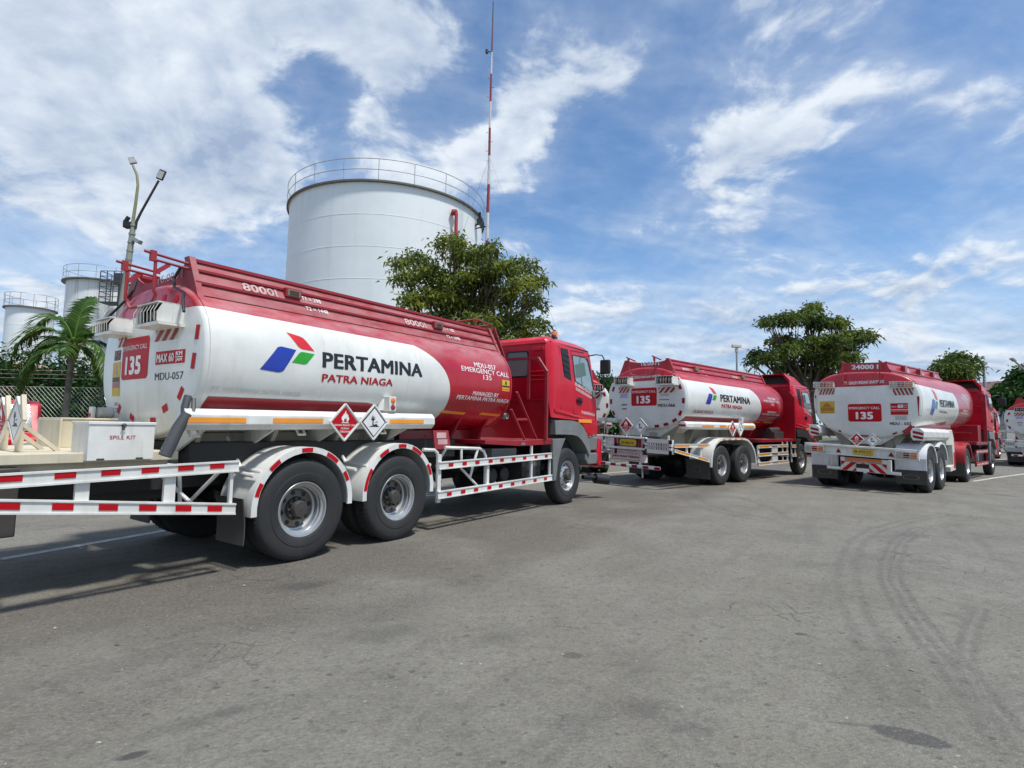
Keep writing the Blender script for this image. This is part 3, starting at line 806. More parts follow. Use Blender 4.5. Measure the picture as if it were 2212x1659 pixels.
    if texts:
        q = MB(); s4 = sidef(.006)
        txt(q, 'DILARANG MEROKOK', s4, 6.02, 2.275, 6.80, 2.345, 0, .02, lean=-.155)
        txt(q, 'DILARANG MENGOPERASIKAN HP', s4, 6.05, 2.18, 6.76, 2.245, 0, .02, lean=-.145); q.build('door_lettering', m_txw, body, smooth=None); q = MB()
        txt(q, 'PT. NUSANTARA ANDALAN', s4, 6.30, 1.725, 6.96, 1.785, 0, .02, lean=-.04)
        q.build('door_lettering', m_txw, body, smooth=None)
    # windscreen, bumper, steps
    q = MB(); fr = [(6.79, 2.93), (6.905, 2.55), (7.03, 2.17)]
    for i in range(2):
        (u1_, z1_), (u2_, z2_) = fr[i], fr[i+1]
        q.add([Vector((u1_+du+.012, -1.03, z1_+dz)), Vector((u1_+du+.012, 1.03, z1_+dz)), Vector((u2_+du+.012, 1.06, z2_+dz)), Vector((u2_+du+.012, -1.06, z2_+dz))], [(0, 1, 2, 3)])
    q.build('windscreen', m_glassd, body, smooth=None)
    q = MB(); q.prism([V(6.55, .0, p) if False else V(*p) for p in [(6.60, -.03, 1.255), (7.11, -.03, 1.255), (7.15, -.03, .98), (6.56, -.03, .98)]], (0, 2.44, 0)); q.build('lower_cab_trim', arch_m, cx.root, smooth=None, bevel=.02)
    q = MB(); q.prism([V(*p) for p in [(6.48, .0, .93), (7.02, .0, .93), (7.06, .0, .86), (7.0, .0, .70), (6.60, .0, .70), (6.48, .0, .80)]], (0, 2.5, 0))
    q.build('entry_step', arch_m, cx.root, smooth=None, bevel=.02)
    q = MB(); q.prism([V(*p) for p in [(7.10, .02, 1.25), (7.18, .02, 1.20), (7.22, .02, .80), (7.15, .02, .62), (7.02, .02, .66), (7.02, .02, .95)]], (0, 2.54, 0)); q.build('front_bumper', m, cx.root, smooth=None, bevel=.03)
    # wheel arch moulding
    for sg in (1, -1):
        q = MB(); y = -1.262*sg; n_ = 14; pts_o = []; pts_i = []
        outer = [(5.20, 1.56), (5.5, 1.575), (5.9, 1.575), (6.15, 1.55), (6.35, 1.46), (6.50, 1.33), (6.60, 1.18), (6.66, 1.02), (6.68, .95)]
        inner = [(5.20, 1.31), (5.5, 1.31), (5.85, 1.305), (6.05, 1.28), (6.22, 1.21), (6.38, 1.10), (6.48, 1.00), (6.54, .93), (6.57, .88)]
        vs = [Vector((u+du, y, z+dz)) for u, z in outer]+[Vector((u+du, y-.02*sg, z+dz)) for u, z in inner]+[Vector((u+du, y+.35*sg, z+dz)) for u, z in inner]+[Vector((u+du, y+.1*sg, z+dz+.01)) for u, z in outer]
        k = len(outer); fs = []
        for i in range(k-1): fs += [(i, i+1, k+i+1, k+i), (k+i, k+i+1, 2*k+i+1, 2*k+i), (3*k+i, 3*k+i+1, i+1, i)]
        fs += [(0, k, 2*k, 3*k)]
        q.add(vs, fs); q.beam(Vector((5.45+du, y-.012*sg, 1.38+dz)), Vector((5.95+du, y-.012*sg, 1.38+dz)), .01, .01)
        q.build('wheel_arch', arch_m, cx.root, smooth=40)
        q = MB(); q.prism([Vector((u+du, y, z)) for u, z in [(5.13, 1.23), (5.62, 1.235), (5.52, 1.12), (5.42, .98), (5.33, .75), (5.27, .47), (5.18, .46)]], (0, .06*sg, 0)); q.build('rear_arch_panel', arch_m, cx.root, smooth=None, bevel=.012)
    # dark box added under the cab so that the wells stay dark, with the mirror, beacon and horn
    q = MB(); q.box((5.25+du, -.95, .75), (7.0+du, .95, 1.58)); q.box((5.15+du, -1.18, 1.3), (6.5+du, 1.18, 1.6)); q.build('dark_well_box', m_chas, cx.root, smooth=None)
    for sg in (1, -1):
        y = lambda v: -sg*(v+1.25)
        q = MB()
        q.tube([(6.66+du, y(-.06), 2.93+dz), (6.72+du, y(.10), 2.96+dz), (6.80+du, y(.20), 2.95+dz), (6.83+du, y(.23), 2.88+dz), (6.83+du, y(.23), 2.25+dz), (6.86+du, y(.06), 2.17+dz), (6.88+du, y(-.04), 2.15+dz)], .014, 6)
        o = q.build('mirror_arm', m_black, body)
        q = MB(); q.box((6.81+du, y(.14) if sg == 1 else y(.36), 2.56+dz), (6.90+du, y(.36) if sg == 1 else y(.14), 2.86+dz)); q.build('mirror', m_black, o, bevel=.03, seg=3)
        q = MB(); q.box((6.76+du, min(y(.03), y(-.06)), 2.08+dz), (6.88+du, max(y(.03), y(-.06)), 2.22+dz)); q.build('mirror_bracket', m_grey, o, bevel=.015)
    if beacon:
        q = MB(); q.lathe([(3.215, .10), (3.25, .10), (3.26, .075), (3.31, .072)], (6.25+du, .62*-1, dz), 20, axis='z'); q.box((6.13+du, -.75, 3.19+dz), (6.5+du, -.49, 3.235+dz))
        o = q.build('beacon_base', m_black, cx.root)
        q = MB(); q.lathe([(3.31, .07), (3.40, .073), (3.43, .065), (3.44, .03), (3.44, 0)], (6.25+du, -.62, dz), 20, axis='z'); q.build('beacon_lens', m_lampa, o)
    q = MB(); q.lathe([(3.14, .045), (3.19, .045), (3.215, .03), (3.22, 0)], (5.47+du, -1.06, dz), 12, axis='z'); q.build('roof_marker', m_black, body)
    # back wall: pressed panels, two windows, slatted grille
    q = MB(); ub = 5.08+du
    def bk(v, z): return Vector((ub-.006, -(v+1.25), z+dz))
    q.box((ub-.02, -1.12, 2.99+dz), (ub+.02, 1.12, 3.02+dz))
    for z in (2.46, 2.38, 2.30): q.box((ub-.025, .79, z+dz), (ub, 1.15, z+.02+dz)); q.box((ub-.025, -1.15, z+dz), (ub, -.79, z+.02+dz))
    for sg in (1, -1): q.box((ub-.015, sg*.78-.01, 2.3+dz), (ub, sg*.78+.01, 2.9+dz)); q.box((ub-.03, sg*.97-.12, 2.86+dz), (ub, sg*.97+.12, 2.93+dz))
    q.build('rear_wall_pressing', m, body, smooth=None, bevel=.006)
    if windows_rear:
        for v0_, v1_ in ((-.98, -.53), (-1.72, -1.22)):
            q = MB(); poly(q, rect(v0_-.03, 2.37, v1_+.03, 2.88, .06), bk, 0); o = q.build('window_seal', m_black, body, smooth=None)
            q = MB(); poly(q, rect(v0_, 2.40, v1_, 2.85, .05), lambda a, b: bk(a, b)-Vector((.004, 0, 0)), 0); q.build('window', m_glass, body, smooth=None)
    if spoiler:
        q = MB(); c = 0
        out = [(-1.15, 2.90), (-1.13, 3.24), (-.94, 3.46), (.94, 3.46), (1.13, 3.24), (1.15, 2.90)]
        u_a, u_b, u_c = 5.02+du, 6.0+du, 6.75+du
        r1 = [Vector((u_a, y, z+dz)) for y, z in out]; r1b = [Vector((u_a+.02, y*.94, 2.90+(z-2.98)*1.10+dz)) for y, z in out]
        r2 = [Vector((u_b, y, z+dz-(.06 if z > 3 else 0))) for y, z in out]; r3 = [Vector((u_c, y*.93, 2.95+(z-2.98)*.28+dz)) for y, z in out]
        r0b = [p+Vector((.9, 0, 0)) for p in r1b]
        vs = r0b+r1b+r1+r2+r3; k = len(out); fs = []
        for j in range(4):
            for i in range(k-1): fs.append((j*k+i, j*k+i+1, (j+1)*k+i+1, (j+1)*k+i))
        fs.append(tuple(4*k+i for i in range(k)))
        q.add(vs, fs); q.build('roof_spoiler', m, body, smooth=35)
        q = MB(); poly(q, [(-1.06, 2.85), (-1.06, 3.2), (-.88, 3.40), (.88, 3.40), (1.06, 3.2), (1.06, 2.85)], lambda a, b: Vector((u_a+.55, a, b+dz))); q.box((u_a+.06, -1.08, 2.86+dz), (u_a+.56, 1.08, 2.90+dz)); q.build('spoiler_lining', m_black, body, smooth=None)
    return body
slat_g = True

# ------------------------------------------------------------------ chassis common
def chassis(cx, u0_, u1_, z=.92, deck=True):
    mb = MB()
    for y in (-.42, .42): mb.box((u0_, y-.04, z-.14), (u1_, y+.04, z+.12))
    u = u0_+.1
    while u < u1_: mb.box((u-.04, -.42, z-.08), (u+.04, .42, z+.08)); u += .95
    mb.build('chassis_frame', m_chas, cx.root, smooth=None)
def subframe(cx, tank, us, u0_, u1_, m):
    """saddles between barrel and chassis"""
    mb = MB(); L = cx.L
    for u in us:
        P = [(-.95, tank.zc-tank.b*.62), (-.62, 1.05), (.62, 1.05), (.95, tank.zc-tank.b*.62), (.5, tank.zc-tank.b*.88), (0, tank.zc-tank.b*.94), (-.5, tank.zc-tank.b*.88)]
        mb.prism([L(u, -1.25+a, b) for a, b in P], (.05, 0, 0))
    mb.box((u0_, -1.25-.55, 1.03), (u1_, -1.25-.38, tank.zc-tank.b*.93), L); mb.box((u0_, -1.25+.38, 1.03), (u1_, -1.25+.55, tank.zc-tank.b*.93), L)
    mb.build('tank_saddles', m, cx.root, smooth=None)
def underbody(cx, items):  # dark boxes: tanks, plus added mass that blocks light under the body
    mb = MB()
    for lo, hi in items: mb.box(lo, hi)
    mb.build('underbody_dark_boxes', m_chas, cx.root, smooth=None, bevel=.02)
def rail(cx, name, bars, posts=(), v=.0, th=.03, strips=(), m=None, smat=None, both=True, extra=()):
    """flat guard bars in the side plane. bars: (u0,z0b,z0t,u1,z1b,z1t)"""
    m = m or m_white
    for sg in ((1, -1) if both else (1,)):
        def Q(u, vv, z):
            p = cx.L(u, vv, z); return p if sg == 1 else Vector((p.x, -p.y, p.z))
        mb = MB()
        for (a, b0, b1, c, d0, d1) in bars:
            P = [Q(a, v, b0), Q(c, v, d0), Q(c, v, d1), Q(a, v, b1)]; P2 = [Q(a, v-th, b0), Q(c, v-th, d0), Q(c, v-th, d1), Q(a, v-th, b1)]
            mb.add(P+P2, [(0, 1, 2, 3), (7, 6, 5, 4), (0, 4, 5, 1), (1, 5, 6, 2), (2, 6, 7, 3), (3, 7, 4, 0)])
            # rolled edges
            for (ea, eb, k) in ((b0, d0, 1), (b1, d1, -1)):
                mb.beam(Q(a, v+.004, ea+k*.008), Q(c, v+.004, eb+k*.008), .012, .014)
        for (a, z0_, c, z1_, w) in posts:
            mb.beam(Q(a, v-th-.012, z0_), Q(c, v-th-.012, z1_), .022, w, (0, 1, 0)) if False else mb.add([Q(a-w/2, v-th*.6, z0_), Q(a+w/2, v-th*.6, z0_), Q(c+w/2, v-th*.6, z1_), Q(c-w/2, v-th*.6, z1_), Q(a-w/2, v-th-.02, z0_), Q(a+w/2, v-th-.02, z0_), Q(c+w/2, v-th-.02, z1_), Q(c-w/2, v-th-.02, z1_)], [(0, 1, 2, 3), (7, 6, 5, 4), (0, 4, 5, 1), (1, 5, 6, 2), (2, 6, 7, 3), (3, 7, 4, 0)])
        if sg == 1:
            for (a, z0_, z1_, c, z2_, z3_) in strips:
                mb.add([Q(a, v+.005, z0_), Q(c, v+.005, z2_), Q(c, v+.005, z3_), Q(a, v+.005, z1_)], [(0, 1, 2, 3)], 1)
        o = mb.build(name, [m, smat or m_rr], cx.root, smooth=None)
    return o
def flap(cx, u, v0, v1, z0, z1, oval=False, both=True, lettering=False):
    for sg in ((1, -1) if both else (1,)):
        mb = MB()
        n = 6
        for i in range(1):
            P = []
            for j in range(n+1):
                k = j/n; z = z1+(z0-z1)*k; du_ = .03*math.sin(k*2.2)
                P += [Vector((u+du_, -sg*(v0+1.25), z)), Vector((u+du_, -sg*(v1+1.25), z))]
            P2 = [p+Vector((.012, 0, 0)) for p in P]; m_ = len(P); fs = []
            for j in range(n): fs += [(2*j, 2*j+2, 2*j+3, 2*j+1), (m_+2*j, m_+2*j+1, m_+2*j+3, m_+2*j+2), (2*j, m_+2*j, m_+2*j+2, 2*j+2), (2*j+1, 2*j+3, m_+2*j+3, m_+2*j+1)]
            fs.append((2*n, m_+2*n, m_+2*n+1, 2*n+1)); mb.add(P+P2, fs)
        if oval:
            cy = -sg*((v0+v1)/2+1.25); cz = (z0+z1)/2; N = 28; rx, rz = oval; vs = []; fs = []
            for k in range(N):
                a = 2*math.pi*k/N
                for s_ in (1, .9): vs.append(Vector((u-.008+.03, cy+rx*s_*math.cos(a), cz+rz*s_*math.sin(a))) - Vector((.03, 0, 0)))
            for k in range(N): j = (k+1) % N; fs.append((2*k, 2*j, 2*j+1, 2*k+1))
            mb.add(vs, fs, 1)
        mb.build('mudflap', [m_flap, m_grey], cx.root, smooth=40)
def company_front_text(cx, tank, unit, u0_, u1_, zt, h, gap=.02, plain=False):
    """white lettering on the red nose of the barrel"""
    s = tank.side(.0025); mb = MB(); w = u1_-u0_
    Y = zt
    def line(body, a, b, hh, bold=.02, sh=0):
        nonlocal Y, mb
        txt(mb, body, s, u0_+w*a, Y-hh, u0_+w*b, Y, 0, bold, sh, 0, .04); Y -= hh+gap
    line('MDU-'+unit, .27, .73, h); line('EMERGENCY CALL', 0, 1, h); line('135', .42, .60, h)
    mb.build('unit_lettering', m_txw, tank.obj, smooth=None); mb = MB(); Y -= h*2.3
    line('MANAGED BY', .22, .78, h*.85, .02, .25); line('PERTAMINA PATRA NIAGA', -.07, 1.03, h*.8, .02, .25)
    mb.build('unit_lettering', m_txw, tank.obj, smooth=None)
def manhole_row(cx, us, z):
    for u in us:
        mb = MB(); mb.lathe([(z-.25, .27), (z+.02, .27), (z+.03, .25), (z+.06, .18), (z+.065, 0)], (u, 0, 0), 20, axis='z'); mb.build('manhole_cover', m_galv, cx.root)

# ================================================================== tanker in the foreground
def veh_root(name, wheel_pt, yaw, label, group=None):
    r = Vector((math.sin(yaw), -math.cos(yaw), 0))
    o = empty(name, Vector((wheel_pt[0], wheel_pt[1], 0))-r*1.25, yaw)
    return tag(o, label, 'tanker truck', group)
GRP = 'tanker trucks parked in the yard'
m_sad = mat('grimy_shaded_saddle_paint', (.33, .31, .25), .7, dirt=.8, dirtcol=(.08, .07, .05))  # grimy pale paint, base also darkened for the shade under the barrel
def tanker_one():
    root = veh_root('tanker_truck', (-2.14, 5.82), R(55.7), 'nearest and largest tanker truck, marked MDU-057, with a spill kit box on its tail deck', GRP)
    cx = Ctx(root, T=.0155, S=0.0); L = cx.L; V = cx.V
    tk = Tank(cx, 1.15, .785, 2.045, 2.35, -1.06, 3.98)
    tk.obj = tk.build(tank_mat('barrel_paint_white_nose', 2.505, 1.80, .80, .95, 2.40, 2.3))
    s = tk.side(); s6 = tk.side(.0045)
    rr = lambda a, b, f=tk.rear(): f(a+.26, b-.02)
    rr9 = lambda a, b, f=tk.rear(.0045): f(a+.26, b-.02)
    # lower red stripe, emblem, names
    mb = MB(); poly(mb, [(-.99, 1.535), (.9, 1.568), (1.12, 1.575), (1.12, 1.61), (1.09, 1.65), (1.03, 1.677), (.95, 1.687), (-.96, 1.655)], s, 0, .15, .03); mb.build('red_stripe', m_redg, tk.obj, smooth=None)
    mb = MB(); logo(mb, s, -.515, 1.932, .112, 2.375); mb.build('company_emblem', [m_blue, m_green, m_lred], tk.obj, smooth=None)
    mb = MB(); txt(mb, 'PERTAMINA', s, .215, 2.042, 1.80, 2.215, 0, .034, 0, 0, .03, lean=.03)
    mb.build('company_lettering', m_txb, tk.obj, smooth=None)
    mb = MB(); txt(mb, 'PATRA NIAGA', s, .22, 1.885, 1.275, 1.972, 0, .03, 0, 0, .03, lean=.025); mb.build('company_lettering', m_txr, tk.obj, smooth=None)
    company_front_text(cx, tk, '057', 2.64, 3.86, 2.41, .078, .012)
    mb = MB(); txt(mb, 'PT. PERTAMINA PATRA NIAGA', s, -.95, 1.70, .0, 1.75, 0, .02); mb.build('faded_lettering', mat('ghost_lettering', (.60, .60, .56), .5), tk.obj, smooth=None)
    mb = MB(); poly(mb, rect(3.66, 2.01, 3.87, 2.19), s, 0, 0, .05); poly(mb, rect(3.665, 2.075, 3.865, 2.10), s6, 1, 0, .05); poly(mb, rect(3.665, 2.01, 3.865, 2.065), s6, 2, 0, .05)
    txt(mb, 'DILARANG', s6, 3.68, 2.03, 3.85, 2.05, 1); poly(mb, [(3.74, 2.115), (3.79, 2.115), (3.785, 2.165), (3.765, 2.18), (3.745, 2.165)], s6, 1)
    mb.build('warning_sticker', [m_yel, m_txb, m_amber], tk.obj, smooth=None)
    mb = MB()
    for a, b in ((2.33, 2.93), (3.27, 3.87)): poly(mb, [(a, 1.615), (b-.02, 1.600), (b, 1.635), (a+.05, 1.65)], s, 0, 0, .02)
    mb.build('side_reflector', m_amber, tk.obj, smooth=None)
    # rear head stickers
    mb = MB()
    poly(mb, rect(-1.99, 1.865, -1.345, 2.305, .05), rr, 0, .08, .06)
    txt(mb, 'EMERGENCY CALL', rr9, -1.965, 2.175, -1.385, 2.225, 1, .02, 0, .1); txt(mb, '135', rr9, -1.88, 1.915, -1.50, 2.11, 1, .05, 0, .1)
    mb.build('emergency_panel', [m_rr, m_txw], tk.obj, smooth=None)
    mb = MB(); chevrons(mb, rr, rr9, -1.24, 2.225, -.82, 2.35, 3, .10, 1, 0); mb.build('hazard_stripes', [m_redd, m_whited], tk.obj, smooth=None)
    mb = MB(); chevrons(mb, rr, rr9, -2.15, 2.23, -1.93, 2.36, 2, .10, 1, 0); mb.build('hazard_stripes', [m_redd, m_whited], tk.obj, smooth=None)
    mb = MB(); poly(mb, rect(-1.19, 1.99, -.67, 2.12), rr, 0, .1); txt(mb, 'MAX 60', rr9, -1.165, 2.01, -.85, 2.095, 1, .04, 0, .1); txt(mb, 'KM', rr9, -.82, 2.065, -.71, 2.105, 1, .04); txt(mb, 'JAM', rr9, -.82, 2.0, -.71, 2.04, 1, .04); poly(mb, rect(-.83, 2.047, -.70, 2.055), rr9, 1)
    mb.build('speed_limit_sticker', [m_rr, m_txw], tk.obj, smooth=None)
    mb = MB(); txt(mb, 'MDU-057', rr, -1.19, 1.835, -.68, 1.91, 0, .02, 0, .1); mb.build('unit_lettering', m_txb, tk.obj, smooth=None)
    mb = MB(); poly(mb, rect(-2.26, 1.70, -2.03, 2.07), rr, 0, .06, .06); poly(mb, rect(-2.25, 1.855, -2.04, 1.905), rr9, 1, .06); poly(mb, rect(-2.25, 1.79, -2.04, 1.85), rr9, 2, .06); txt(mb, 'BLIND SPOT', rr9, -2.245, 1.80, -2.05, 1.84, 3, .02, 0, .06)
    poly(mb, [(-2.15, 2.05), (-2.10, 1.93), (-2.19, 1.93)], rr9, 3); poly(mb, rect(-2.24, 2.09, -2.05, 2.20), rr, 1, .06); txt(mb, '1VM-57', rr9, -2.23, 2.11, -2.06, 2.18, 3, .03)
    mb.build('blind_spot_sticker', [m_yel, m_txb, m_redg, m_txp], tk.obj, smooth=None)
    mb = MB()
    for a, b, c, d in ((-2.17, 1.62, -2.09, 1.632), (-2.19, 1.60, -2.08, 1.612), (-2.17, 1.56, -2.08, 1.57)): poly(mb, rect(a, b, c, d), rr, 0)
    poly(mb, rect(-2.16, 1.52, -2.07, 1.545), rr, 1); mb.build('small_stickers', [m_grey, mat('pale_blue_sticker', (.25, .38, .55), .5)], tk.obj, smooth=None)
    mb = MB()
    def refl(v, z, w, h, a):
        ca, sa = math.cos(R(a)), math.sin(R(a))
        poly(mb, [(v+x*ca-y*sa, z+x*sa+y*ca) for x, y in ((-w/2, -h/2), (w/2, -h/2), (w/2, h/2), (-w/2, h/2))], rr9, 0)
    for q in ((-.50, 2.27, .06, .14, -4), (-.53, 2.0, .06, .15, -8), (-.72, 1.70, .06, .13, -35), (-1.0, 1.56, .10, .07, 22), (-1.25, 1.44, .11, .06, 0), (-1.72, 1.47, .10, .06, -25), (-2.05, 1.56, .06, .11, -45), (-1.2, 2.68, .07, .06, 0), (-.95, 2.63, .08, .07, 40)): refl(*q)
    mb.build('rim_reflectors', m_rr, tk.obj, smooth=None)
    # coaming
    cl = cladding(cx, -1.0, 4.0, -.42, -.66, 2.66, 3.04, m_redd)
    mb = MB(); f = lambda a, b: L(a, -.66+(3.04-b)*.63+.012, b)
    for tx_, a_, b_, c_, d_, mi_, bo_ in (('8000l', -.50, 2.815, -.10, 2.905, 0, .025), ('8000l', 1.87, 2.815, 2.30, 2.905, 0, .025), ('T1 = 298', .21, 2.85, .48, 2.90, 1, .02), ('T2 = 1448', .22, 2.72, .53, 2.77, 1, .02), ('T1 = 182', 2.67, 2.85, 2.95, 2.90, 1, .02), ('T2 = 1478', 2.68, 2.72, 3.0, 2.77, 1, .02)):
        mb = MB(); txt(mb, tx_, f, a_, b_, c_, d_, 0, bo_); mb.build('capacity_lettering', (m_txp, m_txw)[mi_], cl, smooth=None)
    for u in (.09, 2.55):
        mb = MB(); mb.box((u-.10, -.57, 2.845), (u+.10, -.50, 2.95), L); o = mb.build('inspection_plate', m_redd, cl, smooth=None, bevel=.006)
        mb = MB(); g = lambda a, b: L(a, -.496, b); poly(mb, rect(u-.08, 2.86, u+.08, 2.935), g)
        for k in range(3): poly(mb, rect(u-.06, 2.87+k*.02, u+.06, 2.88+k*.02), lambda a, b: L(a, -.492, b), 1)
        mb.build('plate_face', [mat('brass_plate', (.22, .17, .10), .5), m_chas], o, smooth=None)
    ep = end_plate(cx, tk, -1.0, -.45, -.68, 2.66, 3.04, m_redd, .13, (('16.000 l', -1.27, 2.87, -.74, 2.955, .02),), m_txp, cl, .10)
    end_plate(cx, tk, 3.9, -.45, -.68, 2.66, 3.04, m_redd, .02, (), m_txp, cl, .10)
    # folding ladder heads and drain hose on the rear
    mb = MB()
    for v in (-1.25, -.63):
        mb.tube([L(-1.0, v, 2.99), L(-1.40, v, 3.02)], .014, 8); mb.tube([L(-1.0, v, 2.94), L(-1.34, v, 2.96)], .014, 8); mb.box((-1.35, v-.02, 2.94), (-1.30, v+.02, 3.04), L)
        mb.beam(L(-1.18, v, 2.94), L(-1.29, v, 2.84), .012, .04)
    P = []
    for k in range(7): P.append(L(-1.30, -.63, 2.94-.28*k/6))
    for k in range(1, 6): a = k/6*math.pi/2; P.append(L(-1.28, -.63-.10*(1-math.cos(a)), 2.66-.10*math.sin(a)))
    for k in range(7): P.append(L(-1.28, -.73-.42*k/6, 2.555))
    for k in range(1, 6): a = k/6*math.pi/2; P.append(L(-1.28, -1.15-.10*math.sin(a), 2.56+.10*(1-math.cos(a))))
    for k in range(7): P.append(L(-1.30, -1.25, 2.66+.28*k/6))
    mb.tube(P, .016, 8); mb.build('ladder_hoop', m_redd, cl)
    mb = MB()
    for sg in (1, -1): mb.tube([L(-1.02, -1.25+sg*(.50), 2.98), L(-1.06, -1.25+sg*.46, 2.85), L(-1.09, -1.25+sg*.55, 2.75), L(-1.10, -1.25+sg*.78, 2.66), L(-1.14, -1.25+sg*.85, 2.58), L(-1.16, -1.25+sg*.93, 2.45)], .014, 7)
    mb.build('drain_hoses', m_black, tk.obj)
    mb = MB()
    for q in ([(-.55, 3.07), (-.55, 3.14), (-.45, 3.15)], [(3.98, 3.05), (3.98, 3.25), (4.25, 3.22), (4.30, 3.02)],):
        pass
    for v in (-.72, -1.35): mb.tube([L(3.72, v, 3.04), L(3.72, v, 3.20), L(4.18, v, 3.17), L(4.18, v, 2.98), L(4.05, v, 2.85)], .016, 6)
    mb.tube([L(3.72, -.72, 3.20), L(3.72, -1.35, 3.20)], .016, 6); mb.tube([L(4.18, -.72, 3.17), L(4.18, -1.35, 3.17)], .016, 6)
    mb.tube([L(4.02, -.55, 3.08), L(4.22, -.45, 2.55)], .022, 6); mb.tube([L(4.10, -.62, 3.08), L(4.32, -.55, 2.55)], .022, 6)
    mb.build('top_handrail', m_redd, cl, smooth=40)
    # lamps on the rear head
    for v0, v1, za, zb in ((-.94, -.50, 2.35, 2.55), (-1.92, -1.56, 2.35, 2.51)): grille_lamp(cx, 'tail_lamp', -1.33, v0, v1, za, zb, .34, 6)
    # hose tube along the flank with hazard placards and marker lamp
    hex_tube(cx, -1.22, 1.98, -.10, 1.452, .098, m_white, ((-1.21, -.68), (-.40, .19), (1.16, 1.76)))
    mb = MB()
    for u in (-1.1, .0, 1.15): mb.tube([L(u-.03, -.16, 1.35), L(u-.03, -.12, 1.30), L(u+.05, -.12, 1.30), L(u+.05, -.16, 1.35)], .014, 6)
    for u in (-1.0, -.3, .5, 1.6): mb.add([L(u, -.15, 1.36), L(u, -.9, 1.36), L(u, -.75, 1.10)]+[L(u+.03, -.15, 1.36), L(u+.03, -.9, 1.36), L(u+.03, -.75, 1.10)], [(0, 1, 2), (5, 4, 3), (0, 3, 4, 1), (1, 4, 5, 2), (2, 5, 3, 0)])
    mb.build('tube_brackets', m_whited, root, smooth=None)
    e1 = Vector((1, 0, .0)); sy = Vector((0, -1, 0))
    placard(cx, V(.447, .03, 1.441), e1, (0, 0, 1), sy, .205, 'flame'); placard(cx, V(.868, .03, 1.449), e1, (0, 0, 1), sy, .205, 'tree')
    mb = MB(); mb.prism([V(1.10, -.16, 1.60), V(1.28, -.10, 1.60), V(1.28, -.10, 1.77), V(1.18, -.13, 1.77)], (0, .05, 0)); mb.box((1.17, -.16, 1.59), (1.285, -.04, 1.775), V); o = mb.build('marker_lamp', m_white, root, bevel=.006)
    for z, mm in ((1.725, m_lampa), (1.64, m_lampr)):
        mb = MB(); mb.lathe([(0, .036), (-.012, .03), (-.018, 0)], V(1.23, -.04, z), 16); mb.build('lens', mm, o)
    # running gear
    wheel(cx, 0); wheel(cx, 1.35); wheel(cx, 5.75, 'front', False)
    axle(cx, 0); axle(cx, 1.35); axle(cx, 5.75)
    chassis(cx, -2.9, 7.0, .90)
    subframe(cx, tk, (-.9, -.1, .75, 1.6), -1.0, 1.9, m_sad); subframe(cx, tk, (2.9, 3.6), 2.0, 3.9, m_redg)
    underbody(cx, [((2.2, .55, .45), (4.6, 1.15, .95)), ((3.3, -.75, .70), (4.7, .5, .98)), ((4.35, -1.12, .45), (4.95, -.55, .95)), ((-.9, -.35, .65), (-2.2, .35, .95)), ((-.95, -.75, .95), (3.0, .75, 1.22))])  # long middle box is added to keep the gap under the barrel dark
    fender(cx, arc_pts(0.0, .575, .60, 185, -5, 22), .02, -.56, m_white, .06, ((.10, .17), (.25, .32), (.46, .53), (.63, .72), (.80, .86)))
    fender(cx, arc_pts(1.35, .575, .60, 185, -5, 22), .02, -.56, m_white, .06, ((.06, .20), (.30, .38), (.47, .54), (.60, .70), (.80, .88)))
    mb = MB()
    for sg in (1, -1):
        for u in (-.55, .68, 1.93): mb.tube([(u, -sg*.55, 1.15), (u, -sg*.75, .93), (u, -sg*1.22, .90)], .022, 8)
        for u in (-.48, .85): mb.tube([(u, -sg*.50, 1.30), (u+.02, -sg*.80, .96), (u+.02, -sg*1.20, .93)], .022, 8)
    mb.build('mudguard_stays', m_white, root)
    flap(cx, -.66, -.03, -.52, .25, .69)
    # side guards
    st = []
    for (a, w_) in ((2.27, .10), (2.57, .10), (2.87, .10), (3.20, .10), (3.50, .10), (3.83, .10), (4.16, .10), (4.52, .10), (4.87, .10)): st += [(a, .825, .875, a+w_, .825, .875), (a-.02, .425, .475, a+w_-.02, .425, .475)]
    rail(cx, 'side_guard', [(2.08, .795, .90, 5.12, .795, .90), (2.07, .40, .505, 5.14, .40, .505)], [(2.11, .35, 2.11, 1.0, .07), (3.22, .45, 3.22, .85, .06), (4.48, .45, 4.48, 1.05, .035), (5.10, .42, 5.10, .88, .03)], 0, .035, st)
    for sg in (1, -1):
        mb = MB()
        y = lambda v: -sg*(v+1.25)
        mb.tube([(2.30, y(-.10), 1.12), (3.10, y(-.10), 1.09), (3.20, y(-.10), 1.05), (3.25, y(-.10), .97), (3.25, y(-.10), .50)], .024, 8)
        mb.tube([(1.86, y(-.10), 1.10), (2.08, y(-.10), 1.09), (2.14, y(-.10), 1.05), (2.17, y(-.10), .97), (2.17, y(-.10), .42)], .024, 8)
        mb.tube([(2.66, y(-.10), 1.10), (2.67, y(-.10), .81), (3.10, y(-.10), .50)], .02, 8); mb.tube([(3.05, y(-.10), 1.08), (2.88, y(-.10), .68)], .02, 8); mb.tube([(2.33, y(-.10), 1.12), (2.35, y(-.3), .85)], .02, 8)
        mb.build('guard_frame', m_white, root)
    # rear side guard narrowing towards the wheels
    st = []
    for k, a in enumerate((-2.43, -2.12, -1.83, -1.55, -1.27, -1.00)):
        w_ = .13; zz = lambda u: .553+(-.73-u)*.135
        st += [(a, 1.01, 1.055, a+w_, 1.01, 1.055), (a, zz(a)+.045, zz(a)+.095, a+w_, zz(a+w_)+.045, zz(a+w_)+.095)]
    zz = lambda u: .568+(-.73-u)*.133
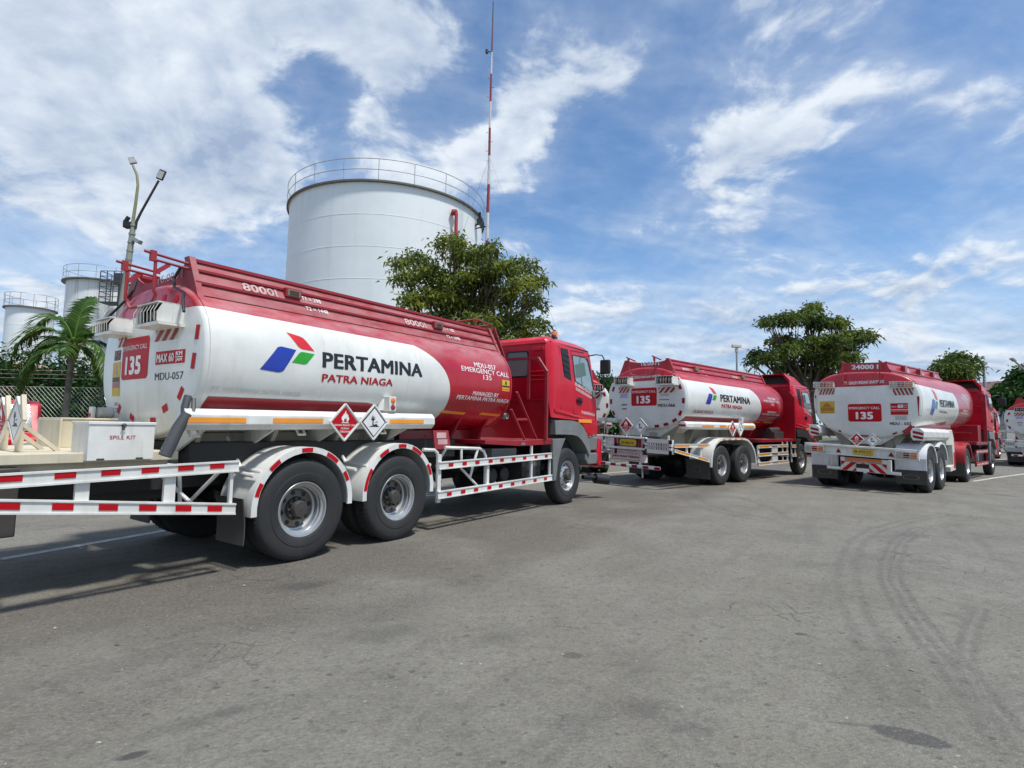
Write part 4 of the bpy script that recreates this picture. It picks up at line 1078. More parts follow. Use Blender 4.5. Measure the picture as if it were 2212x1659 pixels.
    rail(cx, 'rear_side_guard', [(-3.0, .965, 1.07, -.73, .965, 1.07), (-3.0, zz(-3.0), zz(-3.0)+.105, -.74, zz(-.74), zz(-.74)+.105)], [(-2.8, .9, -2.8, 1.0, .09), (-1.935, .75, -1.935, 1.0, .09), (-1.315, .65, -1.315, 1.0, .09), (-.78, .6, -.78, 1.0, .03)], 0, .035, st)
    mb = MB()
    for sg in (1, -1):
        y = lambda v: -sg*(v+1.25)
        for a, b in (((-1.0, -.05, .98), (-1.05, -.7, 1.0)), ((-1.05, -.08, .64), (-1.15, -.7, .95)), ((-.85, -.08, .98), (-.98, -.45, .62)), ((-1.05, -.45, .98), (-1.02, -.45, .60)), ((-2.4, -.05, .98), (-2.4, -.7, .95))): mb.tube([(a[0], y(a[1]), a[2]), (b[0], y(b[1]), b[2])], .018, 7)
    mb.build('rear_guard_brackets', m_white, root)
    # tail deck, spill kit box, cream locker, placards on stands
    mb = MB(); mb.box((-3.0, -2.35, 1.115), (-1.15, -.28, 1.145), V); mb.box((-3.0, -.33, 1.07), (-1.15, -.27, 1.15), V)
    for v in (-.35, -1.0, -1.8): mb.box((-2.95, v-.04, .93), (-1.2, v, 1.115), V)
    mb.build('tail_deck', m_cream, root, smooth=None, bevel=.006)
    mb = MB(); mb.box((-1.865, -.55, 1.085), (-1.385, -.20, 1.40), V); mb.box((-1.872, -.557, 1.375), (-1.378, -.192, 1.403), V); o = mb.build('spill_kit_box', m_white, root, smooth=None, bevel=.006)
    mb = MB(); txt(mb, 'SPILL KIT', lambda a, b: V(a, -.1975, b), -1.72, 1.258, -1.53, 1.29, 0, .02); mb.build('box_lettering', m_txr, o, smooth=None)
    mb = MB()
    for u in (-1.80, -1.52): mb.box((u, -.20, 1.09), (u+.05, -.188, 1.105), V)
    mb.box((-1.64, -.192, 1.335), (-1.625, -.17, 1.38), V); mb.lathe([(-.005, .02), (.0, .014)], V(-1.632, -.18, 1.37), 12); mb.build('box_latch', m_hub, o, smooth=None)
    mb = MB(); mb.box((-1.66, -2.1, 1.145), (-1.2, -1.50, 1.42), V); mb.box((-1.67, -2.11, 1.415), (-1.19, -1.49, 1.435), V); mb.box((-1.675, -2.11, 1.14), (-1.655, -1.48, 1.42), V); mb.build('deck_locker', m_cream, root, smooth=None, bevel=.006)
    for v, kind in ((-.78, 'tree'), (-1.18, 'flame')):
        placard(cx, V(-2.17, v, 1.40), (0, -1, 0), (0, 0, 1), (-1, 0, 0), .19, kind)
    for v in (-.78, -1.18):
        mb = MB(); mb.beam(V(-2.14, v, 1.145), V(-2.14, v, 1.42), .05, .02); mb.beam(V(-1.88, v, 1.145), V(-2.12, v, 1.36), .03, .045, (0, 1, 0)); mb.box((-2.17, v-.03, 1.147), (-2.1, v+.03, 1.152), V)
        mb.beam(V(-2.17, v+.20, 1.40), V(-2.17, v+.12, 1.60), .03, .04); mb.build('placard_stand', m_cream, root, smooth=None)
    mb = MB(); mb.tube([L(-1.17, -.12, 1.66), L(-1.2, -.10, 1.56), L(-1.2, -.08, 1.45)], .035, 8); mb.tube([L(-1.2, -.05, 1.50), L(-1.27, -.05, 1.37), L(-1.36, -.05, 1.14)], [.045, .052, .052], 12); mb.tube([L(-1.12, -.12, 1.64), L(-1.15, -.05, 1.52), L(-1.18, -.08, 1.44)], .018, 6)
    mb.build('discharge_hose', mat('dark_hose_rubber', (.06, .065, .07), .6), root)
    mb = MB(); mb.lathe([(0, 0), (0, .055), (.12, .06), (.15, .04)], V(-1.20, -2.0, 1.50), 20, axis='x'); mb.build('drain_valve', m_whited, root)
    mb = MB(); mb.box((-1.26, -2.08, 1.43), (-1.22, -2.00, 1.56), V); mb.build('corner_post', m_white, root, bevel=.006); mb = MB(); mb.box((-1.264, -2.07, 1.45), (-1.261, -2.01, 1.49), V); mb.build('rear_reflector', m_rr, root)
    mb = MB(); mb.box((-3.06, -2.45, .80), (-2.98, -.05, 1.0), V); mb.build('rear_bumper', m_white, root, bevel=.01)
    mb = MB(); mb.box((-2.45, -.62, .55), (-2.25, -.25, 1.05), V); mb.beam(V(-2.32, -.45, .95), V(-2.46, -.45, .44), .25, .10, (0, 1, 0)); mb.build('support_leg', m_hub, root, bevel=.01)
    # deck, bulkhead, ladder between barrel and cab
    mb = MB(); mb.prism([V(3.12, -.01, 1.16), V(4.08, -.01, 1.115), V(5.14, -.01, 1.13), V(5.16, -.01, 1.235), V(4.08, -.01, 1.205), V(3.12, -.01, 1.225)], (0, 2.48, 0)); mb.build('access_deck', m_redg, root, smooth=None, bevel=.006)
    mb = MB(); mb.prism([V(4.88, -.02, 1.22), V(4.88, -2.45, 1.22), V(4.88, -2.45, 1.93), V(4.88, -.02, 1.94)], (.02, 0, 0)); mb.box((4.86, -2.46, 1.92), (4.92, -.0, 1.95), V); mb.build('bulkhead_plate', m_redg, root, smooth=None)
    mb = MB()
    for q in ([V(4.87, .02, 1.20), V(4.87, .02, 2.43), V(4.87, -.17, 2.69), V(4.87, -.80, 2.70), V(4.87, -1.7, 2.70), V(4.87, -2.33, 2.69), V(4.87, -2.50, 2.43), V(4.87, -2.50, 1.20)], [V(4.87, -.36, 1.94), V(4.87, -.36, 2.69)], [V(4.87, -2.1, 1.94), V(4.87, -2.1, 2.69)]):
        for a, b in zip(q[:-1], q[1:]): mb.beam(a, b, .05, .05, (1, 0, 0))
    mb.build('bulkhead_frame', m_redd, root, smooth=None)
    mb = MB(); mb.beam(V(4.32, -.08, 1.22), V(3.93, -.10, 1.72), .02, .04, (0, 1, 0)); mb.beam(V(4.71, -.08, 1.22), V(4.09, -.10, 2.02), .02, .04, (0, 1, 0)); mb.beam(V(4.09, -.09, 1.56), V(4.44, -.09, 1.57), .02, .04); mb.build('step_ladder', m_redd, root, smooth=None)
    mb = MB(); mb.box((4.10, -.008, 1.13), (4.22, .0, 1.17), V); mb.build('side_marker', m_grey, root)
    mb = MB(); mb.box((3.50, -.75, .88), (4.20, -.16, 1.08), V)
    for k in range(4): mb.box((3.49, -.76, .90+k*.04), (4.21, -.15, .915+k*.04), V)
    mb.build('battery_box', m_grey, root, bevel=.01)
    for u in (3.66, 4.0):
        mb = MB(); mb.lathe([(-.0, 0), (0, .10), (.02, .125), (.5, .125)], V(u, -.24, .64), 20, axis='y'); mb.box((u-.03, -.245, .70), (u+.03, -.236, .735), V); mb.build('air_tank', m_black, root)
    mb = MB(); mb.prism([V(2.10, -.15, 1.36), V(2.42, -.15, 1.36), V(2.46, -.13, 1.10), V(2.13, -.13, 1.10)], (0, .02, 0)); o = mb.build('document_board', m_redd, root, smooth=None)
    mb = MB(); f = lambda a, b: V(a, -.135, b); poly(mb, [(2.16, 1.25), (2.36, 1.25), (2.36, 1.33), (2.16, 1.33)], f); poly(mb, [(2.19, 1.14), (2.39, 1.14), (2.39, 1.235), (2.19, 1.235)], f); mb.build('paper_sheets', m_txp, o, smooth=None)
    mb = MB(); mb.box((3.98, -.40, 1.50), (4.10, -.28, 1.60), L); mb.lathe([(-.03, .05), (0, .05)], L(4.04, -.28, 1.55), 14); mb.build('breather_valve', m_galv, root)
    mb = MB(); mb.lathe([(0, 0), (0, .19), (.45, .19), (.46, .0)], (4.66, -1.12, .66), 28); mb.build('air_filter', m_grey, root)
    mb = MB(); mb.tube([(2.2, -1.0, .75), (2.35, -1.02, .62)], .04, 10); mb.tube([(1.95, -1.1, 1.3), (1.97, -1.1, .8)], .012, 6); mb.build('hanging_pipe', m_black, root)
    cab(cx)
    mb = MB(); mb.tube([(6.3, .8, .42), (6.75, .95, .42)], .05, 12); mb.tube([(6.55, -1.15, .45), (6.95, -1.3, .41)], .045, 10); mb.tube([(6.88, -1.26, .41), (7.15, -1.42, .37)], [.10, .105], 18); mb.build('exhaust_pipes', m_black, root, smooth=50)
    return root

# ================================================================== second tanker
def tanker_two(pt=(5.66, 14.8), yaw=R(44), label='middle tanker truck marked MDU-066 with yellow striped side guard and yellow oval plate', unit='066', full=True):
    root = veh_root('tanker_truck', pt, yaw, label, GRP)
    cx = Ctx(root, T=.006, S=.03); L = cx.L; V = cx.V
    tk = Tank(cx, 1.19, .815, 2.235, 2.35, -1.78, 4.55)
    tk.obj = tk.build(tank_mat('barrel_paint_second', 2.71, 2.0, .85, 1.3, 2.80, 2.3, dirt=.25, dust=.28))
    s = tk.side(.003); s9 = tk.side(.005); rr = tk.rear(.004); rr9 = tk.rear(.007)
    zr = lambda v, z: z
    mb = MB(); poly(mb, [(-1.68, 1.655), (1.75, 1.665), (1.82, 1.70), (1.78, 1.78), (1.70, 1.805), (-1.62, 1.79)], s, 0, .3, .03); mb.build('red_stripe', m_redg, tk.obj, smooth=None)
    mb = MB(); logo(mb, s, -.80, 2.12, -.14, 2.60); mb.build('company_emblem', [m_blue, m_green, m_lred], tk.obj, smooth=None)
    mb = MB(); txt(mb, 'PERTAMINA', s, .05, 2.235, 1.97, 2.43, 0, .04, 0, 0, .04); mb.build('company_lettering', m_txb, tk.obj, smooth=None)
    mb = MB(); txt(mb, 'PATRA NIAGA', s, .12, 2.07, 1.42, 2.17, 0, .03, 0, 0, .04); mb.build('company_lettering', m_txr, tk.obj, smooth=None); mb = MB(); txt(mb, 'DILARANG MEROKOK', s, -1.36, 1.88, -.27, 1.965, 0, .02, .25); mb.build('company_lettering', m_txr, tk.obj, smooth=None)
    company_front_text(cx, tk, unit, 3.0, 4.3, 2.52, .07, .02)
    mb = MB()
    for a, b in ((2.6, 3.15), (3.45, 4.05)): poly(mb, rect(a, 1.71, b, 1.75), s, 0, 0, .03)
    mb.build('side_reflector', m_amber, tk.obj, smooth=None)
    mb = MB(); poly(mb, rect(-1.64, 2.06, -.87, 2.53, .05), rr, 0, .08, .06); txt(mb, 'EMERGENCY CALL', rr9, -1.61, 2.40, -.90, 2.46, 1, .02, 0, .1); txt(mb, '135', rr9, -1.47, 2.12, -1.06, 2.32, 1, .05, 0, .1); mb.build('emergency_panel', [m_rr, m_txw], tk.obj, smooth=None)
    mb = MB(); chevrons(mb, rr, rr9, -.82, 2.38, -.38, 2.52, 3, .12, 1, 0); mb.build('hazard_stripes', [m_redd, m_whited], tk.obj, smooth=None)
    mb = MB(); chevrons(mb, rr, rr9, -2.06, 2.42, -1.71, 2.57, 3, .12, 1, 0); mb.build('hazard_stripes', [m_redd, m_whited], tk.obj, smooth=None)
    mb = MB(); txt(mb, 'MDU-'+unit, rr, -.84, 2.02, -.37, 2.10, 0, .03, 0, .1); mb.build('unit_lettering', m_txb, tk.obj, smooth=None)
    mb = MB(); poly(mb, rect(-2.01, 2.28, -1.77, 2.40), rr, 1)
    for a, b, c, d in ((-1.97, 2.075, -1.78, 2.12), (-1.95, 1.97, -1.80, 2.01), (-.78, 2.34, -.52, 2.355), (-.76, 2.30, -.53, 2.312), (-.80, 2.195, -.52, 2.22), (-1.9, 2.15, -1.88, 2.17)): poly(mb, rect(a, b, c, d), rr, 0)
    mb.build('small_stickers', [m_grey, m_vio], tk.obj, smooth=None)
    mb = MB(); txt(mb, 'PT. CAHAYA ANUGERAH SAMUDRA', rr, -1.66, 2.79, -.77, 2.86, 0, .03, 0, .1); mb.build('owner_lettering', m_txw, tk.obj, smooth=None)
    mb = MB()
    for v, z, a in ((-.24, 2.52, 160), (-.15, 2.17, 0), (-.24, 1.86, 25), (-.40, 1.68, 60), (-.64, 1.58, 78), (-.90, 1.53, 85), (-1.25, 1.52, 90), (-1.7, 1.55, 105), (-2.0, 1.64, 120), (-2.25, 1.88, 150), (-2.33, 2.20, 0), (-2.25, 2.54, 25)):
        ca, sa = math.cos(R(a)), math.sin(R(a)); poly(mb, [(v+x*ca+y*sa, z-x*sa+y*ca) for x, y in ((-.035, -.065), (.035, -.065), (.035, .065), (-.035, .065))], rr9, 0)
    mb.build('rim_reflectors', m_rrd, tk.obj, smooth=None)
    cl = cladding(cx, -1.72, 4.15, -.42, -.62, 2.86, 3.24, m_red)
    mb = MB(); f = lambda a, b: L(a, -.62+(3.24-b)*.53+.012, b)
    for tx_, a_, b_, c_, d_, bo_ in (('8000 L', -1.2, 2.99, -.65, 3.07, .05), ('8000 L', 1.75, 2.99, 2.35, 3.07, .05), ('T1 = 298', -.3, 3.05, .05, 3.09, .02), ('T2 = 1448', -.3, 2.92, .1, 2.96, .02), ('T2 = 1478', 2.7, 2.92, 3.1, 2.96, .02)):
        mb = MB(); txt(mb, tx_, f, a_, b_, c_, d_, 0, bo_); mb.build('capacity_lettering', m_txp, cl, smooth=None)
    for u in (-.45, 2.5): mb = MB(); mb.box((u-.10, -.53, 3.04), (u+.10, -.46, 3.15), L); mb.build('inspection_plate', mat('brass_plate', (.22, .17, .10), .5), cl, smooth=None)
    end_plate(cx, tk, -1.72, -.40, -.64, 2.86, 3.24, m_red, .06, (('16.000 l', -1.40, 3.10, -.86, 3.20, .04),), m_txw, cl, .10)
    end_plate(cx, tk, 4.05, -.40, -.64, 2.86, 3.24, m_red, .02, (), m_txp, cl, .10)
    mb = MB()
    for v in (-1.6, -.82):
        mb.tube([L(-1.7, v, 3.24), L(-2.12, v, 3.30)], .018, 6); mb.box((-2.05, v-.02, 3.18), (-2.0, v+.02, 3.28), L)
    mb.tube([L(-2.02, -.82, 3.22), L(-2.0, -.82, 2.95), L(-2.0, -.88, 2.85), L(-2.0, -1.0, 2.82), L(-2.0, -1.42, 2.82), L(-2.0, -1.54, 2.86), L(-2.0, -1.6, 2.96), L(-2.02, -1.6, 3.22)], .016, 6); mb.build('ladder_hoop', m_redd, cl)
    mb = MB()
    mb.tube([L(-1.8, -.42, 2.95), L(-1.86, -.40, 2.8), L(-1.88, -.40, 2.6)], .014, 6); mb.tube([L(3.9, -.7, 3.24), L(3.9, -.7, 3.38), L(4.3, -.7, 3.34), L(4.3, -.7, 3.1)], .014, 6); mb.build('top_handrail', m_redd, cl)
    for v0, v1 in ((-.77, -.30), (-2.03, -1.60)): grille_lamp(cx, 'tail_lamp', -2.08, v0, v1, 2.58, 2.79, .36, 6)
    hex_tube(cx, -1.92, 2.20, -.10, 1.565, .098, m_white, ((-1.1, -.45), (-.1, .5), (1.45, 2.1)))
    mb = MB(); mb.lathe([(-.012, 0), (0, .10), (.06, .10)], L(-1.93, -.10, 1.565), 18, axis='x'); o = mb.build('tube_cap', m_white, root); mb = MB(); mb.box((-1.95, -.19, 1.54), (-1.946, -.02, 1.59), L); mb.build('rear_reflector', m_rr, o)
    mb = MB(); mb.box((-2.0, -2.62, 1.58), (-1.9, -2.40, 1.68), L); mb.tube([L(-1.85, -2.42, 1.62), L(-1.85, -2.1, 1.62)], .07, 10); mb.tube([L(-1.9, -2.45, 1.58), L(-1.9, -2.47, 1.25)], .012, 5); mb.build('drain_valve', m_whited, root)
    e1 = (1, 0, 0); sy = Vector((0, -1, 0))
    placard(cx, L(.565, .03, 1.50), e1, (0, 0, 1), sy, .205, 'flame'); placard(cx, L(1.05, .03, 1.50), e1, (0, 0, 1), sy, .205, 'tree')
    mb = MB(); mb.box((1.32, -.13, 1.64), (1.42, -.03, 1.83), L); o = mb.build('marker_lamp', m_white, root, bevel=.006)
    wheel(cx, 0); wheel(cx, 1.38); wheel(cx, 6.02, 'deep', False)
    axle(cx, 0); axle(cx, 1.38); axle(cx, 6.02)
    chassis(cx, -2.5, 7.2, .95)
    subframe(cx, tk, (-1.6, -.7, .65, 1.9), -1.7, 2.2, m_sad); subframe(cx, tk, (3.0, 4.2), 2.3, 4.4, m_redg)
    underbody(cx, [((2.3, .5, .45), (4.9, 1.15, 1.0)), ((2.6, -.9, .55), (4.9, -.4, 1.0)), ((-2.2, -.35, .75), (-1.2, .35, 1.0))])
    mb = MB(); mb.prism([L(-1.72, -2.15, 1.62), L(-1.72, -1.95, 1.24), L(-1.72, -.85, 1.24), L(-1.72, -.30, 1.62), L(-1.72, -1.25, 1.46)], (.9, 0, 0)); mb.build('tail_plinth', m_whited, root)
    fp = [(-.69, .50), (-.66, .75), (-.58, .95), (-.42, 1.11), (-.2, 1.21), (.05, 1.245), (.7, 1.245), (1.35, 1.24), (1.6, 1.20), (1.85, 1.08), (2.05, .90), (2.14, .70), (2.17, .50)]
    ww = [(.02, .035)]
    fender(cx, fp, .02, -.60, m_white, .055, ((.30, .34), (.40, .44), (.5, .54), (.60, .64)), m_amber)
    flap(cx, -.72, -.02, -.68, .18, .68, (.11, .09))
    mb = MB()
    rail(cx, 'rear_side_guard', [(-2.48, 1.03, 1.12, -.72, 1.01, 1.10), (-2.48, .92, 1.0, -.72, .62, .70)], [(-1.85, .85, -1.85, 1.05, .06), (-1.15, .75, -1.15, 1.05, .06)], 0, .035, [(-2.45, 1.05, 1.10, -1.8, 1.045, 1.09), (-1.35, 1.04, 1.085, -.85, 1.03, 1.075), (-2.42, .925, .975, -1.8, .82, .87), (-1.35, .745, .795, -.85, .66, .71)], smat=m_amber)
    st = []
    for z in (.955, .72, .45):
        st += [(2.42, z, z+.045, 3.2, z, z+.045), (4.0, z, z+.045, 4.7, z, z+.045)]
    st += [(5.15, .93, .98, 5.45, .93, .98), (5.15, .62, .67, 5.45, .62, .67)]
    rail(cx, 'side_guard', [(2.37, .93, 1.02, 4.75, .93, 1.02), (2.37, .68, .78, 4.75, .68, .78), (2.37, .41, .51, 4.75, .41, .51), (5.1, .9, 1.0, 5.48, .9, 1.0), (5.1, .60, .69, 5.48, .60, .69), (3.40, .43, 1.0, 3.85, .43, 1.0)], [(2.42, .42, 2.42, 1.0, .09), (4.75, .42, 4.75, 1.12, .05), (5.12, .42, 5.12, 1.12, .05), (5.46, .60, 5.46, 1.0, .03), (4.35, .45, 4.35, 1.12, .04)], 0, .035, st, smat=m_amber)
    # rear bumper frame
    mb = MB(); mb.box((-2.52, -2.45, 1.19), (-2.42, -.78, 1.235), L); mb.box((-2.52, -2.45, .915), (-2.42, -.78, .965), L); mb.box((-2.46, -2.45, .95), (-2.42, -.78, 1.20), L); bmp = mb.build('rear_bumper', m_white, root, smooth=None, bevel=.006)
    for v0, v1 in ((-.78, -.06), (-2.44, -1.98)):
        mb = MB(); n = 9 if v0 > -1 else 6; w = v1-v0
        zs = [.865, .955, 1.02, 1.045, 1.105, 1.195]
        mb.box((-2.54, v0, .865), (-2.50, v1, .955), L); mb.box((-2.54, v0, 1.02), (-2.50, v1, 1.045), L); mb.box((-2.54, v0, 1.11), (-2.50, v1, 1.21), L); mb.box((-2.54, v0, .865), (-2.42, v0+.05, 1.21), L); mb.box((-2.54, v1-.07, .865), (-2.42, v1, 1.21), L)
        for k in range(n): a = v0+.05+(w-.12)*(k+.5)/n; mb.box((-2.54, a-.012, .95), (-2.505, a+.012, 1.12), L)
        o = mb.build('tail_lamp_guard', m_white, root, smooth=None)
        for k, mm in enumerate((m_lampw, m_lampr, m_lampa)):
            a = v0+.06+(w-.14)*k/3; mb = MB(); mb.box((-2.49, a, .955), (-2.47, a+(w-.14)/3-.01, 1.11), L); mb.build('lens', mm, o)
    mb = MB(); f = lambda a, b: L(-2.50, a, b)
    mb.box((-2.49, -1.60, .985), (-2.465, -1.02, 1.18), L); pb = mb.build('plate_holder', m_chas, root, smooth=None)
    mb = MB(); poly(mb, rect(-1.55, 1.00, -1.05, 1.165, .06), f, 0); txt(mb, 'BK 8066 WL', lambda a, b: L(-2.503, a, b), -1.49, 1.04, -1.11, 1.11, 1, .02); mb.build('number_plate', [m_yel, m_hub], pb, smooth=None)
    mb = MB()
    for a in (-1.72, -.99): poly(mb, rect(a, .975, a+.08, 1.185), f)
    mb.build('rear_reflectors', m_rrd, pb, smooth=None)
    mb = MB(); mb.box((-2.50, -1.82, .615), (-2.47, -.90, .92), L); mb.box((-2.49, -.90, .60), (-2.35, -.82, .88), L); o = mb.build('notice_board', mat('pink_white_sign', (.62, .50, .48), .5), root, smooth=None, bevel=.008)
    mb = MB(); f = lambda a, b: L(-2.505, a, b); g = lambda a, b: L(-2.508, a, b)
    for q in (rect(-1.78, .89, -.94, .90), rect(-1.78, .645, -.94, .655), rect(-1.78, .645, -1.77, .90), rect(-.95, .645, -.94, .90), rect(-1.77, .785, -.95, .79)): poly(mb, q, f, 0)
    txt(mb, 'AWAS KENDARAAN', g, -1.68, .86, -1.04, .885, 1); txt(mb, 'PENGANGKUT BAHAN CAIR', g, -1.73, .81, -.99, .84, 1); txt(mb, 'AWAS MUDAH TERBAKAR', g, -1.75, .70, -.97, .755, 1, .03); mb.build('board_lettering', [m_redg, m_chas], o, smooth=None)
    mb = MB(); mb.tube([L(-2.50, -2.2, .505), L(-2.50, -.39, .505)], .045, 16); o = mb.build('underrun_bar', m_white, root, bevel=.01)
    mb = MB()
    for k in range(6):
        a = -2.12+k*.32; mb.add([L(-2.50-.047*math.cos(t), q, .505+.047*math.sin(t)) for q in (a, a+.16) for t in (-.9, -.4, 0, .4, .75)], [(i, i+1, i+6, i+5) for i in range(4)])
    mb.build('bar_reflectors', m_rrd, o, smooth=None)
    mb = MB()
    for v in (-1.75, -.95): mb.beam(L(-2.48, v, .48), L(-2.44, v, .95), .05, .05)
    mb.build('bumper_uprights', m_white, root)
    mb = MB(); mb.tube([L(-2.40, -.95, .46), L(-2.38, -.95, .22)], .02, 6); mb.build('ground_chain', m_galv, root)
    for v, k in ((-1.49, 'flame'), (-1.06, 'tree')): placard(cx, L(-2.30, v, 1.50), (0, -1, 0), (0, 0, 1), (-1, 0, 0), .205, k)
    for v in (-1.49, -1.06): mb = MB(); mb.beam(L(-2.28, v, 1.2), L(-2.28, v, 1.40), .05, .02); mb.beam(L(-2.26, v, 1.36), L(-2.0, v-.12, 1.22), .04, .03); mb.build('placard_stand', m_whited, root)
    mb = MB(); mb.tube([L(-2.2, -.33, 1.18), L(-2.2, -.33, 1.30)], .03, 8); mb.build('vent_pipe', m_whited, root)
    mb = MB(); poly(mb, rect(-1.02, 1.25, -.78, 1.36, .03), lambda a, b: L(-1.965, a, b)); mb.build('maker_plate', m_galv, root)
    # deck and tall bulkhead
    mb = MB(); mb.box((2.65, -2.45, 1.10), (5.42, -.01, 1.19), L); mb.build('access_deck', m_redg, root, smooth=None, bevel=.006)
    mb = MB(); mb.prism([L(5.38, .0, 1.12), L(5.38, .0, 2.58), L(5.38, -.22, 2.84), L(5.38, -2.28, 2.77), L(5.38, -2.5, 2.5), L(5.38, -2.5, 1.12)], (.02, 0, 0))
    for a, b in (((.0, 1.12), (.0, 2.58)), ((.0, 2.58), (-.22, 2.84)), ((-.22, 2.84), (-2.28, 2.77))): mb.beam(L(5.37, a[0], a[1]), L(5.37, b[0], b[1]), .04, .04, (1, 0, 0))
    mb.build('bulkhead_plate', m_red, root, smooth=None)
    mb = MB(); mb.box((3.95, -.5, 1.19), (4.7, -.12, 1.42), L); mb.tube([L(3.9, -.3, 1.44), L(4.65, -.3, 1.47)], .10, 10); mb.build('pump_unit', m_hub, root, bevel=.01)
    cab(cx, du=.32, spoiler=True, arch_m=m_chas, windows_rear=False, dz=-.02, beacon=True)
    return root

# ================================================================== third tanker (semi-trailer)
def tanker_three():
    root = veh_root('tanker_truck', (10.42, 13.73), R(42.3), 'right-hand semi-trailer tanker marked MDU-032 and 24000 with white mudguards', GRP)
    cx = Ctx(root, T=.034, S=.045); L = cx.L; V = cx.V
    c2 = Ctx(root, T=0, S=.03); L2 = c2.L
    tk = Tank(cx, 1.22, .86, 2.14, 3.0, -.55, 6.5, 2.25)
    tk.obj = tk.build(tank_mat('barrel_paint_third', 2.66, 1.85, .92, 2.7, 4.20, 2.3, dirt=.3, dust=.45))
    s = tk.side(.004); rr = tk.rear(.005); rr9 = tk.rear(.008)
    mb = MB(); poly(mb, [(-.3, 1.50), (2.9, 1.66), (3.15, 1.70), (3.05, 1.80), (2.8, 1.81), (-.3, 1.60)], s, 0, .4, .04); mb.build('red_stripe', m_redg, tk.obj, smooth=None)
    mb = MB(); logo(mb, s, .37, 1.93, 1.28, 2.62); mb.build('company_emblem', [m_blue, mat('logo_teal', (.03, .24, .17), .35), m_lred], tk.obj, smooth=None)
    mb = MB(); txt(mb, 'PERTAMINA', s, 1.48, 2.18, 3.47, 2.38, 0, .035, 0, 0, .04, lean=.05); mb.build('company_lettering', m_txb, tk.obj, smooth=None); mb = MB(); txt(mb, 'PATRA NIAGA', s, 1.45, 2.03, 2.5, 2.09, 0, .02, 0, 0, .04); mb.build('company_lettering', m_txb, tk.obj, smooth=None)
    company_front_text(cx, tk, '032', 4.6, 5.8, 2.72, .08, .02)
    mb = MB(); poly(mb, rect(-1.62, 1.74, -.865, 2.20, .05), rr, 0, .08, .06); txt(mb, 'EMERGENCY CALL', rr9, -1.595, 2.06, -.90, 2.125, 1, .02, 0, .1); txt(mb, '135', rr9, -1.44, 1.80, -1.05, 1.99, 1, .05, 0, .1); mb.build('emergency_panel', [m_rr, m_txw], tk.obj, smooth=None)
    mb = MB(); poly(mb, rect(-2.31, 1.96, -1.94, 2.29), rr, 0, .08); poly(mb, rect(-2.29, 2.03, -1.96, 2.12), rr9, 1, .08); poly(mb, [(-2.25, 2.13), (-2.02, 2.13), (-2.06, 2.20), (-2.13, 2.25), (-2.20, 2.20)], rr9, 1); txt(mb, 'BLIND SPOT AREA', rr9, -2.28, 1.975, -1.97, 2.01, 2, .02, 0, .1); mb.build('blind_spot_sticker', [m_yel, mat('ochre_print', (.40, .16, .03), .5), m_redg], tk.obj, smooth=None)
    mb = MB(); poly(mb, rect(-.67, 2.05, -.31, 2.20), rr, 0); poly(mb, rect(-.67, 1.91, -.31, 2.03), rr, 0); txt(mb, 'MAX', rr9, -.66, 2.095, -.54, 2.13, 1); txt(mb, '60', rr9, -.52, 2.08, -.40, 2.17, 1, .05); txt(mb, 'KM', rr9, -.385, 2.13, -.325, 2.16, 1); txt(mb, 'JAM', rr9, -.385, 2.08, -.325, 2.11, 1); txt(mb, 'KECEPATAN', rr9, -.65, 1.995, -.33, 2.015, 1); mb.build('speed_limit_sticker', [m_rr, m_txw], tk.obj, smooth=None)
    mb = MB(); txt(mb, 'MDU - 032', rr, -.70, 1.655, -.26, 1.725, 0, .03, 0, .1); mb.build('unit_lettering', m_txb, tk.obj, smooth=None)
    mb = MB()
    for k in range(4): poly(mb, rect(-.58, 1.79+k*.028, -.34, 1.80+k*.028), rr)
    mb.build('small_stickers', m_grey, tk.obj, smooth=None)
    mb = MB(); chevrons(mb, rr, rr9, -2.33, 2.47, -1.93, 2.63, 5, .07, 1, 0); mb.build('hazard_stripes', [m_redd, m_whited], tk.obj, smooth=None)
    mb = MB(); chevrons(mb, rr, rr9, -.19, 2.40, -.60, 2.57, 5, -.07, 1, 0); mb.build('hazard_stripes', [m_redd, m_whited], tk.obj, smooth=None)
    mb = MB()
    for q in ([(-.105, 1.88), (-.06, 1.88), (-.075, 2.36), (-.12, 2.36)], [(-2.44, 1.98), (-2.405, 1.98), (-2.405, 2.46), (-2.44, 2.46)], [(-2.27, 1.66), (-1.82, 1.45), (-1.80, 1.49), (-2.25, 1.70)], [(-.65, 1.405), (-.19, 1.595), (-.21, 1.64), (-.66, 1.445)], [(-1.42, 1.36), (-.98, 1.34), (-.98, 1.375), (-1.42, 1.40)]): poly(mb, q, rr9)
    mb.build('rim_reflectors', m_rrd, tk.obj, smooth=None)
    mb = MB(); txt(mb, 'PT. GALIH INDAH SANTOSO', rr, -1.70, 2.72, -.79, 2.80, 0, .03, 0, .1); mb.build('owner_lettering', m_txw, tk.obj, smooth=None)
    cl = cladding(cx, -.48, 5.6, -.62, -.76, 2.90, 3.24, m_red, (.4,), False)
    for u in (.8, 2.5, 4.2):
        mb = MB(); mb.box((u-.12, -.70, 3.05), (u+.12, -.60, 3.20), L); mb.build('inspection_plate', m_redg, cl, smooth=None)
        mb = MB(); poly(mb, rect(u+.2, 3.06, u+.6, 3.20), lambda a, b: L(a, -.685+(b-3.06)*-.4+.04, b)); mb.build('coaming_sticker', m_txp, cl, smooth=None)
    end_plate(cx, tk, -.50, -.62, -.76, 2.90, 3.24, m_red, .0, (('24000 l', -1.53, 3.07, -.92, 3.19, .045),), m_txw, cl, .08)
    end_plate(cx, tk, 5.55, -.62, -.76, 2.90, 3.24, m_red, .0, (), m_txp, cl, .08)
    mb = MB()
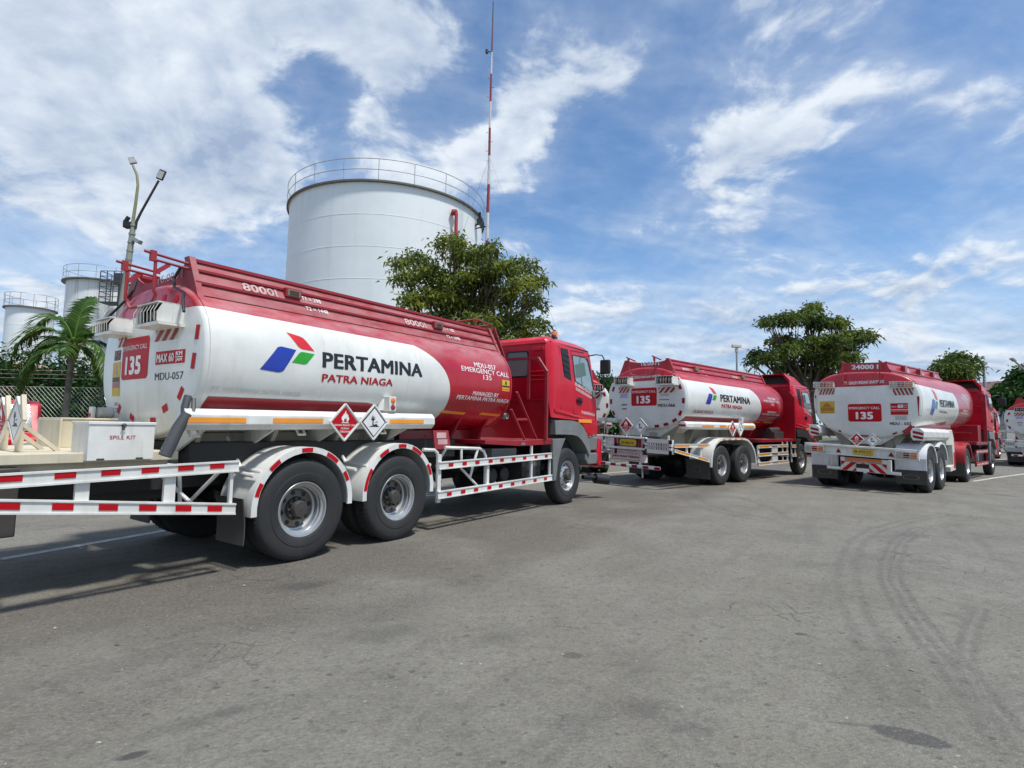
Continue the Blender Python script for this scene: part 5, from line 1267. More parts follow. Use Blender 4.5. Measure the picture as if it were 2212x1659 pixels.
    for v in (-1.70, -.85): mb.tube([L(-.5, v, 3.25), L(-.72, v, 3.27)], .018, 6)
    mb.tube([L(-.68, -.85, 3.25), L(-.68, -.85, 2.78), L(-.68, -.90, 2.68), L(-.68, -1.0, 2.65), L(-.68, -1.55, 2.65), L(-.68, -1.65, 2.68), L(-.68, -1.70, 2.78), L(-.68, -1.70, 3.25)], .016, 6); mb.build('ladder_hoop', m_redg, cl)
    for v0, v1, z in ((-.66, -.17, 2.575), (-2.43, -1.93, 2.575)): grille_lamp(cx, 'tail_lamp', -.66, v0, v1, z, z+.165, .14, 6, 'bar')
    hex_tube(c2, -.78, 2.2, -.10, 1.43, .15, m_white, (), True); hex_tube(c2, -.78, 1.0, -2.40, 1.43, .15, m_white, (), True)
    mb = MB(); mb.tube([L2(-.55, -.36, 1.56), L2(3.9, -.34, 1.66)], [.13, .13], 14); mb.build('hose_tube', m_red, root)
    for u in (0, 1.27): wheel(c2, u, 'deep')
    wheel(c2, 5.02, 'deep'); wheel(c2, 10.05, 'front', False)
    for u in (0, 1.27, 5.02, 10.05): axle(c2, u)
    chassis(c2, -1.1, 11.2, .90)
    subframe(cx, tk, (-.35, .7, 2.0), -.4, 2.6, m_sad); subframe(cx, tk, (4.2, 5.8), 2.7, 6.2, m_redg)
    underbody(c2, [((1.9, .4, .4), (3.5, 1.15, .95)), ((5.9, -.9, .5), (9.0, .9, .95)), ((8.2, -1.1, .45), (9.2, -.7, .95))])
    w = MB(); w.prism([L(-.5, -.62, 1.35), L(-.5, -1.88, 1.40), L(-.5, -1.55, 1.12), L(-.5, -.95, 1.12)], (1.2, 0, 0)); w.build('tail_plinth', m_whited, root)
    fm = mat('stained_white_paint', (.66, .68, .70), .5, dirt=1.0, dirtcol=(.18, .16, .12), bump=.1)
    fr = [(-.63, .50), (-.63, .80), (-.58, .95), (-.47, 1.09), (-.28, 1.18), (-.02, 1.21), (.25, 1.17), (.46, 1.05), (.60, .88), (.64, .72)]
    fender(c2, fr, .02, -.62, fm, .05); fender(c2, [(u+1.29, z+.03) for u, z in fr[3:]], .02, -.62, fm, .05)
    fender(c2, [(u*1.02+5.02, z) for u, z in fr], .02, -.62, m_red, .05); 
    flap(c2, -.66, .03, -.60, .22, .56, (.17, .065)); flap(c2, 4.30, .0, -.6, .2, .6)
    mb = MB(); mb.box((-.655, -.60, .55), (-.62, .03, .84), V); mb.build('mudguard_skirt', fm, root, smooth=None); mb = MB(); mb.box((-.655, -2.53, .58), (-.62, -1.9, .88), V); mb.build('mudguard_skirt', fm, root, smooth=None)
    # valve cabinet between tandem and tractor
    mb = MB(); mb.prism([V(1.95, .0, 1.15), V(2.0, .0, 1.52), V(2.75, .0, 1.58), V(2.95, .0, 1.35), V(3.05, .0, .45), V(2.35, .0, .42), V(2.3, .0, .55), V(2.75, .0, .6), V(2.7, .0, 1.15)], (0, .6, 0)); mb.build('valve_cabinet', m_whited, root, smooth=None, bevel=.01)
    mb = MB(); poly(mb, rect(2.80, .50, 3.0, .95), lambda a, b: V(a, .005, b)); mb.build('cabinet_reflector', m_rr, root); mb = MB(); mb.box((2.1, -.3, .62), (2.65, -.1, 1.05), V); mb.build('cabinet_valves', m_galv, root, bevel=.01)
    # tractor
    st = []
    for k in range(8): a = 6.85+k*.30; st += [(a, .87, .92, a+.14, .87, .92), (a, .45, .50, a+.14, .45, .50)]
    rail(c2, 'side_guard', [(6.75, .83, .95, 9.2, .83, .95), (6.75, .42, .54, 9.2, .42, .54)], [(6.8, .4, 6.8, .9, .05), (9.15, .4, 9.15, .9, .05)], -.03, .035, st, m_red, m_txw)
    mb = MB(); mb.lathe([(0, 0), (0, .17), (.4, .17), (.4, 0)], V(8.0, -.15, .68), 24); mb.build('air_tank', m_galv, root)
    mb = MB(); mb.box((6.9, -2.4, 1.12), (9.2, -.02, 1.22), V); mb.build('access_deck', m_redg, root, smooth=None, bevel=.006)
    mb = MB(); mb.box((8.0, -1.8, 1.22), (8.6, -.12, 1.80), V); mb.box((7.96, -1.0, 1.45), (8.0, -.3, 1.55), V); mb.build('tool_locker', m_redg, root, smooth=None, bevel=.01)
    mb = MB(); mb.prism([V(9.0, .0, 1.22), V(9.0, .0, 2.9), V(9.0, -.25, 3.15), V(9.0, -2.2, 3.15), V(9.0, -2.5, 2.9), V(9.0, -2.5, 1.22), V(9.0, -2.42, 1.22), V(9.0, -2.42, 2.85), V(9.0, -2.2, 3.05), V(9.0, -.28, 3.05), V(9.0, -.10, 2.85), V(9.0, -.10, 1.22)], (.05, 0, 0)); mb.build('bulkhead_frame', m_redg, root, smooth=None)
    cab(c2, du=4.15, spoiler=True, arch_m=m_grey, windows_rear=False, dz=.02, beacon=False)
    # tail frame
    mb = MB(); mb.box((-1.22, -2.5, 1.05), (-1.14, .0, 1.10), L); mb.box((-1.22, -2.5, .84), (-1.14, .0, .87), L); mb.box((-1.16, -2.5, .85), (-1.13, .0, 1.08), L); mb.box((-1.22, -2.5, .84), (-1.14, -2.46, 1.10), L); mb.box((-1.22, -.03, .84), (-1.14, .0, 1.10), L); o = mb.build('rear_bumper', m_white, root, smooth=None, bevel=.005)
    for v0, v1 in ((-.46, -.02), (-2.48, -2.02)): grille_lamp(cx, 'tail_lamp', -1.24, v0, v1, .875, 1.045, .06, 3, 'bar')
    mb = MB()
    for v in (-1.70, -.56): mb.add([L(-1.175, v-.06, .90), L(-1.175, v+.06, .90), L(-1.175, v, 1.01)], [(0, 1, 2)])
    mb.build('reflector_triangles', m_rrd, root, smooth=None)
    mb = MB(); poly(mb, rect(-1.37, .895, -.92, 1.03), lambda a, b: L(-1.225, a, b)); txt(mb, 'BK 8932 CO', lambda a, b: L(-1.23, a, b), -1.33, .93, -.96, 1.0, 1, .02); mb.build('number_plate', [m_yel, m_hub], root, smooth=None)
    mb = MB(); mb.box((-1.20, -1.65, .47), (-1.17, -.64, .80), L); mb.box((-1.19, -.64, .47), (-1.05, -.58, .80), L); bd = mb.build('chevron_board', m_whited, root, smooth=None)
    g1 = lambda a, b: L(-1.204, a, b); g2 = lambda a, b: L(-1.208, a, b); g3 = lambda a, b: L(-1.212, a, b)
    mb = MB(); chevrons(mb, g1, g2, -1.64, .475, -1.15, .70, 2, .24, 1, 0); chevrons(mb, g1, g2, -.65, .475, -1.14, .70, 2, -.24, 1, 0); poly(mb, rect(-1.30, .56, -1.02, .665), g3, 2); poly(mb, rect(-1.30, .475, -1.02, .555), g3, 3); poly(mb, rect(-1.55, .735, -.75, .80), g3, 4); poly(mb, rect(-1.55, .69, -.75, .735), g3, 5); txt(mb, 'AWAS MUDAH TERBAKAR', lambda a, b: L(-1.216, a, b), -1.54, .697, -.76, .728, 6, .02)
    mb.build('board_face', [m_rr, m_whited, m_black, m_white, mat('orange_sign', (.50, .14, .01), .5), m_txp, m_rrd], bd, smooth=None)
    mb = MB(); mb.tube([L(-1.15, -1.98, .50), L(-1.15, -.38, .50)], .04, 14); mb.build('underrun_bar', m_white, root)
    for v, k in ((-1.30, 'flame'), (-.955, 'tree')): placard(cx, L(-1.10, v, 1.26), (0, -1, 0), (0, 0, 1), (-1, 0, 0), .165, k)
    return root

t1 = tanker_one()
t2 = tanker_two()
t3 = tanker_three()
# copies of whole vehicles for the ones that show only in slivers behind
def copy_tree(o, parent=None):
    c = o.copy(); col.objects.link(c); c.parent = parent
    for ch in list(o.children):
        copy_tree(ch, c)
    return c
t4 = copy_tree(t3); t4.location = (23.6, 30.2, 0)
tag(t4, 'tanker truck hidden behind the MDU-032 semi-trailer, only a strip of red cab showing', 'tanker truck', GRP)
t5 = copy_tree(t2); t5.location = (26.2, 27.3, 0); t5.rotation_euler = (0, 0, R(44))
tag(t5, 'farthest tanker truck, its rear cut by the right edge of the photo', 'tanker truck', GRP)
t6 = copy_tree(t2); t6.location = (2.05, 18.9, 0); t6.rotation_euler = (0, 0, R(84))
tag(t6, 'tanker truck mostly hidden behind the foreground cab, a sliver of its white rear showing', 'tanker truck', GRP)

# ================================================================== ground
def asphalt():
    m, nt, b = new_mat('asphalt'); g = nt.nodes.new('ShaderNodeNewGeometry'); P = g.outputs['Position']
    x, y, z = xyz(nt, P)
    big = noi(nt, P, .22, 5, .55); mid = noi(nt, P, 1.1, 6, .6); patch = noi(nt, comb(nt, x*.9+y*.5, y*1.6-x*.8, 0.0), .8, 6, .65, .6)
    fine = noi(nt, P, 42, 3, .7); grit = noi(nt, P, 150, 2, .6); grit2 = noi(nt, P, 75, 3, .65)
    v = nt.nodes.new('ShaderNodeTexVoronoi'); nt.links.new(P, v.inputs['Vector']); v.inputs['Scale'].default_value = 70
    vd = X(nt, v.outputs['Distance'])
    v2 = nt.nodes.new('ShaderNodeTexVoronoi'); nt.links.new(P, v2.inputs['Vector']); v2.inputs['Scale'].default_value = 24; v2d = X(nt, v2.outputs['Distance']); v2c = xyz(nt, v2.outputs['Color'])[0]
    # coarser worn strip beside the near truck (runs along its length)
    ca, sa = math.cos(R(55.7)), math.sin(R(55.7))
    lat = (x+2.14)*sa - (y-5.82)*ca          # metres to the camera side of the tyre line
    wob = (noi(nt, P, .5, 4, .6)-.5)*1.6
    lw = lat+wob
    coarse = lw.ramp(-1.0, -.3)*(1.0-lw.ramp(1.5, 2.2))*noi(nt, P, .45, 3, .5).ramp(.30, .55)
    beyond = 1.0-(lat+.0).ramp(-2.9, -2.7)
    c = mixc(nt, mid.ramp(.25, .75), (.176, .166, .138), (.262, .249, .212))
    c = mixc(nt, big.ramp(.35, .65)*.5, c, (.215, .198, .150))
    c = mixc(nt, coarse*.55, c, (.195, .160, .120))
    c = mixc(nt, (patch.ramp(.56, .74)*.40).clamp(), c, (.085, .085, .084))
    # oil stains of definite shape
    st = None
    def blob(cx_, cy_, rx, ry, ang, w, soft=.5):
        nonlocal st
        c_, s_ = math.cos(ang), math.sin(ang); dx = (x-cx_); dy = (y-cy_)
        a = (dx*c_+dy*s_)*(1/rx); q = (dy*c_-dx*s_)*(1/ry)
        d = (a*a+q*q).sqrt() + (mid-.5)*1.1 + (fine-.5)*.5
        e = (1.0-d.ramp(1.0-soft, 1.0+soft*.3))*w
        st = e if st is None else st.mx(e)
    for q in ((1.88, 2.69, .17, .075, -.5, .75, .15), (1.68, 2.79, .15, .02, -.15, .4, .5), (3.49, 4.46, .10, .02, -.9, .6, .4), (11.85, 13.55, .5, .12, -1.2, .6, .4), (.7, 2.92, .20, .13, .4, .5, .9), (.87, 2.72, .12, .07, 0, .3, .9), (-1.78, 4.95, .34, .18, .5, .7, .9), (-1.38, 2.78, .36, .09, .7, .5, .9), (-1.57, 2.44, .065, .03, .6, .9, .3),
              (-.82, 3.85, .25, .2, .4, .35, .9), (-.04, 3.84, .26, .12, .7, .35, .9), (-3.9, 4.8, .35, .12, .5, .5, .9), (2.05, 3.98, .05, .03, 0, .8, .4), (.40, 3.55, .07, .05, 0, .6, .4), (-.6, 5.6, .07, .05, 0, .5, .5), (-.3, 5.35, .07, .03, 0, .5, .5), (-.5, 7.2, .3, .15, .3, .35, .9), (.45, 2.1, .15, .08, .2, .3, .9), (2.9, 2.5, .1, .03, -.6, .6, .5), (-.75, 2.0, .1, .05, .4, .4, .8)): blob(*q)
    # sparse dark flecks
    fl = (v2d.lt(.16))*(v2c.gt(.93)); st = st.mx(fl*.55)
    # tyre marks: arcs through the measured points
    m5t = noi(nt, P, 6.5, 5, .65)
    def track(pts, w, strength, lines=1, gap=.1):
        nonlocal st
        for li in range(lines):
            o_ = (li-(lines-1)/2)*gap
            best = None
            for (x0, y0), (x1, y1) in zip(pts[:-1], pts[1:]):
                dx, dy = x1-x0, y1-y0; l = math.hypot(dx, dy); dx, dy = dx/l, dy/l
                t = ((x-x0)*dx+(y-y0)*dy).mx(0.0).mn(l)
                ax = x-(t*dx+x0)-(-dy*o_); ay = y-(t*dy+y0)-(dx*o_)
                d = ax*ax+ay*ay
                best = d if best is None else best.mn(d)
            dd = best.sqrt()+(fine-.5)*.02
            st = st.mx((1.0-dd.ramp(w*.2, w*1.3))*strength*.85*(.45+.55*mid.ramp(.30, .60))*(.55+.45*m5t.ramp(.38, .58)))
    track([(7.8, 10.0), (6.44, 9.1), (5.33, 8.2), (4.57, 7.37), (3.81, 6.31), (3.24, 5.4), (2.78, 4.54), (2.56, 4.06), (2.29, 3.5), (2.08, 3.03)], .05, .40, 2, .16)
    track([(7.25, 9.01), (6.18, 8.43), (5.15, 7.41), (4.18, 6.17), (3.68, 5.43), (3.17, 4.47), (2.89, 3.87), (2.75, 3.52), (2.53, 3.08), (2.3, 2.6)], .035, .50, 3, .085)
    track([(3.88, 4.64), (3.33, 4.09), (2.9, 3.61), (2.54, 3.12), (2.34, 2.79)], .03, .45, 2, .08)
    track([(4.03, 12.95), (3.7, 11.13), (3.75, 10.0), (4.1, 9.2)], .12, .40, 2, .3)
    track([(4.95, 12.12), (4.91, 10.35), (4.57, 9.16)], .10, .35, 1)
    track([(-.2, 6.95), (1.6, 9.2), (2.9, 11.0)], .06, .30, 2, .2)
    c = mixc(nt, st.clamp(), c, (.048, .047, .047))
    # aggregate
    m12 = noi(nt, P, 13, 5, .7); m5 = noi(nt, comb(nt, x+y*.4, y*1.7-x*.5, 0.0), 5.5, 6, .68, .5)
    c = mixc(nt, (m12.ramp(.49, .64)*.42).clamp(), c, (.098, .094, .082)); c = mixc(nt, (m5.ramp(.54, .74)*.34).clamp(), c, (.105, .100, .088)); c = mixc(nt, (m5.ramp(.46, .30)*.30).clamp(), c, (.30, .283, .23)); c = mixc(nt, (m12.ramp(.42, .28)*.30).clamp(), c, (.32, .30, .25))
    wear = noi(nt, comb(nt, (x*ca+y*sa)*.35, (x*sa-y*ca)*2.6, 3.0), 1.0, 6, .66, .3); c = mixc(nt, wear.ramp(.52, .68)*.30, c, (.115, .106, .090)); c = mixc(nt, wear.ramp(.46, .32)*.22, c, (.30, .29, .255))
    pt = noi(nt, P, 2.6, 6, .68, .8); c = mixc(nt, pt.ramp(.56, .66)*.30, c, (.10, .092, .082)); c = mixc(nt, (pt.ramp(.40, .33)*.30), c, (.23, .195, .155))
    ag = (fine.ramp(.30, .72)*.5+grit.ramp(.25, .75)*.5)
    c = mixc(nt, (coarse*.6+.42)*(1.0-ag), c, (.055, .053, .050))
    c = mixc(nt, (grit2.ramp(.58, .76)*(.30+coarse*.5)).clamp(), c, (.32, .31, .28))
    c = mixc(nt, (vd.lt(.10)*grit2.gt(.56)*.5), c, (.42, .41, .38))
    v4 = nt.nodes.new('ShaderNodeTexVoronoi'); nt.links.new(comb(nt, x+(fine-.5)*.03, y*1.15+(m12-.5)*.05, 0.0), v4.inputs['Vector']); v4.inputs['Scale'].default_value = 11
    v4c = xyz(nt, v4.outputs['Color']); v4d = X(nt, v4.outputs['Distance'])
    pit = v4d.lt(v4c[0]*.26-.03)*v4c[1].gt(.42)*m5.ramp(.36, .52)
    c = mixc(nt, pit*.62, c, (.06, .057, .050))
    fleck = (v4d.lt(v4c[2]*.09)*v4c[1].lt(.16)); c = mixc(nt, fleck*.7, c, (.50, .48, .42))
    m30 = noi(nt, comb(nt, x+y*.3, y*1.5-x*.3, 0.0), 34, 5, .72); c = mixc(nt, m30.ramp(.51, .65)*.46, c, (.080, .076, .066)); c = mixc(nt, m30.ramp(.44, .33)*.36, c, (.38, .36, .31))
    # fine cracks, only in places
    v3 = nt.nodes.new('ShaderNodeTexVoronoi'); v3.feature = 'DISTANCE_TO_EDGE'; v3.inputs['Scale'].default_value = 3.2
    nt.links.new(comb(nt, x+(mid-.5)*.35+(fine-.5)*.06, y+(big-.5)*.6+(fine-.5)*.06, 0.0), v3.inputs['Vector'])
    cr = (1.0-X(nt, v3.outputs['Distance']).ramp(.004, .018))*noi(nt, P, .7, 3, .5).ramp(.56, .68)
    c = mixc(nt, cr*.55, c, (.04, .04, .038))
    nt.links.new(c, b.inputs['Base Color'])
    nt.links.new((.82-st.clamp()*.25).v, b.inputs['Roughness']); b.inputs['Specular IOR Level'].default_value = .35
    bn = nt.nodes.new('ShaderNodeBump'); bn.inputs['Strength'].default_value = .75; bn.inputs['Distance'].default_value = .014
    nt.links.new((grit2*.6+fine*.7+m30*1.0+m12*.8+mid*1.2-cr*.6-pit*.5).v, bn.inputs['Height']); nt.links.new(bn.outputs[0], b.inputs['Normal'])
    return m
mb = MB(); mb.add([(-900, -60, 0), (900, -60, 0), (900, 1800, 0), (-900, 1800, 0)], [(0, 1, 2, 3)])
gr = mb.build('ground', asphalt(), smooth=None); tag(gr, None, None, kind='structure')
# painted bay lines
def paint_line(pts, w):
    mb = MB()
    for (x0, y0), (x1, y1) in zip(pts[:-1], pts[1:]):
        d = Vector((x1-x0, y1-y0, 0)).normalized(); n = Vector((-d.y, d.x, 0))*w/2
        a = Vector((x0, y0, .004)); b = Vector((x1, y1, .004)); mb.add([a-n, b-n, b+n, a+n], [(0, 1, 2, 3)])
    return mb
m_line, nt, b = new_mat('worn_road_paint'); g = nt.nodes.new('ShaderNodeNewGeometry')
w1 = noi(nt, g.outputs['Position'], 6, 6, .75); w2 = noi(nt, g.outputs['Position'], 45, 3, .6)
nt.links.new(mixc(nt, (w1.ramp(.42, .68)*.6+w2.ramp(.5, .75)*.4).clamp(), (.52, .52, .49), (.17, .165, .155)), b.inputs['Base Color']); b.inputs['Roughness'].default_value = .8
mb = MB()
for pts, w in (([(-8.6, 2.36), (-5.12, 5.67), (-4.37, 7.60), (2.66, 17.6), (4.27, 19.45), (9.0, 25.0)], .12), ([(14.5, 17.4), (16.79, 19.17), (19.73, 21.32), (24.7, 25.1)], .13), ([(26, 30.7), (31.7, 35.5), (35.4, 38.15), (44, 44.6)], .15), ([(2.66, 17.6), (1.2, 15.6)], .12)):
    q = paint_line(pts, w); mb.add(q.v, q.f)
ln = mb.build('bay_lines', m_line, smooth=None); tag(ln, None, None, kind='structure')
# verge of grass beyond the yard
m_soil = mat('verge_soil', (.10, .11, .045), .9, var=.35, bump=.4, bscale=10)
mb = MB(); mb.add([(-60, 13.2, .012), (-8.2, 13.2, .012), (-6.5, 15.2, .012), (-6.5, 38, .012), (-60, 60, .012)], [(0, 1, 2, 3, 4)])
mb.add([(-6.5, 16.2, .012), (0, 20, .012), (14, 34, .012), (60, 75, .012), (140, 130, .012), (140, 200, .012), (-60, 200, .012), (-60, 60, .012), (-6.5, 38, .012)], [tuple(range(9))])
vg = mb.build('verge', m_soil, smooth=None); tag(vg, None, None, kind='structure')
rng = np.random.default_rng(5)
def leaf_mat(name, c1, c2, c3, trans=.35):
    m, nt, b = new_mat(name); g = nt.nodes.new('ShaderNodeNewGeometry'); tc = nt.nodes.new('ShaderNodeTexCoord')
    r = X(nt, g.outputs['Random Per Island']); n = noi(nt, tc.outputs['Object'], .9, 3, .5)
    c = mixc(nt, r.ramp(.15, .9), c1, c2); c = mixc(nt, (n.ramp(.45, .75)*.8).clamp(), c, c3)
    nt.links.new(c, b.inputs['Base Color']); b.inputs['Roughness'].default_value = .5; b.inputs['Specular IOR Level'].default_value = .35
    t = nt.nodes.new('ShaderNodeBsdfTranslucent'); nt.links.new(c, t.inputs[0]); mx = nt.nodes.new('ShaderNodeMixShader'); mx.inputs[0].default_value = trans
    nt.links.new(b.outputs[0], mx.inputs[1]); nt.links.new(t.outputs[0], mx.inputs[2]); nt.links.new(mx.outputs[0], nt.nodes['Material Output'].inputs[0])
    return m
def np_mesh(name, V_, Fq, m, parent=None, loc=(0, 0, 0)):
    me = bpy.data.meshes.new(name); me.vertices.add(len(V_)); me.vertices.foreach_set('co', V_.astype(np.float32).ravel())
    k = Fq.shape[1]; me.loops.add(Fq.size); me.loops.foreach_set('vertex_index', Fq.astype(np.int32).ravel())
    me.polygons.add(len(Fq)); me.polygons.foreach_set('loop_start', np.arange(0, Fq.size, k, dtype=np.int32)); me.polygons.foreach_set('loop_total', np.full(len(Fq), k, dtype=np.int32))
    me.update(calc_edges=True); me.materials.append(m)
    o = bpy.data.objects.new(name, me); col.objects.link(o); o.location = loc
    if parent is not None: o.parent = parent
    return o
def leaves(centers, dirs, L_, W_, rng, droop=.3):
    """one bent diamond per leaf"""
    n = len(centers); d = dirs/np.linalg.norm(dirs, axis=1, keepdims=True)
    up_ = rng.normal(size=(n, 3)); sdv = np.cross(d, up_); sdv /= np.linalg.norm(sdv, axis=1, keepdims=True)+1e-9
    L_ = (L_*rng.uniform(.6, 1.3, n))[:, None]; W_ = (W_*rng.uniform(.7, 1.2, n))[:, None]
    a = centers; c = centers+d*L_; c[:, 2] -= (droop*L_[:, 0]); m_ = centers+d*L_*.5
    V_ = np.stack([a, m_+sdv*W_*.5, c, m_-sdv*W_*.5], 1).reshape(-1, 3)
    F_ = np.arange(4*n).reshape(n, 4)
    return V_, F_
def crown_pts(clumps, per, rng, spray=.25):
    C_ = []; D_ = []
    for (cx_, cy_, cz_, rx, ry, rz) in clumps:
        n = int(per*(rx*ry*rz)**.667*3)
        ns = max(6, n//9)
        d = rng.normal(size=(ns, 3)); d /= np.linalg.norm(d, axis=1, keepdims=True); d[:, 2] = np.where(d[:, 2] < -.5, -d[:, 2]*.5, d[:, 2])
        r = rng.uniform(.45, 1.08, ns)[:, None]**.8
        c = np.array([cx_, cy_, cz_])+d*r*np.array([rx, ry, rz])
        k = 9; cc = np.repeat(c, k, 0)+rng.normal(size=(ns*k, 3))*spray*np.array([1, 1, .7]); dd = np.repeat(d, k, 0)*.7+rng.normal(size=(ns*k, 3))
        C_.append(cc); D_.append(dd)
    return np.concatenate(C_), np.concatenate(D_)
def tree(name, base, clumps, label, cat, group, lm, per, lsize, trunk_r=.16, spray=.25, fork=None, seed=1, droop=.35):
    rg = np.random.default_rng(seed); root = empty(name, base); tag(root, label, cat, group)
    cl = [(a-base[0], b_-base[1], c, d, e, f) for a, b_, c, d, e, f in clumps]
    C_, D_ = crown_pts(cl, per, rg, spray)
    V_, F_ = leaves(C_, D_, lsize[0], lsize[1], rg, droop); np_mesh('crown', V_, F_, lm, root)
    mb = MB(); fx = fork or (0, 0, min(c[2] for c in cl)*.55); fx = Vector(fx)
    mb.tube([(0, 0, 0), (fx.x*.5, fx.y*.5, fx.z*.5), fx], [trunk_r*1.3, trunk_r, trunk_r*.85], 10)
    for k, (a, b_, c, d, e, f) in enumerate(cl):
        t = Vector((a, b_, c)); md = fx.lerp(t, .5)+Vector((rg.normal()*.15, rg.normal()*.15, -.12*(t-fx).length)); 
        mb.tube([fx, fx.lerp(md, .5)+Vector((0, 0, .03)), md, t], [trunk_r*.55, trunk_r*.42, trunk_r*.3, trunk_r*.08], 7)
        for j in range(4):
            w = Vector((rg.normal(), rg.normal(), rg.normal()*.6+.3)).normalized(); e_ = t+Vector((w.x*d, w.y*e, w.z*f))*.85
            mb.tube([md.lerp(t, .4), md.lerp(e_, .6)+Vector((0, 0, .05)), e_], [trunk_r*.2, trunk_r*.12, trunk_r*.04], 5)
    mb.build('trunk', m_bark, root, smooth=50)
    return root
lf_mid = leaf_mat('leaf_olive_green', (.06, .085, .018), (.18, .235, .05), (.30, .33, .04), .5)
lf_dk = leaf_mat('leaf_dark_green', (.032, .062, .016), (.115, .17, .035), (.22, .27, .035), .45)
lf_hd = leaf_mat('leaf_hedge_green', (.015, .045, .008), (.035, .10, .015), (.03, .08, .012))
lf_pm = leaf_mat('palm_leaf_green', (.028, .08, .012), (.085, .19, .028), (.14, .22, .035), .35)
def cp(x, y, dep): p = at(*S2(x, y), dep); return p
def cl(x, y, dep, rx, rz, ry=None): p = cp(x, y, dep); return (p.x, p.y, p.z, rx, ry or rx, rz)
MID = []
_r = random.Random(11)
for (x_, y_, rx_, rz_) in ((975, 535, .7, .45), (1005, 560, .6, .4), (900, 565, .55, .35), (870, 605, .45, .4), (865, 570, .35, .3), (930, 600, .8, .5), (880, 655, .5, .35), (925, 650, .7, .45), (980, 620, .9, .55), (1040, 560, .6, .4), (1060, 545, .45, .3), (1030, 610, .8, .5), (1085, 590, .6, .45), (1130, 580, .6, .4), (1155, 610, .5, .4), (1120, 630, .7, .45), (1150, 660, .5, .4), (1070, 650, .9, .5), (1010, 670, .9, .5), (950, 700, .9, .45), (900, 700, .5, .35), (1040, 710, 1.0, .5), (1100, 700, .8, .5), (1155, 705, .45, .35), (1000, 740, 1.0, .5), (1090, 745, 1.0, .5), (1150, 735, .5, .3), (960, 650, .7, .4), (1045, 600, .7, .4)):
    MID.append(cl(x_, y_, 22+_r.uniform(-.9, .9), rx_, rz_, rx_*1.2))
tree('broadleaf_tree', (-1.6, 22, 0), MID, 'bushy broadleaf tree in front of the big storage tank, behind the near truck', 'tree', None, lf_mid, 520, (.24, .09), .17, .15, (0, 0, 3.2), 3)
T2 = []
for (x_, y_, rx_, rz_) in ((1752, 668, .55, .3), (1740, 690, .9, .35), (1770, 700, .9, .3), (1700, 692, .8, .28), (1668, 694, .6, .2), (1655, 700, .45, .18), (1800, 705, .7, .25), (1815, 697, .4, .18), (1690, 738, .8, .3), (1640, 768, .6, .25), (1625, 785, .35, .2), (1665, 775, .7, .3), (1710, 760, 1.0, .35), (1745, 745, .9, .3), (1790, 738, 1.0, .3), (1840, 728, 1.0, .28), (1872, 730, .6, .18), (1810, 755, 1.1, .35), (1765, 775, 1.0, .35), (1700, 795, .8, .35), (1735, 805, .8, .3), (1835, 775, .6, .28), (1800, 790, .9, .3), (1780, 820, 1.0, .35)):
    T2.append(cl(x_, y_, 34+_r.uniform(-1.4, 1.4), rx_*.92, rz_*1.1, rx_*1.3))
p = cp(1760, 900, 34)
tree('broadleaf_tree', (p.x, 34, 0), T2, 'dark spreading tree in tiers, behind the middle tanker truck', 'tree', None, lf_dk, 470, (.30, .12), .24, .17, (-.3, 0, 3.8), 4)
p = cp(1750, 850, 44)
tree('broadleaf_tree', (p.x-1, 46, 0), [cl(1700, 855, 46, 2.2, 1.0), cl(1760, 850, 46, 2.2, 1.1), cl(1660, 870, 46, 1.8, .9)], 'low dense greenery under and behind the tiered tree', 'tree', None, lf_hd, 190, (.5, .2), .25, .35, None, 5)
p = cp(2065, 900, 60)
tree('broadleaf_tree', (p.x, 60, 0), [cl(2052, 788, 60, 1.0, .5), cl(2066, 775, 60.5, .9, .45), cl(2098, 780, 60, .55, .5), cl(2036, 797, 60, .9, .4), cl(2062, 800, 59, 1.5, .5), cl(2100, 797, 60, .7, .5), cl(2050, 815, 60, 2.2, .7)], 'distant tree top showing above the cab roof of the MDU-032 tanker', 'tree', None, lf_dk, 260, (.5, .22), .25, .35, None, 6)
p = cp(2195, 900, 50)
tree('broadleaf_tree', (p.x+1, 50, 0), [cl(2168, 858, 50, .9, .5), cl(2182, 845, 50.4, 1.1, .5), cl(2200, 838, 50, 1.0, .6), cl(2215, 825, 50.4, 1.0, .7), cl(2195, 862, 49.5, 1.7, .7), cl(2180, 875, 50, 1.7, .6), cl(2230, 815, 50, 1.4, 1.0)], 'bushy tree at the far right edge, in front of the gabled roof', 'tree', None, lf_hd, 300, (.42, .2), .25, .3, None, 7)
p = cp(1310, 900, 30)
tree('broadleaf_tree', (p.x, 31, 0), [cl(1310, 855, 31, .9, 1.0), cl(1335, 870, 31, .9, .8), cl(1290, 845, 31, .9, .9), cl(1300, 890, 31, 1.2, 1.0)], 'green shrub seen between the near cab and the middle tanker', 'shrub', None, lf_hd, 500, (.28, .1), .1, .2, None, 8)
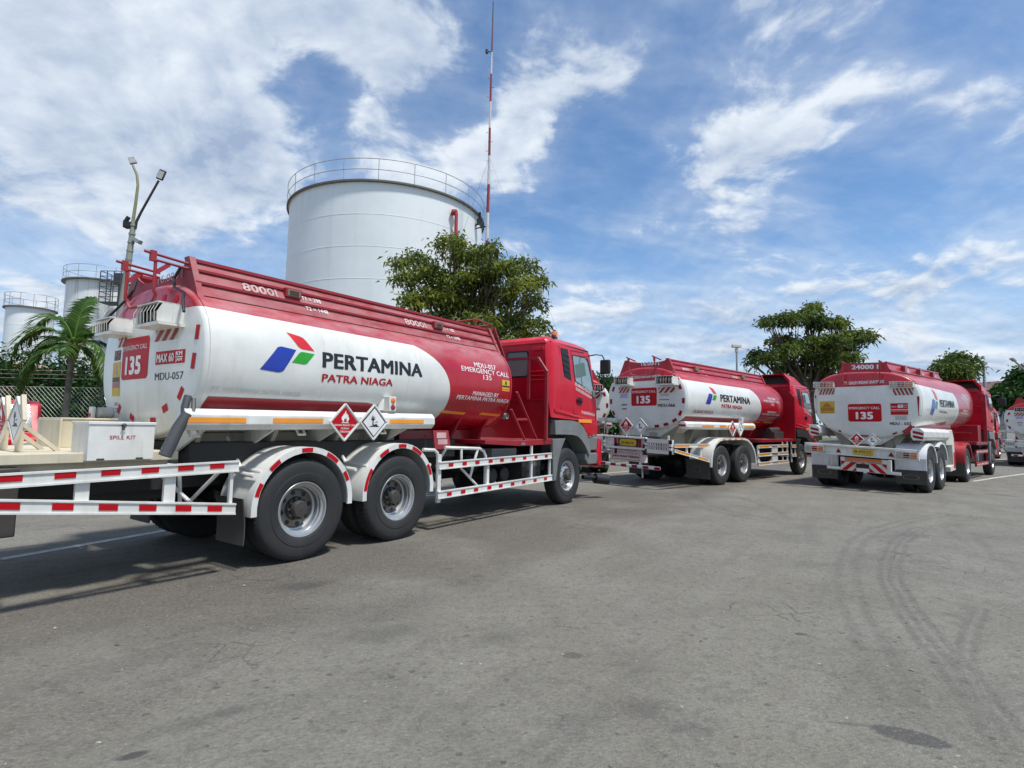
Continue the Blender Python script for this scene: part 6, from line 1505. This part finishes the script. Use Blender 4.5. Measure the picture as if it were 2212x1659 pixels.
# ------------------------------------------------------------------ palms
def palm(loc, h, fl, fronds, label, seed, trunk_r=.11, leaflet=.42, n_l=46):
    rg = np.random.default_rng(seed); root = empty('palm_tree', loc); tag(root, label, 'palm tree')
    mb = MB(); pts = [Vector((.28*(1-k/8)*-.35, 0, h*k/8)) for k in range(9)]; mb.tube(pts, [trunk_r*(1.35-.05*k) for k in range(9)], 12)
    for k in range(16): z = h*(k+.5)/16; mb.lathe([(z-.015, trunk_r*1.2), (z, trunk_r*1.38*(1-.012*k)), (z+.015, trunk_r*1.2)], (pts[0].x*(1-z/h), 0, 0), 14, axis='z')
    mb.build('trunk', mat('palm_bark', (.20, .18, .14), .85, var=.25, bump=.5, bscale=25), root, smooth=50)
    q = MB(); q.lathe([(h-.35, trunk_r*1.0), (h-.15, trunk_r*1.7), (h+.05, trunk_r*1.5), (h+.2, .03)], (0, 0, 0), 14, axis='z')
    for k in range(10):
        a = k*2.4; q.tube([(math.cos(a)*trunk_r, math.sin(a)*trunk_r, h-.3), (math.cos(a)*trunk_r*2.2, math.sin(a)*trunk_r*2.2, h+.02)], [.05, .03], 6)
    q.build('crownshaft', mat('palm_fibre', (.20, .15, .06), .8, var=.3, bump=.5, bscale=18), root, smooth=50)
    for fi, (az, el, L_, bend) in enumerate(fronds):
        az = R(az); el = R(el); p = Vector((0, 0, h)); d = Vector((math.cos(az)*math.cos(el), math.sin(az)*math.cos(el), math.sin(el))); N = 16; st = L_/N
        P = [p.copy()]; D_ = [d.copy()]
        for k in range(N):
            d = (d+Vector((0, 0, -bend/N*(1+k/N)))).normalized(); p = p+d*st; P.append(p.copy()); D_.append(d.copy())
        r_ = MB(); r_.tube(P, [.028*(1-k/(N+2)) for k in range(N+1)], 6)
        fr = r_.build('frond', lf_pm, root, smooth=50)
        V_ = []; F_ = []
        for j in range(n_l):
            t = .10+.90*j/(n_l-1); f = t*N; i = min(int(f), N-1); u = f-i; c = P[i].lerp(P[i+1], u); dd = D_[i].lerp(D_[i+1], u).normalized()
            sdv = dd.cross(Vector((0, 0, 1))).normalized(); upd = sdv.cross(dd)
            ll = leaflet*math.sin(math.pi*min(.97, t*.85+.12))**.6*(.9+.2*rg.random())
            for sg in (1, -1):
                w = (sdv*sg*.85+dd*.55+upd*(.10+rg.normal()*.10)).normalized(); wd = .021
                a = c; m1 = c+w*ll*.5+Vector((0, 0, -.05*ll)); e_ = c+w*ll+Vector((0, 0, -(.30+.2*rg.random())*ll)); nn = (dd*.9+upd*.3).normalized()*wd
                k = len(V_); V_ += [a-nn*.5, a+nn*.5, m1+nn, m1-nn, e_]; F_ += [(k, k+1, k+2, k+3), (k+3, k+2, k+4, k+4)]
        vv = np.array([tuple(q) for q in V_]); me = bpy.data.meshes.new('leaflets'); me.from_pydata(vv.tolist(), [], [tuple(dict.fromkeys(f)) for f in F_]); me.materials.append(lf_pm); me.update()
        o = bpy.data.objects.new('leaflets', me); col.objects.link(o); o.parent = fr
    return root
p = cp(158, 742, 13.4)
palm((p.x, 13.4, 0), p.z-.05, 2.0, [(182, 80, 1.9, 3.3), (200, 62, 2.0, 3.0), (178, 46, 2.1, 2.9), (190, 26, 2.0, 2.8), (215, 0, 1.3, 1.4), (95, 84, 1.5, 1.5), (60, 70, 1.5, 2.0), (15, 62, 1.6, 2.6), (-8, 40, 1.7, 2.6), (5, 5, 1.3, 2.0), (-60, 40, 1.0, 1.8), (120, 60, 1.4, 1.8)], 'short palm tree standing in front of the chain-link fence, left', 9, .062, .44, 60)
for (px, py, dd, lb, sd_) in ((1345, 850, 27, 'small palm peeking between the near cab and the middle tanker', 12), ):
    p = cp(px, py, dd)
    palm((p.x, dd, 0), p.z-.6, 1.6, [(a*40, 45+10*(a % 3), 1.5, 1.6) for a in range(9)], lb, sd_, .1, .4, 22)
# ------------------------------------------------------------------ hedge bushes, grass
def bush(base, r, h, label, seed, lm=None, per=420):
    rg = np.random.default_rng(seed); cs = [(base[0]+rg.normal()*r*.4, base[1]+rg.normal()*r*.2, h*(.3+.5*rg.random()), r*.62, r*.55, h*.34) for k in range(7)]
    return tree('shrub', (base[0], base[1], 0), cs, label, 'shrub', 'shrubs behind the chain-link fence', lm or lf_hd, per, (.16, .075), .05, .14, (0, 0, .3), seed)
for k, (xx, rr_, hh, lb) in enumerate(((-17.6, 1.7, 3.0, 'shrub behind the fence at the left edge of the photo, with sparse tips'), (-15.2, 1.4, 3.3, 'rounded shrub directly behind the palm trunk'), (-13.1, 1.5, 3.1, 'shrub behind the fence, right of the palm trunk'), (-10.9, 1.6, 2.9, 'shrub behind the fence, beside the rear of the near tanker'), (-8.3, 1.7, 2.8, 'shrub behind the fence hidden mostly by the near tanker barrel'))):
    bush((xx, 17.4+.2*(k % 2)), rr_, hh, lb, 20+k)
n = 9000; gx = rng.uniform(-19, -8, n); gy = rng.uniform(13.2, 17, n)
c_ = np.stack([gx, gy, np.full(n, .01)], 1); d_ = rng.normal(size=(n, 3))*.5+np.array([0, 0, 1.2])
V_, F_ = leaves(c_, d_, .16, .014, rng, .1); gs = np_mesh('verge_grass', V_, F_, leaf_mat('grass_blade', (.05, .08, .015), (.13, .15, .035), (.16, .15, .05))); tag(gs, 'short rough grass along the foot of the chain-link fence', 'grass', kind='stuff')
# small stones loose on the asphalt
mb = MB(); rs = random.Random(3)
for k in range(420):
    if k < 260: t = rs.uniform(0, 7); s_ = rs.gauss(.6, .7); xx = -4.5+t*.563+s_*.826; yy = 2.6+t*.826-s_*.563
    else: xx = rs.uniform(-5, 7); yy = rs.uniform(2.0, 11)
    r_ = rs.uniform(.003, .009)*(1.0 if rs.random() < .93 else 1.9); q = [Vector((rs.uniform(.7, 1.2)*a, rs.uniform(.7, 1.2)*b_, rs.uniform(.5, .9)*c)) for a, b_, c in ((1, 0, 0), (0, 1, 0), (-1, 0, 0), (0, -1, 0), (0, 0, 1), (0, 0, -.4))]
    mb.add([Vector((xx, yy, r_*.3))+v_*r_ for v_ in q], [(0, 1, 4), (1, 2, 4), (2, 3, 4), (3, 0, 4), (1, 0, 5), (2, 1, 5), (3, 2, 5), (0, 3, 5)])
g_ = mb.build('loose_gravel', m_stone, smooth=None); tag(g_, 'loose grit and small stones scattered on the asphalt', 'gravel', kind='stuff')
# ------------------------------------------------------------------ chain-link fence
def fence():
    root = empty('chain_link_fence', (-14, 14.7, 0)); tag(root, 'galvanised chain-link fence on posts behind the palm, left', 'fence')
    mw = mat('fence_wire', (.40, .46, .40), .55, metal=.2)
    def pan(name, x0, x1):
        mb = MB(); H = 2.25; p = .115; r_ = .0048
        n = int((x1-x0+H)/p)
        for k in range(n):
            for sg in (1, -1):
                xa = x0+p*k-(H if sg == 1 else 0); za, zb = .05, H+.05; xb = xa+H*sg if sg == 1 else xa-H
                if sg == -1: xa, xb = x0+p*k, x0+p*k-H
                # clip to the bay
                def cut(xa, za, xb, zb):
                    if xa > xb: xa, za, xb, zb = xb, zb, xa, za
                    if xb <= x0 or xa >= x1: return None
                    if xa < x0: f = (x0-xa)/(xb-xa); za = za+(zb-za)*f; xa = x0
                    if xb > x1: f = (x1-xa)/(xb-xa); zb = za+(zb-za)*f; xb = x1
                    return xa, za, xb, zb
                c = cut(xa, za, xb, zb)
                if c and abs(c[0]-c[2]) > .01: mb.tube([(c[0], .004*sg, c[1]), (c[2], .004*sg, c[3])], r_, 3, cap=False)
        mb.build(name, mw, root, smooth=None)
    xs = [-7.8, -4.9, -2.0, .9, 3.8, 6.7, 9.6]; off = .17
    xs = [-9.7, -6.7, -3.62+4.86-0.0-0.0, 0, 0]; xs = [-4.9, -2.0, .93, 3.83, 6.7]
    for a, b_ in zip(xs[:-1], xs[1:]): pan('mesh_panel', a, b_)
    for x_ in xs:
        mb = MB(); mb.tube([(x_, 0, 0), (x_, 0, 2.45)], .035, 10); mb.tube([(x_, 0, 2.45), (x_, -.22, 2.75)], .02, 8); mb.build('post', m_galv, root)
    for z_ in (.08, 1.2, 2.3): mb = MB(); mb.tube([(xs[0], 0, z_), (xs[-1], 0, z_)], .007, 5); mb.build('line_wire', mw, root)
    for dy, z_ in ((-.06, 2.53), (-.13, 2.63), (-.2, 2.73)):
        mb = MB(); mb.tube([(xs[0], dy, z_), (xs[-1], dy, z_)], .0035, 4); mb.build('barbed_wire', mw, root, smooth=None)
fence()
# ------------------------------------------------------------------ storage tanks
def tank_paint(name, base, streak):
    m, nt, b = new_mat(name); tc = nt.nodes.new('ShaderNodeTexCoord'); x, y, z = xyz(nt, tc.outputs['Object'])
    n1 = noi(nt, tc.outputs['Object'], .35, 6, .6); s_ = noi(nt, comb(nt, x*2.2, y*2.2, z*.12), 1.0, 7, .65); f_ = noi(nt, tc.outputs['Object'], 4, 5, .7)
    c = mixc(nt, n1.ramp(.3, .7), tuple(q*.93 for q in base), base); c = mixc(nt, (s_.ramp(.50, .78)*streak).clamp(), c, (.13, .12, .10)); c = mixc(nt, f_.ramp(.6, .8)*.10, c, (.3, .3, .28))
    nt.links.new(c, b.inputs['Base Color']); b.inputs['Roughness'].default_value = .6
    return m
def storage_tank(c, rad, H, courses, label, m, rail_h=1.2, posts=24, rim=.35, seam=True):
    root = empty('storage_tank', (c[0], c[1], 0)); tag(root, label, 'storage tank')
    mb = MB(); zz = [0]+[H*(k+1)/courses for k in range(courses)]; prof = []
    for k in range(courses):
        r_ = rad-.012*k; prof += [(zz[k]+.0, r_), (zz[k+1]-.02, r_)]
        if k < courses-1: prof += [(zz[k+1]-.015, r_+.012), (zz[k+1], r_+.012)]
    mb.lathe(prof, (0, 0, 0), 128, axis='z'); mb.lathe([(H, rad), (H+rad*.07, rad*.4), (H+rad*.085, .0)], (0, 0, 0), 96, axis='z')
    shell = mb.build('tank_shell', m, root, smooth=35)
    if seam:
        mb = MB(); rs_ = random.Random(int(rad*10))
        for k in range(courses):
            for j in range(10):
                a = 2*math.pi*(j+.5*(k % 2)+.13)/10; x_, y_ = math.cos(a)*(rad+.004), math.sin(a)*(rad+.004); mb.beam((x_, y_, zz[k]), (x_, y_, zz[k+1]), .008, .008, (math.cos(a), math.sin(a), 0))
        mb.build('plate_seams', m, shell, smooth=None)
    mb = MB(); mb.lathe([(H-.02, rad), (H-.02, rad+rim*.45), (H+.12, rad+rim*.45), (H+.12, rad-.1)], (0, 0, 0), 128, axis='z'); mb.build('top_rim', mat('rim_angle_steel', (.13, .12, .10), .6, dirt=.4), root, smooth=30)
    mb = MB(); rr_ = rad+rim*.3
    for z_ in (H+rail_h, H+rail_h*.52): mb.tube([(rr_*math.cos(2*math.pi*k/96), rr_*math.sin(2*math.pi*k/96), z_) for k in range(97)], .03, 5, cap=False)
    for k in range(posts): a = 2*math.pi*(k+.4)/posts; mb.tube([(rr_*math.cos(a), rr_*math.sin(a), H), (rr_*math.cos(a), rr_*math.sin(a), H+rail_h)], .028, 5)
    mb.build('guard_rail', m_galv, root)
    return root
D1 = 50; az = math.atan2(-129, 550); bt = storage_tank((D1*math.sin(az), D1*math.cos(az)), 8.5, 19.85, 8, 'largest pale grey storage tank, rising behind the near truck and the bushy tree', tank_paint('tank_paint_grey', (.76, .80, .80), .12), 1.75, 20, seam=False)
rb = math.radians
aa = math.atan2(-(D1*math.cos(az)), -(D1*math.sin(az)))+.62
mb = MB(); x_, y_ = 8.7*math.cos(aa), 8.7*math.sin(aa); mb.tube([(x_*.97, y_*.97, 18.6), (x_*1.03, y_*1.03, 18.65), (x_*1.03, y_*1.03, 18.4), (x_*1.03, y_*1.03, 0)], .14, 8); mb.lathe([(-.2, .25), (.2, .25)], (x_*1.0, y_*1.0, 18.65), 12, axis='x'); mb.build('foam_pipe', mat('pipe_red_paint', (.32, .03, .03), .5), bt)
a2 = aa+.42; mb = MB(); x_, y_ = 8.8*math.cos(a2), 8.8*math.sin(a2); mb.box((x_-.25, y_-.25, 18.9), (x_+.25, y_+.25, 19.3)); mb.tube([(x_, y_, 19.2), (x_, y_-.1, 19.9)], .12, 7); mb.tube([(x_, y_, 19.1), (x_-.6, y_+.1, 18.6)], .07, 6); mb.build('rim_floodlight', m_black, bt)
# the two smaller tanks on the left
def tank_at(xl, xr, yrim, dist, **k):
    l = pix_dir(xl*.46293, yrim*.46293); r_ = pix_dir(xr*.46293, yrim*.46293); al = math.atan2(l.x, l.y); ar = math.atan2(r_.x, r_.y); ac = (al+ar)/2; rad = dist*math.sin((ar-al)/2)
    d = pix_dir((xl+xr)/2*.46293, yrim*.46293); h = CAM_H+(dist-rad)*d.z/math.hypot(d.x, d.y)
    return (dist*math.sin(ac), dist*math.cos(ac)), rad, h
c2_, r2_, h2_ = tank_at(141, 312, 606, 85); s2t = storage_tank(c2_, r2_, h2_, 7, 'rust-streaked white storage tank with a hanging cage ladder, behind the palm', tank_paint('tank_paint_streaked', (.78, .79, .77), .75), 1.9*h2_/20, 14, .9)
c3_, r3_, h3_ = tank_at(10, 122, 664, 90); s3t = storage_tank(c3_, r3_, h3_, 7, 'leftmost white storage tank, partly behind the palm fronds', tank_paint('tank_paint_clean', (.80, .83, .84), .15), 1.7, 13, .5)
# cage ladder platform on the streaked tank
YD = c2_[1]*(1-r2_/85)-1.6; q0 = at(*S2(218, 585), YD); q1 = at(*S2(262, 588), YD); zb_ = at(*S2(240, 652), YD).z; zt_ = q0.z
mb = MB(); X0, X1 = q0.x-s2t.location.x, q1.x-s2t.location.x; Y0 = YD-s2t.location.y; Y1 = Y0+1.8
for z_ in np.linspace(zb_, zt_, 7): 
    for a, b_ in (((X0, Y0), (X1, Y0)), ((X1, Y0), (X1, Y1)), ((X0, Y0), (X0, Y1))): mb.beam((a[0], a[1], z_), (b_[0], b_[1], z_), .07, .07)
for t_ in (0, .33, .66, 1): mb.beam((X0+(X1-X0)*t_, Y0, zb_), (X0+(X1-X0)*t_, Y0, zt_), .08, .08, (0, 1, 0))
mb.beam((X0, Y1, zb_), (X0, Y1, zt_), .07, .07, (0, 1, 0)); mb.beam((X1, Y1, zb_), (X1, Y1, zt_), .07, .07, (0, 1, 0)); mb.box((X0, Y0, zb_-.1), (X1, Y1, zb_)); mb.tube([((X0+X1)/2+.4, Y0+1, zb_), ((X0+X1)/2+.3, Y0+1, 2)], .12, 6)
mb.build('cage_ladder', mat('dark_ladder_steel', (.06, .07, .08), .6), s2t, smooth=None)
mb = MB(); mb.box((X0+1.2, Y0+.6, zb_+2.2), (X0+2.4, Y0+1.2, zb_+3.6)); mb.tube([(X0+1.8, Y0+.9, zb_+3.4), (X0+1.7, Y0+.9, zb_)], .2, 7); mb.build('gauge_valve', m_hub, s2t, smooth=None)
# ------------------------------------------------------------------ mast
def mast():
    dep = 42.0
    P = [(1065.5, 3), (1062.5, 112), (1061, 160), (1059.5, 220), (1058, 277), (1057, 337), (1055.5, 399), (1053.5, 460), (1052, 520), (1050, 600), (1044, 960)]
    pts = [at(*S2(*q), dep) for q in P]; base = Vector((pts[-1].x-.02, dep, 0)); root = empty('radio_mast', base); tag(root, 'tall thin red and white banded mast right of the big storage tank', 'mast')
    mw = mat('mast_white', (.62, .60, .58), .5); mr = mat('mast_red', (.26, .025, .035), .5); md = mat('mast_dark', (.06, .045, .05), .6)
    pts[-1] = base
    mats_ = [md, mw, mr, mw, mr, mw, mr, mw, mr, mr]; rr_ = [.04, .055, .075, .085, .09, .10, .11, .12, .13, .14, .15]
    names = [1, 0, 1, 0, 1, 0, 1, 0, 0, 0]
    mb = MB(); mb.tube([p-base for p in (pts[0], pts[0].lerp(pts[1], .4))], [.04, .055], 7); mb.build('antenna_whip', md, root)
    mb = MB(); mb.tube([p-base for p in (pts[0].lerp(pts[1], .4), pts[1])], [.05, .07], 7); mb.build('mast_section', mat('mast_top_red', (.12, .02, .04), .5), root)
    for k in range(1, len(pts)-1):
        mb = MB(); mb.tube([pts[k]-base, pts[k+1]-base], [rr_[k], rr_[k+1]], 10)
        for j in range(3): c = pts[k].lerp(pts[k+1], (j+.5)/3)-base; mb.tube([c+Vector((-.12, 0, 0)), c+Vector((.28*(1 if j % 2 else -1), 0, .03))], .02, 4)
        mb.build('mast_section', mats_[k], root)
    c = pts[1]-base; mb = MB(); mb.tube([c, c+Vector((-.35, 0, 0))], .04, 6); mb.tube([c+Vector((-.4, 0, -.12)), c+Vector((-.4, 0, .16))], .12, 8); mb.build('obstruction_lamp', m_black, root)
    mb = MB(); c = at(*S2(1051, 489), dep)-base; mb.tube([c, c+Vector((-.9, .5, 0))], .05, 6); mb.box(c+Vector((-.5, 0, -.1)), c+Vector((-.2, .2, .1))); mb.build('bracket', m_black, root)
    mb = MB(); c = at(*S2(1057, 340), dep)-base
    for dx, dy in ((-6, 4), (7, 3), (1, -9)): mb.tube([c, Vector((dx*1.4, dy*1.4, 0))], .012, 3)
    mb.build('guy_wire', m_galv, root, smooth=None)
mast()
# ------------------------------------------------------------------ lamp poles
def lamp_left():
    Y = 21.0; A = lambda x, y: at(*S2(x, y), Y)
    p0 = A(277, 570); p1 = A(291, 480); d = (p1-p0); base = p0-d*(p0.z/d.z); root = empty('street_lamp', (base.x, base.y, 0)); tag(root, 'twin-armed lamp pole with one bent greenish arm and one dark arm, left', 'street lamp')
    o_ = Vector((base.x, base.y, 0)); q = lambda x, y, dy=0: A(x, y)+Vector((0, dy, 0))-o_
    mb = MB(); mb.tube([base-o_, q(277, 570), q(289, 478)], [.13, .11, .09], 12)
    for k in range(5): c = q(277, 570).lerp(q(289, 478), .1+k*.2); mb.lathe([(-.03, .12), (.03, .12)], c, 10, axis='z')
    mb.build('pole', mat('weathered_pole', (.28, .29, .24), .6, dirt=.4), root)
    mb = MB(); mb.tube([q(287, 480), q(293, 440), q(298, 400), q(296, 378), q(287, 357)], [.06, .055, .05, .05, .045], 8); mb.build('lamp_arm', mat('lichen_green_arm', (.26, .26, .14), .6, dirt=.3), root)
    mb = MB(); mb.tube([q(292, 495), q(295, 478), q(305, 458), q(343, 390)], [.05, .05, .045, .04], 8); mb.build('lamp_arm', m_chas, root)
    for (x, y, x2, y2, w, nm) in ((289, 354, 284, 340, .20, 0), (344, 388, 353, 368, .24, 1)):
        a = q(x, y); b_ = q(x2, y2); mb = MB(); mb.beam(a, b_, .26, .07, (.2, -1, .3)); o = mb.build('lamp_head', m_chas if nm else m_galv, root, bevel=.015)
        mb = MB(); mb.beam(a.lerp(b_, .15)+Vector((0, -.04, -.02)), a.lerp(b_, .9)+Vector((0, -.04, -.02)), .20, .03, (.2, -1, .3)); mb.build('lamp_glass', m_lampw, o)
    mb = MB(); c = q(277, 487); mb.box(c+Vector((-.12, -.15, -.12)), c+Vector((.15, .1, .12))); mb.beam(c+Vector((-.15, 0, .1)), c+Vector((0, 0, .35)), .12, .12); mb.build('floodlight', m_black, root, bevel=.02)
    mb = MB(); mb.beam(q(290, 517), q(304, 524), .22, .16); mb.build('speaker_box', m_galv, root, bevel=.02)
lamp_left()
def lamp(x, ytop, dep, label, kind):
    p = at(*S2(x, ytop), dep); root = empty('street_lamp', (p.x, p.y, 0)); tag(root, label, 'street lamp')
    if kind == 'flood':
        mb = MB(); mb.tube([(0, 0, 0), (0, 0, p.z)], [.12, .07], 10); mb.build('pole', m_galv, root)
        mb = MB(); mb.box((-.36, -.2, p.z+.05), (.36, .2, p.z+.30)); mb.tube([(0, 0, p.z-.35), (0, 0, p.z)], .14, 8); mb.build('lamp_head', m_whited, root, bevel=.03)
    elif kind == 'post':
        mb = MB(); mb.tube([(0, 0, 0), (0, 0, p.z)], [.15, .12], 10); mb.box((-.1, -.1, p.z-.4), (.35, .1, p.z-.1)); mb.build('pole', m_galv, root)
    return root, p
lamp(1591, 752, 45, 'thin white floodlight pole standing between the near cab and the tiered tree', 'flood')
lamp(2124, 780, 60, 'short grey pole above the cab of the MDU-032 tanker', 'post')
root, p = lamp(1829, 715, 45, 'grey lamp pole with a curved arm half hidden in the tiered tree', 'none')
mb = MB(); q = lambda x, y: at(*S2(x, y), 45)-Vector((p.x, p.y, 0)); mb.tube([(0, 0, 0), q(1829, 715), q(1826, 706), q(1818, 698), q(1806, 692), q(1785, 686)], [.14, .09, .08, .07, .06, .05], 8); mb.build('pole', m_galv, root); mb = MB(); mb.beam(q(1786, 687), q(1766, 680), .3, .12); mb.build('lamp_head', m_galv, root)
p = at(*S2(2214, 800), 40); root = empty('street_lamp', (p.x+.5, p.y, 0)); tag(root, 'slanting lamp arm entering at the right edge of the photo', 'street lamp')
mb = MB(); o_ = Vector((p.x+.5, p.y, 0)); mb.tube([(1.8, 0, 0), (1.8, 0, 5.6), at(*S2(2212, 798), 40)-o_, at(*S2(2186, 775), 40)-o_], [.12, .1, .07, .06], 8); mb.build('pole', m_galv, root)
mb = MB(); a_ = at(*S2(2192, 780), 40)-o_; b_ = at(*S2(2184, 774), 40)-o_; mb.beam(a_, b_, .3, .1); mb.build('lamp_head', m_galv, root)
# ------------------------------------------------------------------ buildings
def building(x0, x1, y0, y1, h, hr, label, wall, roof, rz=0):
    c = ((x0+x1)/2, (y0+y1)/2); root = empty('building', (c[0], c[1], 0), rz); tag(root, label, 'building'); W = (x1-x0)/2; D_ = (y1-y0)/2
    mb = MB(); mb.box((-W, -D_, 0), (W, D_, h)); mb.prism([(-W, -D_+.01, h), (W, -D_+.01, h), (0, -D_+.01, h+hr)], (0, 2*D_-.02, 0)); wl = mb.build('wall', wall, root, smooth=None)
    mb = MB()
    for sg in (1, -1): mb.prism([(sg*(W+.5), -D_-.6, h-.15), (0, -D_-.6, h+hr+.05), (0, -D_-.6, h+hr+.30), (sg*(W+.5), -D_-.6, h+.10)], (0, 2*D_+1.2, 0))
    mb.build('roof', roof, root, smooth=None)
    for k in range(max(1, int(W))):
        x_ = -W+1+2*k; mb = MB(); mb.box((x_-.5, -D_-.03, h*.45), (x_+.5, -D_+.05, h*.8)); o = mb.build('window', m_glassd, root, smooth=None); mb = MB(); mb.box((x_-.55, -D_-.06, h*.8), (x_+.55, -D_, h*.8+.08)); mb.box((x_-.55, -D_-.06, h*.45-.08), (x_+.55, -D_, h*.45)); mb.build('frame', m_white, o, smooth=None)
    return root
p = at(*S2(2182, 815), 80); building(p.x-3.2, p.x+7.5, 80, 92, p.z-3.0, 2.6, 'gabled building with a brown roof rising behind the tree at the right edge', mat('grey_wall', (.33, .33, .32), .8, dirt=.4), mat('brown_roof', (.16, .09, .08), .7), R(12))
p = at(*S2(10, 800), 34); building(p.x-9, p.x+3.2, 34, 42, 3.9, 1.2, 'low pink-walled shed behind the fence at the left edge', m_conc, m_roof)
p = at(*S2(240, 825), 40); building(p.x-6, p.x+14, 40, 48, 3.6, 1.0, 'low pale shed with a pink roof behind the near tanker, just left of its barrel', m_conc, m_roof)
# far tree line that reads as one mass
rg = np.random.default_rng(77); cs = []
for k in range(120):
    t = k/119; xx = -110+300*t+rg.normal()*3; yy = 125+40*math.sin(t*5)+rg.normal()*4; hh = 2.6+rg.random()*2.2; cs.append((xx, yy, hh*.55, 3.4, 2.4, hh*.6))
C_, D_ = crown_pts(cs, 26, rg, .7); V_, F_ = leaves(C_, D_, 1.2, .6, rg, .2); o = np_mesh('far_treeline', V_, F_, lf_hd); tag(o, 'far band of low greenery along the horizon', 'trees', kind='stuff')
# ------------------------------------------------------------------ red van at the left edge
def van():
    p = at(*S2(43, 857), 11.6); x1 = p.x; zt = p.z; root = empty('red_van', (x1-1.20, 12.2, 0), R(46)); tag(root, 'red van cut off by the left edge of the photo, in front of the fence', 'van')
    W = .95; prof = [(-.0, .45), (-.05, 1.0), (.15, 1.12), (.55, zt-.08), (.75, zt-.02), (3.6, zt), (3.75, zt-.08), (3.85, 1.0), (3.8, .45)]
    mb = MB(); mb.prism([(-W, y, z) for y, z in prof], (2*W, 0, 0)); b_ = mb.build('body', m_cab, root, smooth=None, bevel=.08, seg=3)
    mb = MB(); mb.add([(-W*.82, .14, 1.16), (W*.82, .14, 1.16), (W*.76, .52, zt-.13), (-W*.76, .52, zt-.13)], [(0, 1, 2, 3)]); mb.build('windscreen', m_glassd, b_, smooth=None)
    for sg in (1, -1):
        for ya, yb in ((.65, 1.5), (1.65, 2.6), (2.75, 3.5)): mb = MB(); mb.box((sg*W-.004, ya, 1.12), (sg*W+.006, yb, zt-.18)); mb.build('window', m_glassd, b_, smooth=None)
        mb = MB(); mb.box((sg*.62-.16, -.06, .75), (sg*.62+.16, .0, .92)); mb.build('headlight', m_lampw, b_, bevel=.02)
        for y in (.75, 3.0): mb = MB(); mb.lathe([(-.1, .0), (-.1, .16), (-.09, .30), (.09, .30), (.1, .16), (.1, 0)], (sg*(W-.1), y, .30), 24, axis='x'); mb.build('wheel', m_tyre, root)
    mb = MB(); mb.box((-.9, -.1, .40), (.9, .0, .62)); mb.build('bumper', m_black, root, bevel=.03)
van()
p = at(606, 451.5, 36); root = empty('kerb_block', (p.x, 36, 0)); tag(root, 'bright yellow kerb block seen under the tail of the middle tanker', 'kerb block')
mb = MB(); mb.prism([(-.75, 0, 0), (.75, 0, 0), (.60, 0, .42), (-.60, 0, .42)], (0, .5, 0)); o = mb.build('block', m_yelb, root, smooth=None, bevel=.03)
mb = MB(); mb.prism([(-.2, -.006, .02), (.0, -.006, .02), (.15, -.006, .40), (-.05, -.006, .40)], (0, .004, 0)); mb.build('black_stripe', m_black, root, smooth=None)
